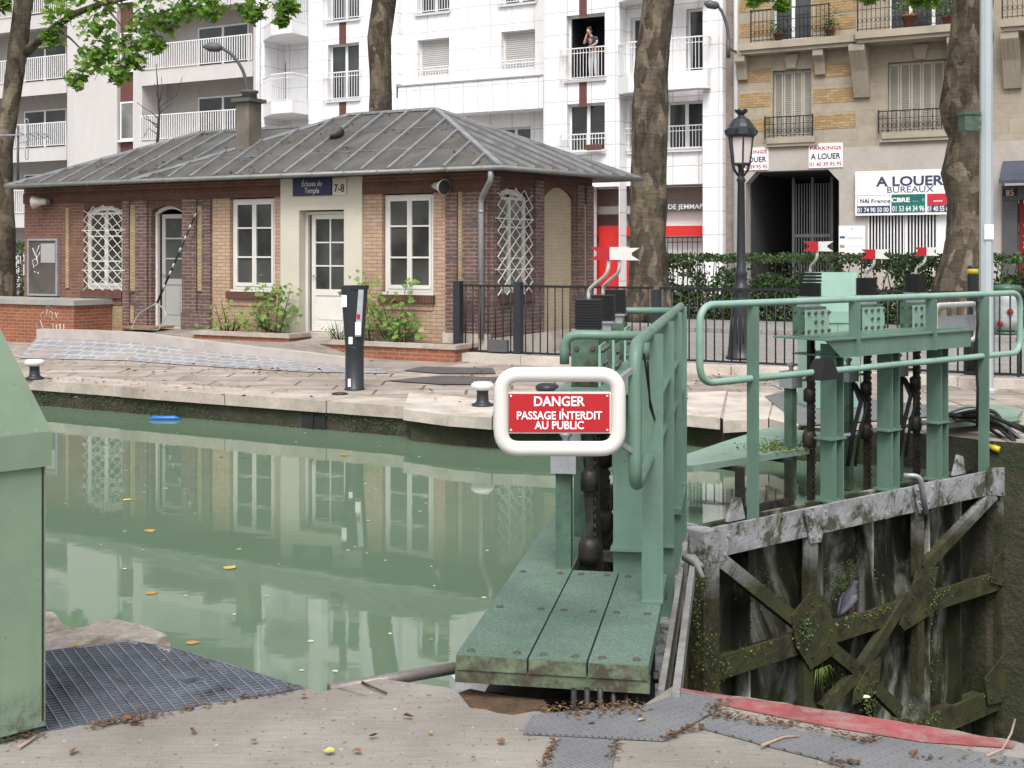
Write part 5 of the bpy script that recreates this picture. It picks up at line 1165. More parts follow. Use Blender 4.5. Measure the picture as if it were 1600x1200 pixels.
for i in range(6):
    a = 6.283*i/6; d = Vector((math.cos(a), math.sin(a), 0)); q.bar(p+d*lr(15)+Vector((0, 0, lz(176))), p+d*lr(19)+Vector((0, 0, lz(171))), .03); q.bar(p+d*lr(45)+Vector((0, 0, lz(211))), p+d*lr(49)+Vector((0, 0, lz(203))), .035)
q.build('crown_hood', m_charcoal, r)
# tall grey mast with green box and the black post beside it
p = G(1541, 612); Yp = p.y; r = thing('lighting_mast', 'tall pale grey tapered steel mast rising out of the picture by the far gate hinge', 'mast', p)
q = MB(); q.lathe(p, [(.135, 0), (.135, .03), (.088, .05), (.085, 1.0), (.075, 5), (.06, 9), (.055, 11)], 8, smooth=False); q.build('pole', m_grey_pole, r)
q = MB(); q.bar(A(1541, 187, Yp), A(1520, 187, Yp), .035); q.bar(A(1541, 199, Yp), A(1522, 199, Yp), .03); q.build('bracket', m_grey_steel, r)
q = MB(); f = Fr((A(1514, 192, Yp-.02).x, Yp-.02), R(80)); z = A(0, 205, Yp).z; q.box(f, -.10, .10, -.08, .08, z, z+.20); q.box(f, -.115, .115, -.095, .095, z+.20, z+.235); q.build('green_box', m_green_dk, r, bevel=.008)
q = MB(); f = Fr((A(1546, 0, Yp-.1).x, Yp-.088), R(88)); z0, z1 = A(0, 374, Yp).z, A(0, 351, Yp).z; q.box(f, -.06, .055, -.006, 0, z0, z1); q.build('paper_notice', m_sign_white, r)
p = G(1520, 596); r = thing('traffic_post', 'charcoal post with a yellow band standing behind the far gate rail', 'post', p); k = p.y/1950
q = MB(); q.lathe(p, [(.12, 0), (.12, 60*k), (.095, 65*k), (.075, 100*k), (.07, 176*k), (.075, 178*k), (.06, 181*k)], 16); q.build('pole', m_charcoal, r)
q = MB(); q.lathe(p+Vector((0, 0, 168*k)), [(.0735, 0), (.0735, 8*k)], 16); q.build('yellow_band', M('yellow_sticker', (.5, .38, .02), .5), r)
# public bin with clear bag
p = CAN.p(*[S(1571, HY, 18.3)[0], 18.3], 0); k = p.y/1950; r = thing('litter_bin', 'green topped litter bin with clear plastic bag behind the railing', 'litter bin', p)
zb, ztp = S(1571, 520, 18.3)[1], S(1571, 446, 18.3)[1]
q = MB(); q.lathe(p, [(.20, ztp-.10), (.21, ztp-.04), (.20, ztp), (.0, ztp+.02)], 18); q.tube([p+Vector((.2, .05, 0)), p+Vector((.2, .05, ztp-.05))], .025, 8); q.lathe(p, [(.2, zb-.02), (.2, zb+.02)], 18); q.build('lid', M('dark_green_bin', (.05, .12, .08), .4), r)
q = MB(); rr = random.Random(2); q.lathe(p, [(.05, zb+.01), (.17, zb+.05), (.19, zb+.2), (.17, zb+.45), (.185, ztp-.1)], 14); bag = q.build('plastic_bag', M('cloudy_bag', (.42, .46, .45), .25, var=.25, scale=8), r)
q = MB()
for i in range(5):
    a = rr.uniform(0, 6.28); d = Vector((math.cos(a)*.14, math.sin(a)*.14-.06, zb+rr.uniform(.08, .4))); q.lathe(p+d, [(.02, -.04), (.045, 0), (.03, .04), (0, .05)], 6, rr.randrange(3))
q.build('rubbish', [m_sign_white, m_sign_red, m_leafdry[2]], r)
# ------------------------------------------------------------------ plane trees, hedges, bare sapling
def trunk_mesh(mb, path, rs, n=22, lump=.09, seed=0, fs=1.3):
    i0 = len(mb.v); mb.tube(path, rs, n); P = path
    k = 0
    for i in range(len(path)):
        c = Vector(path[i])
        for j in range(n):
            v = Vector(mb.v[i0+k]); d = v-c
            a = mnoise.noise(Vector((v.x*fs*1.6+seed, v.y*fs*1.6, v.z*fs*.55)))+.45*mnoise.noise(Vector((v.x*5+seed, v.y*5, v.z*2.2)))
            mb.v[i0+k] = tuple(c+d*(1+lump*a*1.7)); k += 1
def crown(mb, cents, n, size, rnd):
    for i in range(n):
        c, rad = rnd.choice(cents); d = Vector((rnd.gauss(0, 1), rnd.gauss(0, 1), rnd.gauss(0, .8))); d = d.normalized()*rad*rnd.random()**.45
        p = Vector(c)+d; leafpoly(mb, p, Vector((rnd.gauss(0, .5), rnd.gauss(-.2, .5), rnd.uniform(.25, 1.1))), Vector((rnd.uniform(-1, 1), rnd.uniform(-1, 1), rnd.uniform(-1.1, .2))), size*rnd.choice((.45, .6, .8, 1, 1.2, 1.45))*rnd.uniform(.85, 1.15), 2, rnd.choice((0, 0, 1, 1, 2)))
def plane_tree(pix, Y, widths, lab, crowns, nleaf, seed, limbs=(), ground=.1, flare=1.35, ext=4.0, lump=.09):
    rnd = random.Random(seed); P = [A(x, y, Y) for x, y in pix]; rs = [w_*Y/1950/2 for w_ in widths]
    b = Vector((P[-1].x, P[-1].y, ground)); P = P+[b]; rs = rs+[rs[-1]*flare]
    d = (P[0]-P[1]).normalized(); P = [P[0]+d*ext, P[0]+d*ext*.5]+P; rs = [rs[0]*.72, rs[0]*.86]+rs
    F_ = []; fr_ = []
    for i in range(len(P)-1):
        m_ = max(2, int((P[i]-P[i+1]).length/.22))
        for k in range(m_): F_.append(P[i].lerp(P[i+1], k/m_)); fr_.append(rs[i]+(rs[i+1]-rs[i])*k/m_)
    F_.append(P[-1]); fr_.append(rs[-1]); F_.reverse(); fr_.reverse()
    r = thing('plane_tree', lab, 'tree', b, 'plane trees along the street')
    mb = MB(); trunk_mesh(mb, F_, fr_, 24, lump, seed*3.7)
    tp = F_[-1]
    for pth, r0, r1 in limbs:
        Q = [Vector(p) for p in pth]; trunk_mesh(mb, Q, [r0+(r1-r0)*i/(len(Q)-1) for i in range(len(Q))], 10, .06, seed)
    for c, rad in crowns[:5]:
        mb.tube([tp-d*.6, tp.lerp(Vector(c), .5)+Vector((0, 0, .3)), Vector(c)], [.16, .09, .03], 7)
    for c, rad in crowns:
        if rad > .9: continue
        c = Vector(c)
        for k in range(4):
            e = c+Vector((rnd.gauss(0, 1), rnd.gauss(0, 1), rnd.gauss(-.25, .8))).normalized()*rad*1.05; s0 = c+Vector((rnd.gauss(0, .1), 0, rad*.7))
            mb.tube([s0, s0.lerp(e, .5)+Vector((0, 0, .06)), e], [.012, .008, .003], 4)
    mb.build('trunk', m_bark, r)
    lf = MB(); crown(lf, crowns, nleaf, .15 if seed == 1 else .17, rnd); lf.build('crown', m_leaf, r)
    return r
def cr(Y, *l): return [(A(x, y, Y+dy), rad) for x, y, dy, rad in l]
t1 = cr(26.5, (20,-170,3,1.6),(140,-150,0,1.5),(260,-150,-1,1.4),(380,-140,-1,1.2),(110,-40,0,.75),(170,5,.3,.55),(230,-10,-.5,.65),(300,-35,-.5,.65),(365,-20,-.8,.5),(425,-15,-.8,.42),(150,45,.2,.42),(95,20,.5,.42),(195,72,0,.36),(225,42,0,.42),(140,95,.2,.34),(120,125,.2,.22),(185,112,0,.30),(240,70,-.3,.26),(330,15,-.5,.30),(395,20,-.8,.24),(450,8,-.9,.20),(290,12,-.5,.34),(262,30,-.4,.3),(80,60,.6,.24),(160,80,.2,.3),(5,5,1.5,.2),(440,32,-.9,.14),(212,95,0,.2))
T1 = plane_tree([(37,0),(28,80),(18,160),(5,230),(2,285)], 28.5, [27,29,28,30,34], 'leaning plane tree trunk with low leafy branches over the brick house', t1, 3000, 1,
    limbs=[([A(40,82,28.3), A(62,62,28), A(85,42,27.4), A(120,20,26.9), A(160,5,26.6), A(230,-10,26.2), A(330,-25,25.8)], .11, .03), ([A(85,42,27.4), A(110,60,27), A(140,90,26.8)], .035, .012), ([A(160,5,26.6), A(190,40,26.5), A(195,90,26.5)], .03, .01)], ext=5)
t2 = cr(33, (600,-330,0,2.2),(520,-390,0,2.0),(690,-380,0,2.2),(600,-480,0,2.4),(480,-300,-2,1.2),(740,-300,-1,1.0))
plane_tree([(600,0),(592,60),(594,120),(595,180),(597,240)], 33.8, [37,38,34,36,38], 'straight plane tree trunk rising behind the house roof ridge', t2, 1500, 2, ext=6, lump=.06)
t3 = cr(29, (1020,-330,0,2.0),(930,-400,0,2.0),(1110,-380,0,2.0),(1020,-460,0,2.2),(1190,-60,-2,.75),(1205,-22,-2,.34),(1155,-80,-2,.8),(1222,8,-2,.13),(1180,-8,-2,.2))
plane_tree([(1030,0),(1024,50),(1017,120),(1015,200),(1013,300),(1012,380),(1014,440)], 30, [48,50,52,55,55,56,60], 'thick plane tree trunk between the house and the street lamp', t3, 1700, 3, ext=5, lump=.07)
t4 = cr(25.5, (1520,-330,0,1.8),(1600,-380,0,2.0),(1420,-300,0,1.5),(1340,-75,-1,.65),(1420,-70,-1,.75),(1480,-60,-1,.7),(1385,-22,-1,.3),(1360,-14,-1,.22),(1455,-10,-1,.28),(1435,-6,-1,.22),(1560,-90,-1,.8),(1310,-50,-1,.5))
plane_tree([(1522,0),(1518,60),(1508,120),(1500,165),(1512,215),(1504,270),(1510,310),(1508,350),(1500,400),(1495,445)], 26.5, [58,58,64,66,52,64,56,54,62,76], 'lumpy plane tree trunk in front of the office sign', t4, 1500, 4, ext=5, lump=.16)
# hedge behind the trees, thin near its top where the shop shows through
def hedge(s0, s1, t0, t1, z0, z1, n, lab, seed, stems=True):
    rnd = random.Random(seed); r = thing('clipped_hedge', lab, 'hedge', CAN.p((s0+s1)/2, (t0+t1)/2, z0)); lf = MB(); sm = MB()
    for i in range(n):
        s = rnd.uniform(s0, s1); z = z0+(z1-z0)*rnd.random()
        h = (z-z0)/(z1-z0); gap = mnoise.noise(Vector((s*1.1, z*1.6, seed)))+.4*mnoise.noise(Vector((s*3.5, z*3, seed+9)))
        if .5 < h < .88 and gap > -.02 and rnd.random() < .93: continue
        t = rnd.uniform(t0, t1) if rnd.random() < .5 else t0+rnd.random()**2*(t1-t0)
        z += .06*mnoise.noise(Vector((s*2.3, t*2, 1)))*h
        leafpoly(lf, CAN.p(s, t, z), Vector((rnd.gauss(0, .7), rnd.gauss(-.6, .6), rnd.uniform(-.1, 1))), Vector((rnd.uniform(-1, 1), rnd.uniform(-1, 1), rnd.uniform(-.8, 1))), rnd.uniform(.045, .10), 1, rnd.choice((0, 1, 1, 2, 2)))
    if stems:
        s = s0
        while s < s1:
            t = rnd.uniform(t0+.2, t1-.2); sm.tube([CAN.p(s, t, z0), CAN.p(s+rnd.uniform(-.06, .06), t, z0+(z1-z0)*.5), CAN.p(s+rnd.uniform(-.15, .15), t, z1-.05)], [.022, .016, .008], 5); s += rnd.uniform(.12, .25)
    sm.build('stem', m_twig, r); lf.build('foliage', m_hedge, r)
th = 29.3
hedge(S(1000, HY, th)[0], S(1680, HY, th)[0], th, th+.9, .08, 1.72, 30000, 'long clipped dark green hedge behind the street lamp and tree trunks', 5)
hedge(S(-80, HY, 23)[0], S(42, HY, 23)[0], 22.6, 23.6, 0, 2.05, 6500, 'dark evergreen hedge past the far end of the brick house', 6)
# bare sapling behind the roof
p0 = CAN.p(S(246, HY, 24.5)[0], 24.5, 0); r = thing('bare_sapling', 'leafless young tree behind the lower house roof', 'tree', p0)
Ys = p0.y; q = MB(); a = lambda x, y: A(x, y, Ys)
q.tube([p0, a(246, 222), a(249, 180), a(246, 130), a(244, 100)], [.05, .045, .03, .018, .008], 7)
for pth in ([(247,185),(236,175),(224,168),(214,160)], [(248,178),(252,165),(262,158),(276,148),(285,120)], [(246,200),(236,190),(228,180)], [(246,195),(226,185),(222,175)], [(249,170),(247,155),(241,130)], [(250,176),(258,170),(268,162)], [(246,210),(232,200),(224,215)], [(249,160),(254,140),(252,120)]):
    q.tube([a(*p) for p in pth], [.018]+[.008]*(len(pth)-1), 5)
q.build('trunk', m_twig, r)
# moss, ferns and grass tufts growing on the gate and the walls
rnd = random.Random(9); q = MB()
def clump(x, y, v, n, rx, rz, F=FL, ls=.035):
    n = int(n*.55); ls *= .58
    u0, z0 = on(F, x, y, v)
    for i in range(n):
        u, z = u0+rnd.gauss(0, rx), z0+rnd.gauss(0, rz)
        leafpoly(q, F.p(u, v-rnd.random()*.05, z), Vector((rnd.gauss(0, .5), rnd.gauss(-.6, .5), rnd.uniform(0, 1))), Vector((rnd.uniform(-1, 1), rnd.uniform(-1, 1), rnd.uniform(-1, .3))), ls*rnd.uniform(.5, 1.2), 1, rnd.choice((0, 1, 1)))
clump(1255, 985, -.03, 300, .06, .06); clump(1315, 905, .26, 700, .12, .10, ls=.03); clump(1350, 905, .26, 300, .10, .08, ls=.03); clump(1445, 1035, .26, 500, .10, .22, ls=.03); clump(1452, 930, -.01, 160, .03, .12, ls=.025); clump(1100, 900, -.045, 260, .03, .10, ls=.025); clump(1105, 1025, -.045, 320, .05, .12, ls=.025); clump(1180, 925, .25, 400, .15, .12, ls=.025); clump(1355, 1095, -.03, 260, .05, .08); clump(1415, 1108, -.03, 160, .05, .04, ls=.03); clump(1290, 1065, .2, 400, .10, .10, ls=.04); clump(1085, 960, -.045, 220, .02, .20, ls=.025); clump(1125, 1040, .0, 200, .06, .06, ls=.03)
# moss on the far walkway plate and along the far wall
for i in range(700):
    x, y = rnd.gauss(1215, 26), rnd.gauss(697, 5)
    leafpoly(q, G(x, y, .124), Vector((rnd.gauss(0, .4), rnd.gauss(0, .4), 1)), Vector((rnd.uniform(-1, 1), rnd.uniform(-1, 1), .2)), rnd.uniform(.015, .03), 1, 0)
for i in range(2600):
    s = rnd.uniform(-17, -7.2); z = -.14-rnd.random()**1.5*.2
    if mnoise.noise(Vector((s*1.3, z*6, 2))) < -.1 or S(470, 640, 11.85)[0] < s < S(514, 640, 11.85)[0]: continue
    leafpoly(q, CAN.p(s, 11.83-rnd.random()*.03, z), Vector((rnd.gauss(0, .5), -1, rnd.uniform(0, 1))), Vector((rnd.uniform(-1, 1), 0, rnd.uniform(-1, .2))), rnd.uniform(.010, .026), 1, 1)
for z0, ua, ub, den in ((-.25, .1, 4.0, 240), (-1.20, .15, 4.0, 900), (-2.27, 1.5, 4.0, 700)):
    for i in range(den):
        u = rnd.uniform(ua, ub)
        if mnoise.noise(Vector((u*2.1, z0, 4))) < -.05: continue
        leafpoly(q, FL.p(u, rnd.uniform(-.012, .03), z0-abs(rnd.gauss(0, .035))), Vector((rnd.gauss(0, .5), rnd.gauss(-.8, .5), rnd.uniform(0, 1))), Vector((rnd.uniform(-1, 1), rnd.uniform(-1, 1), rnd.uniform(-1, .3))), rnd.uniform(.012, .026), 1, rnd.choice((0, 0, 1)))
tag(q.build('moss', m_moss), kind='stuff')
q = MB(); u0, z0 = on(FL, 1275, 1050, -.02)
for i in range(26):
    a = rnd.uniform(-1.3, 1.3); L2 = rnd.uniform(.08, .20); b = FL.p(u0, -.02, z0); m_ = FL.p(u0+math.sin(a)*L2*.6, -.08, z0+.05); e = FL.p(u0+math.sin(a)*L2, -.10, z0-rnd.uniform(.02, .14)); q.tube([b, m_, e], [.003, .0035, .001], 4)
tag(q.build('grass_tuft', m_moss[0], at=FL.p(u0, -.02, z0)), 'tuft of grass hanging from the gate gusset below the pigeon', 'grass tuft')
# pigeon on the middle beam
u0, z0 = on(FL, 1322, 962, .10); o = FL.p(u0, .06, -1.20); r = thing('pigeon', 'grey pigeon perched on the middle beam of the far gate', 'bird', o)
BF = Fr((o.x, o.y), R(62)); zb = o.z
def P3(x, z, y=0): return BF.p(x, y, zb+z)
q = MB(); body = [P3(-.115, .0), P3(-.09, .035), P3(-.05, .08), P3(-.01, .13), P3(.02, .168), P3(.035, .198), P3(.04, .222), P3(.05, .243), P3(.066, .247), P3(.085, .242), P3(.105, .234)]
q.tube(body, [.016, .022, .044, .058, .054, .038, .026, .031, .028, .010, .003], 14)
bd = q.build('bird_body', M('slate_feathers', (.05, .05, .066), .7, var=.25, scale=14, bump=.2), r); s_ = bd.modifiers.new('s', 'SUBSURF'); s_.levels = 1; s_.render_levels = 1
for sg in (-1, 1):
    q = MB(); w_ = [P3(.03, .165, sg*.035), P3(.0, .14, sg*.046), P3(-.05, .085, sg*.040), P3(-.10, .03, sg*.02), P3(-.125, .0, sg*.006)]; q.tube(w_, [.012, .034, .030, .016, .004], 10)
    q.build('wing', M('pale_grey_wing', (.10, .10, .12), .7, var=.2, scale=10, bump=.2), r)
    q = MB(); q.tube([P3(.0, .09, sg*.025), P3(.005, .012, sg*.025)], [.012, .005], 6)
    for a in (-.5, 0, .5): q.tube([P3(.005, .012, sg*.025), P3(.005+.04*math.cos(a), .004, sg*.025+.03*math.sin(a))], .004, 5)
    q.build('leg', M('pink_bird_leg', (.35, .10, .08), .6), r)
# ------------------------------------------------------------------ apartment buildings across the street
def fwall(mb, a, b, z0, z1, t, th, ops=(), mi=0):
    xsx = sorted({a, b, *[v for o in ops for v in o[:2] if a < v < b]})
    for x0, x1 in zip(xsx, xsx[1:]):
        cuts = sorted([(max(o[2], z0), min(o[3], z1)) for o in ops if o[0] < (x0+x1)/2 < o[1]]); z = z0
        for c0, c1 in cuts:
            if c0 > z+1e-4: mb.box(CAN, x0, x1, t, t+th, z, c0, mi)
            z = max(z, c1)
        if z < z1-1e-4: mb.box(CAN, x0, x1, t, t+th, z, z1, mi)
def fwindow(par, a, b, z0, z1, t, kind='glass', leaves=2, rec=.24, label=None, sill=True, glassm=None, mat=None):
    q = MB(); y = t+rec; e = .07
    q.box(CAN, a, a+e, y, y+.06, z0, z1); q.box(CAN, b-e, b, y, y+.06, z0, z1); q.box(CAN, a+e, b-e, y, y+.06, z1-e, z1); q.box(CAN, a+e, b-e, y, y+.06, z0, z0+e)
    if kind == 'glass':
        for k in range(1, leaves): x = a+(b-a)*k/leaves; q.box(CAN, x-.06, x+.06, y-.01, y+.06, z0+e, z1-e)
    if sill: q.box(CAN, a-.06, b+.06, t-.10, t+rec, z0-.09, z0-.005)
    w_ = q.build('window', mat or m_rail_white, par)
    if label: w_['label'] = label
    g = MB()
    if kind == 'glass': g.box(CAN, a+e, b-e, y+.02, y+.03, z0+e, z1-e); g.build('pane', glassm or m_glass_far, w_)
    elif kind == 'shutter':
        n = int((z1-z0)/.075)
        for k in range(n): za = z0+(z1-z0)*k/n; zb = z0+(z1-z0)*(k+1)/n; g.yz(CAN, [(y+.03, za), (y+.005, za+.004), (y-.012, (za+zb)/2), (y+.005, zb-.012), (y+.03, zb)], a+.03, b-.03)
        g.build('shutter', m_shutter_grey, w_)
    elif kind == 'open':
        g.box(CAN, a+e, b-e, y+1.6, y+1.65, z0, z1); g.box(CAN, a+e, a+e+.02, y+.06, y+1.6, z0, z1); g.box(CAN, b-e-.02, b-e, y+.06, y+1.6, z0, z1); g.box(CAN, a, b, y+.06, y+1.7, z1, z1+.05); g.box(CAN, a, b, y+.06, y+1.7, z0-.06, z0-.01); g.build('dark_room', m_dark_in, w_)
    return w_
def frail(par, a, b, z0, h, t, ends=True, step=.115, mat=None, second=True, name='balcony_railing', bar=.016):
    q = MB(); q.box(CAN, a, b, t-.02, t+.02, z0+h-.04, z0+h)
    if second: q.box(CAN, a, b, t-.012, t+.012, z0+h-.20, z0+h-.175)
    q.box(CAN, a, b, t-.012, t+.012, z0+.03, z0+.06); n = max(2, int((b-a)/step))
    for k in range(n+1): x = a+(b-a)*k/n; q.box(CAN, x-bar/2, x+bar/2, t-bar/2, t+bar/2, z0+.06, z0+h-.04)
    if ends:
        for x in (a+.01, b-.01): q.box(CAN, x-.012, x+.012, t+.02, t+.16, z0+h-.04, z0+h-.01); q.box(CAN, x-.012, x+.012, t+.02, t+.16, z0+.03, z0+.06)
    return q.build(name, mat or m_rail_white, par)
sx = lambda x, t: S(x, HY, t)[0]
sz = lambda x, y, t: S(x, y, t)[1]

# --- white apartment block
tA, tB, tC = 39.6, 40.0, 39.0
wb_ = thing('apartment_building', 'white panelled apartment block with white railings behind the house and trunks', 'building', CAN.p(sx(850, tC), tC, .12))
F1, F2, MZ = 7.75, 10.87, 5.27; FL_ = [F1, F2, F2+3.1, F2+6.2]; ZT = 21.5
q = MB(); ops2 = [(sx(512, tA), sx(561, tA), f, f+2.2) for f in FL_]
fwall(q, sx(482, tA), sx(621, tA), 3.9, ZT, tA, .5, ops2, 0)
ops3 = []
for f in FL_:
    zb = f+.68 if f == F1 else f; 
    ops3 += [(sx(652, tB), sx(702, tB), zb, f+2.12), (sx(783, tB), sx(836, tB), zb, f+2.12)]
ops3.append((sx(775, tB), sx(829, tB), MZ-.1, 6.35))
fwall(q, sx(615, tB), sx(855, tB), .12, ZT, tB, .5, ops3, 0)
ops4 = [(sx(885, tC), sx(945, tC), f, f+2.25) for f in FL_]+[(sx(921, tC), sx(967, tC), .12, 4.02), (sx(886, tC), sx(945, tC), MZ-.03, 6.92)]
fwall(q, sx(849, tC), sx(968, tC), .12, ZT, tC, .6, ops4, 0); q.box(CAN, sx(849, tC), sx(849, tC)+.3, tC+.6, 43, .12, ZT)
ops5 = [(sx(985, tA), sx(1028, tA), f, f+2.1) for f in FL_]+[(sx(1072, tA), sx(1099, tA), f, f+2.2) for f in FL_]+[(sx(984, tA), sx(1099, tA), MZ-.03, 6.85)]
fwall(q, sx(966, tA), sx(1100, tA), 4.06, ZT, tA, .5, ops5, 0)
q.box(CAN, sx(1098, tC), sx(1129, tC), tC, tC+5, .12, ZT)
# recessed bay with angled balconies
opsb = [(sx(424, 40.9), sx(447, 40.9), f, f+1.95) for f in FL_]
fwall(q, sx(408, 40.9), sx(489, 40.9), .12, ZT, 40.9, .4, opsb, 0); q.box(CAN, sx(400, tA), sx(413, tA), tA, 40.9, .12, ZT)
q.box(CAN, sx(482, tA), sx(482, tA)+.3, tA+.5, 40.9, .12, ZT)
q.build('facade', b_tile, wb_)
q = MB(); x0, x1 = sx(622, tC), sx(848, tC)-.003; zl, zh = 6.85, 7.98
q.box(CAN, x0, x1, tC, tC+.2, zl, zh); q.box(CAN, x0, x0+.2, tC+.2, tB-.002, zl, zh); q.box(CAN, x0+.2, x1, tC+.2, tB-.002, zl, zl+.3); q.build('terrace_parapet', b_tile_v, wb_)
q = MB(); q.box(CAN, x0-.04, x1, tC-.04, tC+.24, zh+.001, zh+.05); q.box(CAN, sx(620, tC)-.02, x0-.041, tC-.02, tC+.26, zh-.4, zh+.12); q.build('parapet_coping', m_grey_steel, wb_)
a, b = sx(638, tC), x1; frail(wb_, a, b, zh+.05, .52, tC+.1, False, .14, name='terrace_railing', bar=.008, second=False)
for f in FL_:
    for (xa, xb, t) in ((530, 541, tA), (905, 917, tC)): q = MB(); q.box(CAN, sx(xa, t), sx(xb, t), t-.006, t-.001, f-.95, f-.10); q.build('brown_stripe', m_brown_panel, wb_)
for i, f in enumerate(FL_):
    fwindow(wb_, *ops2[i], tA); frail(wb_, sx(506, tA), sx(565, tA), f, 1.08, tA-.14)
    for k in (0, 1):
        o = ops3[i*2+k]
        if i == 0: fwindow(wb_, *o, tB, 'shutter', sill=False); frail(wb_, o[0], o[1]-.04, o[2], .40, tB+.03, False, second=False)
        else: fwindow(wb_, *o, tB); frail(wb_, o[0]-.1, o[1]+.12, f, 1.08, tB-.14)
    o = ops4[i]
    if i == 0: fwindow(wb_, *o, tC, 'open', label='open balcony window with a dark room behind')
    else: fwindow(wb_, *o, tC)
    frail(wb_, sx(877, tC), sx(948, tC), f, 1.08, tC-.16)
    fwindow(wb_, *ops5[i], tA, leaves=1); fwindow(wb_, *ops5[len(FL_)+i], tA, leaves=1)
    # curved balconies: right bay
    bs = MB(); rl = MB(); a, b = sx(978, tA), sx(1111, tC); P = [(a, tA-.01), (a+.05, tA-.75), (a+.55, tA-1.05), (b-.25, tA-1.05), (b, tA-.95), (b, tA-.62)]
    bs.prism([xy(CAN.p(*p)) for p in P], f-.62, f-.04); bs.build('balcony_slab', m_rail_white, wb_)
    for j in range(len(P)-1):
        c, d = CAN.p(*P[j]), CAN.p(*P[j+1]); n = max(1, int((d-c).length/.115))
        for z, w_ in ((.02, .03), (.88, .02), (1.06, .04)): rl.bar(c+Vector((0, 0, f+z)), d+Vector((0, 0, f+z)), w_)
        for k in range(n): p = c.lerp(d, k/n); rl.bar(p+Vector((0, 0, f)), p+Vector((0, 0, f+1.05)), .016)
    rl.build('balcony_railing', m_rail_white, wb_)
    # angled balconies: left bay
    bs = MB(); rl = MB(); t0 = 40.88; P = [(sx(409, tA)-.05, t0), (sx(412, tA), tA-.05), (sx(424, tA-.9), tA-.9), (sx(445, tA-1.0), tA-1.0), (sx(481, tA), tA-1.0), (sx(481, tA), tA-.02)]
    bs.prism([xy(CAN.p(*p)) for p in P]+[xy(CAN.p(sx(481, tA), t0))], f-.5, f-.02); bs.build('balcony_slab', m_rail_white, wb_)
    for j in range(1, len(P)-1):
        c, d = CAN.p(*P[j]), CAN.p(*P[j+1]); n = max(1, int((d-c).length/.115))
        for z, w_ in ((.02, .03), (.88, .02), (1.06, .04)): rl.bar(c+Vector((0, 0, f+z)), d+Vector((0, 0, f+z)), w_)
        for k in range(n): p = c.lerp(d, k/n); rl.bar(p+Vector((0, 0, f)), p+Vector((0, 0, f+1.05)), .016)
    rl.build('balcony_railing', m_rail_white, wb_); fwindow(wb_, *opsb[i], 40.9, 'shutter', sill=False, rec=.06)
o = ops4[-1]; fwindow(wb_, *o, tC); frail(wb_, sx(877, tC), sx(948, tC), MZ-.03, .62, tC-.16)
o = ops5[-1]; fwindow(wb_, *o, tA, leaves=4); frail(wb_, sx(975, tA), sx(1105, tA), MZ-.03, .80, tA-.14)
o = ops3[-1]; fwindow(wb_, *o, tB, leaves=2, sill=False)
q = MB(); pa, pb, pt = sx(1108, tA)-1.6, sx(890, tA), 40.9
q.box(CAN, sx(850, tA), sx(1110, tA), pt, pt+.2, .12, 4.05); q.box(CAN, sx(850, tA), sx(1110, tA), tA+.02, pt, 4.061, 4.2); q.build('passage_wall', m_pinkwall, wb_)
q = MB(); xa, xm, xb = sx(918, tB), sx(984, tB), sx(1116, tB); q.box(CAN, xa, xm, tB, tB+.12, 3.10, 3.38); q.build('grey_beam', m_shutter_grey, wb_)
q = MB(); q.box(CAN, sx(1000, tB), xb, tB, tB+.12, 3.19, 3.45); q.build('fascia', m_dgrey, wb_)
q = MB(); q.text(CAN, 'DE JEMMAPES', .23, sx(1076, tB), tB-.002, 3.245, sx=1.1, bold=.005); q.build('lettering', m_sign_white, wb_)
q = MB(); q.box(CAN, sx(1000, tB), xb, tB+.3, tB+.35, .12, 3.18); q.build('white_glazing', m_sign_white, wb_)
q = MB(); q.box(CAN, xa, xb, tB-.05, tB+.1, 2.33, 2.67); q.box(CAN, sx(938, tB), sx(972, tB), tB-.12, tB+.3, .12, 2.69); q.box(CAN, sx(972, tB), sx(1000, tB), tB-.02, tB+.05, .12, 1.75); q.box(CAN, sx(924, tB), sx(938, tB), tB-.02, tB+.05, .12, 1.5); q.box(CAN, sx(1104, tB), xb, tB-.02, tB+.1, .12, 2.33); q.build('red_shopfront', m_red_shop, wb_)
frail(wb_, sx(1036, tB), sx(1106, tB), .15, 2.15, tB-.02, False, .17, m_black_paint, name='passage_grille', bar=.02)
q = MB(); q.box(CAN, sx(925, tB), sx(944, tB), tB+.1, tB+.14, .12, 2.3); q.box(CAN, sx(972, tB), sx(995, tB), tB+.1, tB+.14, 1.76, 2.3); q.build('display_window', m_glass_grey, wb_)
q = MB(); q.tube([CAN.p(sx(974, tB), tB+.3, .12), CAN.p(sx(974, tB), tB+.3, 4.06)], .07, 8); q.build('passage_post', m_grey_steel, wb_)
# the strip of older brick and drain pipes between the two blocks
g_ = thing('party_wall_strip', 'narrow old grey brick strip between the white block and the stone block', 'wall', CAN.p(sx(1135, tC), tC+.3, .12))
q = MB(); q.box(CAN, sx(1129, tC)+.005, sx(1152, tC), tC+.3, tC+1, .12, ZT); q.build('brickwork', b_oldgrey, g_)
q = MB(); q.tube([CAN.p(sx(1147, tC), tC+.18, .12), CAN.p(sx(1147, tC), tC+.18, ZT)], .075, 8); q.build('drain_pipe', m_rail_white, g_)
q = MB(); q.tube([CAN.p(sx(407, tA), tA-.1, .12), CAN.p(sx(407, tA), tA-.1, ZT)], .07, 8); tag(q.build('drain_pipe', m_rail_white, at=CAN.p(sx(407, tA), tA-.1, .12)), 'pale drain pipe between the loggia building and the white block', 'pipe')
q = MB(); q.box(CAN, sx(921, tC), sx(944, tC), tC-.36, tC-.18, MZ+.02, MZ+.18); tag(q.build('window_box', m_brown_panel, at=CAN.p(sx(932, tC), tC-.3, MZ)), 'reddish brown flower box hung on the railing below the open window', 'flower box')

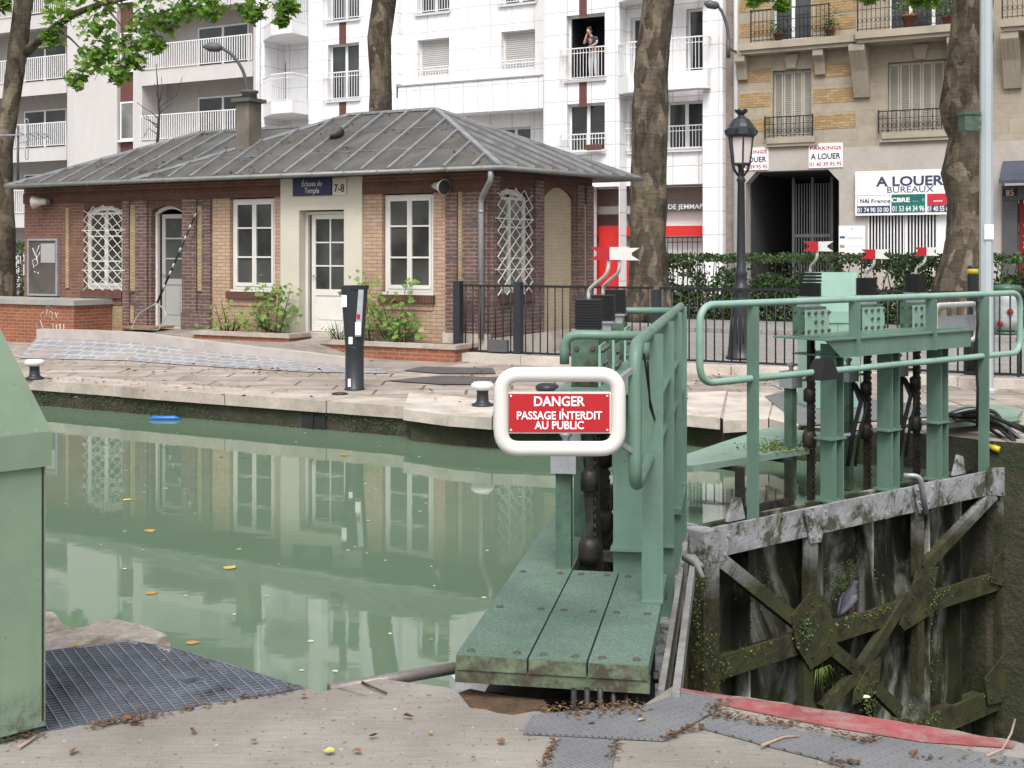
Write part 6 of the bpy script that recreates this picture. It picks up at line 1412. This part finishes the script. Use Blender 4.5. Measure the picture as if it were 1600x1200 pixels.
# --- loggia building on the other side of the house roof
tl = 40.2; lb = thing('apartment_building', 'grey loggia apartment building with long white railings and a red brown window strip', 'building', CAN.p(sx(150, tl), tl, .12))
fl = [.5, 3.55, 6.62, 9.70, 12.8, 15.9, 19.0]
q = MB(); LX0 = sx(-160, tl)
for xa, xb in ((105, 183), (208, 222), (396, 404)): q.box(CAN, sx(xa, tl), sx(xb, tl), tl, tl+1.9, .12, ZT+.6)
q.box(CAN, LX0-.5, LX0, tl, tl+1.9, .12, ZT+.6); q.build('pier', m_concrete_wh, lb)
q = MB(); q.box(CAN, LX0, sx(105, tl), tl+1.5, tl+1.9, .12, ZT); q.box(CAN, sx(222, tl), sx(396, tl), tl+1.5, tl+1.9, .12, ZT); q.build('loggia_wall', m_loggia, lb)
for xa, xb in ((-160, 105), (222, 396)):
    a, b = sx(xa, tl), sx(xb, tl)
    for f in fl:
        q = MB(); q.box(CAN, a, b, tl-.02, tl+1.5, f-.34, f-.02); q.box(CAN, a, b, tl-.05, tl-.021, f-.62, f+.02); q.build('balcony_slab', m_concrete_wh, lb)
        frail(lb, a+.02, b-.02, f+.05, 1.10, tl-.09, False, .13, second=False, bar=.035)
        for u0, u1 in ([(.30, .76)] if xb > 200 else [(.62, .86), (.94, .985)]):
            x0, x1 = a+(b-a)*u0, a+(b-a)*u1; fwindow(lb, x0, x1, f, f+2.0, tl+1.46, 'glass', 2, 0.0, sill=False)
        if xb > 200: q = MB(); q.box(CAN, a+(b-a)*.82, a+(b-a)*.95, tl+1.46, tl+1.49, f, f+2.1); q.build('shutter', m_shutter_grey, lb)
q = MB(); a, b = sx(183, tl), sx(208, tl); q.box(CAN, a, b, tl+.2, tl+.5, .12, ZT); q.build('red_brown_strip', m_brown_panel, lb)
for f in fl: fwindow(lb, a+.08, b-.05, f+.15, f+1.85, tl+.1, 'glass', 1, .0, sill=True, glassm=m_glass_grey)

# --- stone building with brick bands
tS = 39.2; cb = thing('apartment_building', 'limestone apartment building with yellow brick bands and closed grey shutters', 'building', CAN.p(sx(1300, tS), tS, .12))
SE = sx(1760, tS); zg = 5.05
gar = (sx(1165, tS), sx(1311, tS), .12, 4.38); off_ = (sx(1355, tS), sx(1480, tS), 1.2, 3.95); shp = (sx(1566, tS), SE-.5, .12, 4.2)
q = MB(); fwall(q, sx(1151, tS), SE, .12, zg, tS, .5, [gar, off_, shp], 0); q.build('ground_floor_wall', m_render_pale, cb)
F1S, F2S, F3S = 5.45, 8.55, 11.7
w1s = [(sx(1207, tS), sx(1268, tS)), (sx(1387, tS), sx(1492, tS)), (sx(1640, tS), sx(1710, tS))]
ops = [(a, b, f, f+2.15) for a, b in w1s for f in (F1S, F2S, F3S, F3S+3.1)]
q = MB(); fwall(q, sx(1151, tS), SE, zg, ZT, tS, .5, ops, 0); q.build('upper_wall', b_ashlar, cb)
for f in (F1S, F2S, F3S, F3S+3.1):
    for z in (.10, .92, 1.72):
        for xa, xb in ((1156, 1204), (1270, 1337)): bb = MB(); bb.box(CAN, sx(xa, tS), sx(xb, tS), tS-.012, tS-.001, f+z+.1, f+z+.55); bb.build('brick_band', b_yelfar, cb)
    if f > F1S: bb = MB(); bb.box(CAN, sx(1274, tS), sx(1340, tS), tS-.014, tS-.0125, f+.75, f+2.2); bb.build('brick_band', b_yelfar, cb)
for i, (a, b) in enumerate(w1s):
    q = MB(); y = tS+.16; n = 4 if i == 0 else 6
    for k in range(n):
        x0, x1 = a+(b-a)*k/n+.01, a+(b-a)*(k+1)/n-.01; z0, z1 = F1S+.02, F1S+2.13
        q.box(CAN, x0, x0+.05, y, y+.035, z0, z1, 1); q.box(CAN, x1-.05, x1, y, y+.035, z0, z1, 1); q.box(CAN, x0+.05, x1-.05, y, y+.035, z0, z0+.08, 1); q.box(CAN, x0+.05, x1-.05, y, y+.035, z1-.08, z1, 1)
        m_ = int((z1-z0-.16)/.06)
        for j in range(m_): z = z0+.08+(z1-z0-.16)*j/m_; q.yz(CAN, [(y+.006, z), (y+.03, z+.055), (y+.034, z+.05), (y+.01, z-.004)], x0+.05, x1-.05, 0)
    q.box(CAN, a, b, y+.05, y+.07, F1S, F1S+2.15, 0); sh = q.build('louvred_shutter', [m_shutter_wood, m_shutter_lt], cb)
    q = MB(); q.box(CAN, a-.15, b+.15, tS-.14, tS+.16, F1S-.20, F1S-.01); q.box(CAN, a-.22, b+.22, tS-.10, tS-.001, F1S-.30, F1S-.201); q.build('window_sill', m_limestone, cb)
    for f in (F2S, F3S, F3S+3.1): fwindow(cb, a, b, f, f+2.15, tS, 'glass', 2 if i == 0 else 3, .2, sill=False)
def ironrail(a, b, z0, h, t, scroll=True):
    q = MB(); q.box(CAN, a, b, t-.02, t+.02, z0+h-.03, z0+h); q.box(CAN, a, b, t-.01, t+.01, z0+.04, z0+.06); q.box(CAN, a, b, t-.01, t+.01, z0+h*.62, z0+h*.62+.018); n = int((b-a)/.13)
    for k in range(n+1): x = a+(b-a)*k/n; q.box(CAN, x-.008, x+.008, t-.008, t+.008, z0, z0+h-.03)
    if scroll:
        for k in range(n):
            x = a+(b-a)*(k+.5)/n; q.tube([CAN.p(x+.05*math.cos(c), t, z0+h*.3+.07*math.sin(c)) for c in [6.283*j/8 for j in range(8)]], .007, 4, closed=True)
    for x in (a, b): q.box(CAN, x-.018, x+.018, t-.018, t+.018, z0-.03, z0+h+.03); q.box(CAN, x-.01, x+.01, t+.018, t+.2, z0+h-.05, z0+h-.03)
    q.build('iron_railing', m_black_paint, cb)
ironrail(sx(1197, tS), sx(1271, tS), F1S+.0, .66, tS-.12); ironrail(sx(1374, tS), sx(1494, tS), F1S+.0, .66, tS-.12); ironrail(sx(1630, tS), sx(1720, tS), F1S, .66, tS-.12)
for f in (F2S, F3S, F3S+3.1):
    for xa, xb, dep in ((1153, 1334, .55), (1336, 1512, .95), (1562, 1750, .95)):
        q = MB(); a, b = sx(xa, tS-dep), sx(xb, tS-dep); q.box(CAN, a, b, tS-dep, tS-.001, f-.30, f-.08); q.box(CAN, a+.06, b-.06, tS-dep+.08, tS-.001, f-.42, f-.30); q.build('balcony_slab', m_limestone, cb, bevel=.015)
        ironrail(a+.06 if xa != 1153 else sx(1172, tS-dep), b-.08 if xa != 1153 else sx(1294, tS-dep), f-.06, 1.02, tS-dep+.08)
        for x in ((1348, 1500) if xa == 1336 else (1583, 1735) if xa == 1562 else (1283, 1162)):
            q = MB(); c = sx(x, tS); w_ = .24 if dep > .6 else .16; d = dep-.12; H_ = 1.55 if dep > .6 else .75
            q.yz(CAN, [(tS-.002, f-.43), (tS-d, f-.43), (tS-d, f-.62), (tS-d*.55, f-.43-H_*.5), (tS-.12, f-.43-H_), (tS-.002, f-.43-H_)], c-w_, c+w_)
            for k in (-1, 0, 1): q.yz(CAN, [(tS-d-.012, f-.66), (tS-d*.55-.012, f-.43-H_*.5), (tS-.13, f-.40-H_), (tS-.11, f-.40-H_), (tS-d*.5, f-.43-H_*.5), (tS-d+.02, f-.66)], c+k*w_*.55-.025, c+k*w_*.55+.025)
            q.build('stone_console', m_limestone, cb, bevel=.01)
for i, (a, b) in enumerate(w1s): 
    q = MB(); c = (a+b)/2; q.xz(CAN, [(c-.14, F1S+2.18), (c+.14, F1S+2.18), (c+.24, F1S+2.62), (c-.24, F1S+2.62)], tS-.10, tS-.001); q.build('keystone', m_limestone, cb)
# garage passage
q = MB(); a, b = gar[0], gar[1]; q.box(CAN, a, a+.02, tS+.5, tS+7, .12, 4.38); q.box(CAN, b-.02, b, tS+.5, tS+7, .12, 4.38); q.box(CAN, a, b, tS+7, tS+7.1, .12, 4.38); q.box(CAN, a, b, tS+.5, tS+7, 4.36, 4.42); q.build('garage_passage', m_dgrey, cb)
q = MB(); q.xz(CAN, [(b, 4.38), (b-.35, 4.38), (b, 4.0)], tS, tS+.5); q.build('corner_corbel', m_render_pale, cb); q = MB(); q.xz(CAN, [(a, 4.38), (a+.35, 4.38), (a, 4.0)], tS, tS+.5); q.build('corner_corbel', m_render_pale, cb)
q = MB(); g0, g1 = sx(1240, tS+.9), sx(1300, tS+.9); t = tS+.9
q.box(CAN, g0, g1, t-.03, t+.03, 2.25, 2.36); q.box(CAN, g0, g1, t-.03, t+.03, .14, .24)
for k in range(15): x = g0+(g1-g0)*k/14; q.box(CAN, x-.016, x+.016, t-.016, t+.016, .14, 4.0)
for x in (g0, (g0+g1)/2, g1): q.box(CAN, x-.04, x+.04, t-.04, t+.04, .12, 4.2)
q.build('garage_gate', m_dgrey, cb)
q = MB(); q.box(CAN, sx(1174, tS+6.9), sx(1200, tS+6.9), tS+6.9, tS+6.95, .12, 2.3); q.build('garage_door', M('bluish_grey_door', (.10, .11, .13), .6), cb)
q = MB(); q.box(CAN, off_[0], off_[1], tS+.3, tS+.32, off_[2], off_[3]); q.build('dark_pane', m_glass_far, cb)
q = MB(); y = tS+.06
for k in range(22): x = off_[0]+.03+(off_[1]-off_[0]-.35)*k/21; q.box(CAN, x-.02, x+.02, y, y+.03, off_[2], off_[3])
q.box(CAN, off_[0], off_[1], y-.01, y+.04, 2.92, 2.99); q.box(CAN, (off_[0]+off_[1])/2-.06, (off_[0]+off_[1])/2+.0, y-.01, y+.04, off_[2], off_[3]); q.box(CAN, off_[0], off_[0]+.05, y-.01, y+.04, off_[2], off_[3]); q.box(CAN, off_[1]-.30, off_[1], y-.01, y+.04, off_[2], off_[3])
q.build('window_bars', m_rail_white, cb)
q = MB(); q.box(CAN, off_[0]-.1, off_[1]+.1, tS-.05, tS-.001, 3.98, 4.12)
for k in range(20): x = off_[0]+(off_[1]-off_[0])*k/20; q.box(CAN, x, x+.06, tS-.07, tS-.051, 4.02, 4.10)
q.build('dentil_lintel', m_brown_panel, cb)
q = MB(); a = shp[0]; q.box(CAN, a, SE-.5, tS+.25, tS+.3, .12, 3.2); q.build('shop_glass', m_glass_far, cb)
q = MB(); q.box(CAN, a, a+.42, tS-.06, tS+.25, .12, 3.3); q.box(CAN, a, SE-.5, tS-.1, tS+.24, 3.3, 3.72); q.build('shop_frame', m_dgrey, cb)
q = MB(); q.box(CAN, a+.44, a+.56, tS+.18, tS+.245, .12, 3.3); q.build('red_strip', M('dark_red_strip', (.22, .02, .02), .5), cb)
q = MB(); q.yz(CAN, [(tS-.01, 4.45), (tS-.85, 3.85), (tS-.85, 3.75), (tS-.01, 4.35)], a+.02, SE-.6); q.build('awning', M('slate_awning', (.055, .065, .09), .5), cb)
q = MB(); x = sx(1588, tS); 
for txt, y in (('M', 362), ('JO', 381), ('M', 396)): q.text(CAN, txt, .40, x, tS+.245, sz(1590, y, tS), align='LEFT', sx=.9)
q.build('shop_lettering', m_sign_white, cb)
q = MB(); x = sx(1579, tS); q.box(CAN, x-.19, x+.19, tS-.13, tS-.101, 3.38, 3.66, 0); q.text(CAN, '85', .24, x, tS-.131, 3.43, mi=1); q.box(CAN, x-.17, x+.17, tS-.1315, tS-.1305, 3.40, 3.405, 1); q.box(CAN, x-.17, x+.17, tS-.1315, tS-.1305, 3.635, 3.64, 1); q.build('shop_number', [m_black, M('reddish_white', (.75, .5, .5), .5)], cb)

# --- signs on the stone building
def sign(x0, x1, y0, y1, t, name, lab, items, base=m_sign_white, th=.03, extra=None):
    a, b = sx(x0, t), sx(x1, t); m = (x0+x1)/2; z0, z1 = sz(m, y1, t), sz(m, y0, t); r = thing(name, lab, 'sign', CAN.p((a+b)/2, t, z0))
    q = MB(); q.box(CAN, a, b, t-th, t-.002, z0, z1); q.build('board', base, r)
    if extra:
        q = MB(); 
        for ex in extra[0]: q.box(CAN, a+(b-a)*ex[0], a+(b-a)*ex[1], t-th-.004, t-th-.0005, z0+(z1-z0)*ex[2], z0+(z1-z0)*ex[3], ex[4])
        q.build('colour_panel', extra[1], r)
    q = MB(); ms = []
    for txt, u, v, size, wdt, mat, bold in items:
        if mat not in ms: ms.append(mat)
        hgt = size*(z1-z0); n0 = len(q.v); q.text(CAN, txt, hgt/.73, a+(b-a)*u, t-th-.0045, z0+(z1-z0)*v, mi=ms.index(mat), bold=bold)
        xsn = [Vector(v_).dot(Vector((CAN.x.x, CAN.x.y, 0))) for v_ in q.v[n0:]]; cur = max(xsn)-min(xsn); k = wdt*(b-a)/cur; cc = a+(b-a)*u; mid = (max(xsn)+min(xsn))/2
        for i in range(n0, len(q.v)):
            v_ = Vector(q.v[i]); d = v_.dot(Vector((CAN.x.x, CAN.x.y, 0))); q.v[i] = tuple(v_+Vector((CAN.x.x, CAN.x.y, 0))*((d-mid)*k+cc-d))
    q.build('lettering', ms, r); return r
m_txt_red = M('sign_red_ink', (.50, .03, .05), .6, bump=0); m_txt_ink = M('sign_dark_ink', (.035, .04, .06), .6, bump=0); m_txt_navy = M('sign_navy_ink', (.045, .055, .12), .6, bump=0)
park = [('PARKINGS', .5, .74, .15, .92, m_txt_red, .015), ('A LOUER', .5, .36, .24, .88, m_txt_ink, .02), ('01 40 39 95 95', .5, .07, .17, .94, m_txt_red, .01)]
sign(1264, 1317, 224, 262, tS, 'parking_sign', 'white parking to let sign with red telephone number above the garage gate', park)
sign(1151, 1201, 231, 266, tS, 'parking_sign', 'white parking to let sign half hidden behind the lantern', park)
m_teal = M('sign_teal', (.012, .15, .13), .5, bump=0)
sign(1337, 1481, 266, 336, tS-.08, 'letting_sign', 'large white office to let sign with coloured agency panels below', [
    ('A LOUER', .595, .655, .215, .73, m_txt_navy, .03), ('BUREAUX', .605, .50, .145, .50, m_txt_navy, 0), ('France', .285, .283, .085, .21, m_txt_ink, .012), ('NAI', .105, .283, .10, .10, m_txt_ink, .02),
    ('01 74 90 50 00', .197, .075, .105, .345, m_sign_white, .012), ('CBRE', .50, .29, .10, .20, m_sign_white, .03), ('01 53 64 34 96', .583, .085, .125, .345, m_sign_white, .012), ('01 40 55 60', .91, .075, .12, .25, m_sign_white, .01), ('www', .90, .28, .05, .10, m_sign_white, .02)], th=.05,
    extra=([(.02, .385, .05, .215, 0), (.40, .765, .05, .46, 1), (.785, .995, .215, .46, 2), (.785, .995, .05, .212, 0), (.02, .385, .45, .456, 0), (.02, .0245, .216, .449, 0), (.3805, .385, .216, .449, 0), (.63, .70, .30, .306, 3), (.735, .755, .30, .36, 3), (.118, .124, .285, .38, 2)], [m_txt_navy, m_teal, m_txt_red, m_sign_white]))
q_ = sign(1311, 1352, 353, 402, tS, 'wall_notice', 'white wall notice with small coloured emblems beside the barred window', [('2', .5, .88, .06, .05, m_txt_ink, .02)], extra=([(.04, .24, .60, .68, 0), (.04, .22, .30, .40, 1), (.04, .22, .12, .18, 2), (.30, .92, .62, .635, 3), (.30, .92, .58, .595, 3), (.30, .92, .33, .345, 3), (.30, .92, .13, .145, 3)], [M('emblem_blue', (.04, .12, .4), .5), M('emblem_tan', (.4, .33, .2), .5), m_txt_red, M('grey_print', (.45, .45, .47), .6)]))
# flower pots on the stone balcony
rp_ = random.Random(12)
for i, (x, y, dep, lab) in enumerate(((1216, 52, .55, 'terracotta pot with dark plant behind the iron railing above the garage'), (1297, 50, .55, 'red brown pot at the railing corner above the brick bands'), (1421, 34, .95, 'big terracotta pot with flowering plant on the upper stone balcony'), (1480, 22, .95, 'pot plant beside the lumpy trunk on the upper stone balcony'))):
    t = tS-dep+.25; p = CAN.p(sx(x, t), t, F2S-.08); r = thing('flower_pot', lab, 'flower pot', p, 'flower pots on the stone balconies'); k = 1.5 if i == 2 else 1
    q = MB(); q.lathe(p, [(.10*k, 0), (.15*k, .22*k), (.17*k, .22*k), (.17*k, .27*k), (.13*k, .27*k)], 14); q.build('pot', M('terracotta', (.22, .08, .05), .8, var=.15), r)
    q = MB()
    for j in range(140): 
        d = Vector((rp_.gauss(0, .16*k), rp_.gauss(0, .14*k), .27*k+abs(rp_.gauss(0, .25*k)))); leafpoly(q, p+d, Vector((rp_.gauss(0, .5), rp_.gauss(-.4, .5), 1)), Vector((rp_.uniform(-1, 1), rp_.uniform(-1, 1), rp_.uniform(-.5, 1))), rp_.uniform(.05, .10), 1, rp_.randrange(3))
    q.build('plant', m_shrub if i > 1 else m_hedge, r)
# street lights with curved arms
def armlight(pts, head, Y, lab, rad=.05):
    P = [A(x, y, Y) for x, y in pts]; r = thing('arm_street_light', lab, 'street light', P[0]); q = MB(); q.tube(rounded(P, .5, 6), rad, 8); q.build('arm', m_dgrey, r)
    h0, h1 = A(*head[0], Y), A(*head[1], Y); q = MB(); d = h1-h0; q.tube([h0, h0+d*.2, h0+d*.7, h1], [.05, .13, .14, .04], 10); q.build('lamp_head', m_dgrey, r); return r
armlight([(389,480),(389,150),(380,108),(362,84),(345,74)], [(348,75),(318,73)], 37, 'modern street light with curved arm rising behind the chimney')
r = armlight([(1138,90),(1139,62),(1135,35),(1126,14),(1119,8)], [(1124,10),(1100,5)], 40, 'modern street light on a curved wall arm at the corner of the white block')
q = MB(); p = A(1138, 76, 40); q.lathe(p+Vector((0, 0, -.30)), [(.07, 0), (.07, .6)], 8); q.bar(p, p+Vector((CAN.y.x, CAN.y.y, 0))*.8, .06); q.build('wall_box', m_dgrey, r)
# aerial at the end of the roof
Ya = 26.5; r = thing('tv_aerial', 'old television aerial on a mast at the far end of the house roof', 'aerial', A(28, 290, Ya)); q = MB(); q.tube([A(28, 290, Ya), A(28, 196, Ya)], .025, 6); q.build('mast', m_dgrey, r)
q = MB(); q.bar(A(0, 211, Ya-.2), A(80, 210, Ya+.3), .03); q.bar(A(30, 224, Ya), A(76, 213, Ya+.3), .02)
for x in (0, 12, 38, 50, 62, 72): q.tube([A(x, 211, Ya)+Vector((.0, -.3, .05)), A(x, 211, Ya)+Vector((.0, .3, -.05))], .008, 4)
q.tube(rounded([A(39, 186, Ya), A(44, 186, Ya), A(44, 249, Ya), A(40, 249, Ya), A(39, 186, Ya)], .05, 3), .012, 5); q.build('boom', m_grey_steel, r)

# ------------------------------------------------------------------ the person at the open balcony window
pt = tC-.02; ps_ = sx(926, pt); P0 = CAN.p(ps_, pt, F1); pr = thing('person', 'person in navy t-shirt and pale grey trousers leaning on the white balcony rail', 'person', P0)
PF = Fr(xy(P0), R(118.9), F1)
def skin(name, V, E, mat, par, root=0, lv=2):
    me = bpy.data.meshes.new(name); o0 = par.location
    me.from_pydata([tuple(PF.p(*v[:3])-o0) for v in V], E, []); ob = bpy.data.objects.new(name, me); C.objects.link(ob); ob.parent = par
    m = ob.modifiers.new('skin', 'SKIN'); m.use_smooth_shade = True
    sv = me.skin_vertices[0].data
    for i, v in enumerate(V): sv[i].radius = (v[3], v[4] if len(v) > 4 else v[3]); sv[i].use_root = (i == root)
    s_ = ob.modifiers.new('sub', 'SUBSURF'); s_.levels = lv; s_.render_levels = lv; me.materials.append(mat); return ob
m_skinp = M('warm_skin', (.50, .30, .21), .6, var=.06, bump=0)
V = [(0,.05,.93,.13,.10),(0,.02,1.12,.12,.09),(.0,-.05,1.32,.13,.09),(-.01,-.10,1.43,.07,.06),(-.03,-.15,1.50,.050),(-.05,-.19,1.56,.070,.082),(-.05,-.20,1.63,.080,.095),(-.05,-.185,1.70,.055,.07),
     (.17,-.07,1.38,.055),(.23,-.14,1.20,.042),(.12,-.24,1.10,.032),(.05,-.27,1.09,.024),(-.17,-.08,1.38,.055),(-.22,-.24,1.18,.042),(-.13,-.29,1.36,.032),(-.10,-.285,1.45,.024),
     (.09,.05,.86,.085),(.10,.02,.48,.055),(.10,.08,.09,.038),(.10,-.06,.03,.034),(-.09,.05,.86,.085),(-.08,-.02,.48,.055),(-.09,.06,.09,.038),(-.10,-.08,.03,.034),(-.06,-.285,1.60,.02)]
E = [(0,1),(1,2),(2,3),(3,4),(4,5),(5,6),(6,7),(2,8),(8,9),(9,10),(10,11),(2,12),(12,13),(13,14),(14,15),(0,16),(16,17),(17,18),(18,19),(0,20),(20,21),(21,22),(22,23),(6,24)]
for hb, dirs in ((11, [(-.06,-.03,-.02),(-.07,-.02,-.01),(-.075,.0,.0),(-.065,.02,.0),(-.02,-.05,.01)]), (15, [(.0,.01,.065),(.015,.01,.07),(.03,.005,.065),(-.015,.015,.055),(.035,-.01,.02)])):
    b = V[hb]
    for d in dirs: 
        V.append((b[0]+d[0]*.55, b[1]+d[1]*.55, b[2]+d[2]*.55, .010)); E.append((hb, len(V)-1)); V.append((b[0]+d[0], b[1]+d[1], b[2]+d[2]-.008, .008)); E.append((len(V)-2, len(V)-1))
skin('body', V, E, m_skinp, pr)
m_navy = M('navy_cotton', (.035, .045, .085), .9, var=.15, bump=.1); m_trs = M('pale_grey_cotton', (.50, .50, .53), .9, var=.1, bump=.1)
skin('t_shirt', [(0,.05,.90,.15,.115),(0,.02,1.12,.14,.105),(0,-.05,1.32,.15,.105),(-.01,-.09,1.41,.09,.075),(.17,-.07,1.38,.072),(.215,-.12,1.26,.06),(-.17,-.08,1.38,.072),(-.205,-.18,1.27,.06)], [(0,1),(1,2),(2,3),(2,4),(4,5),(2,6),(6,7)], m_navy, pr)
skin('trousers', [(0,.05,.96,.145,.11),(0,.05,.86,.14,.11),(.09,.05,.80,.10),(.10,.02,.48,.075),(.10,.08,.09,.065),(-.09,.05,.80,.10),(-.08,-.02,.48,.075),(-.09,.06,.09,.065)], [(0,1),(1,2),(2,3),(3,4),(1,5),(5,6),(6,7)], m_trs, pr)
skin('hair', [(-.05,-.15,1.66,.075,.085),(-.05,-.18,1.71,.07,.075),(-.05,-.13,1.60,.05,.06)], [(0,1),(0,2)], M('brown_hair', (.10, .055, .035), .7), pr)
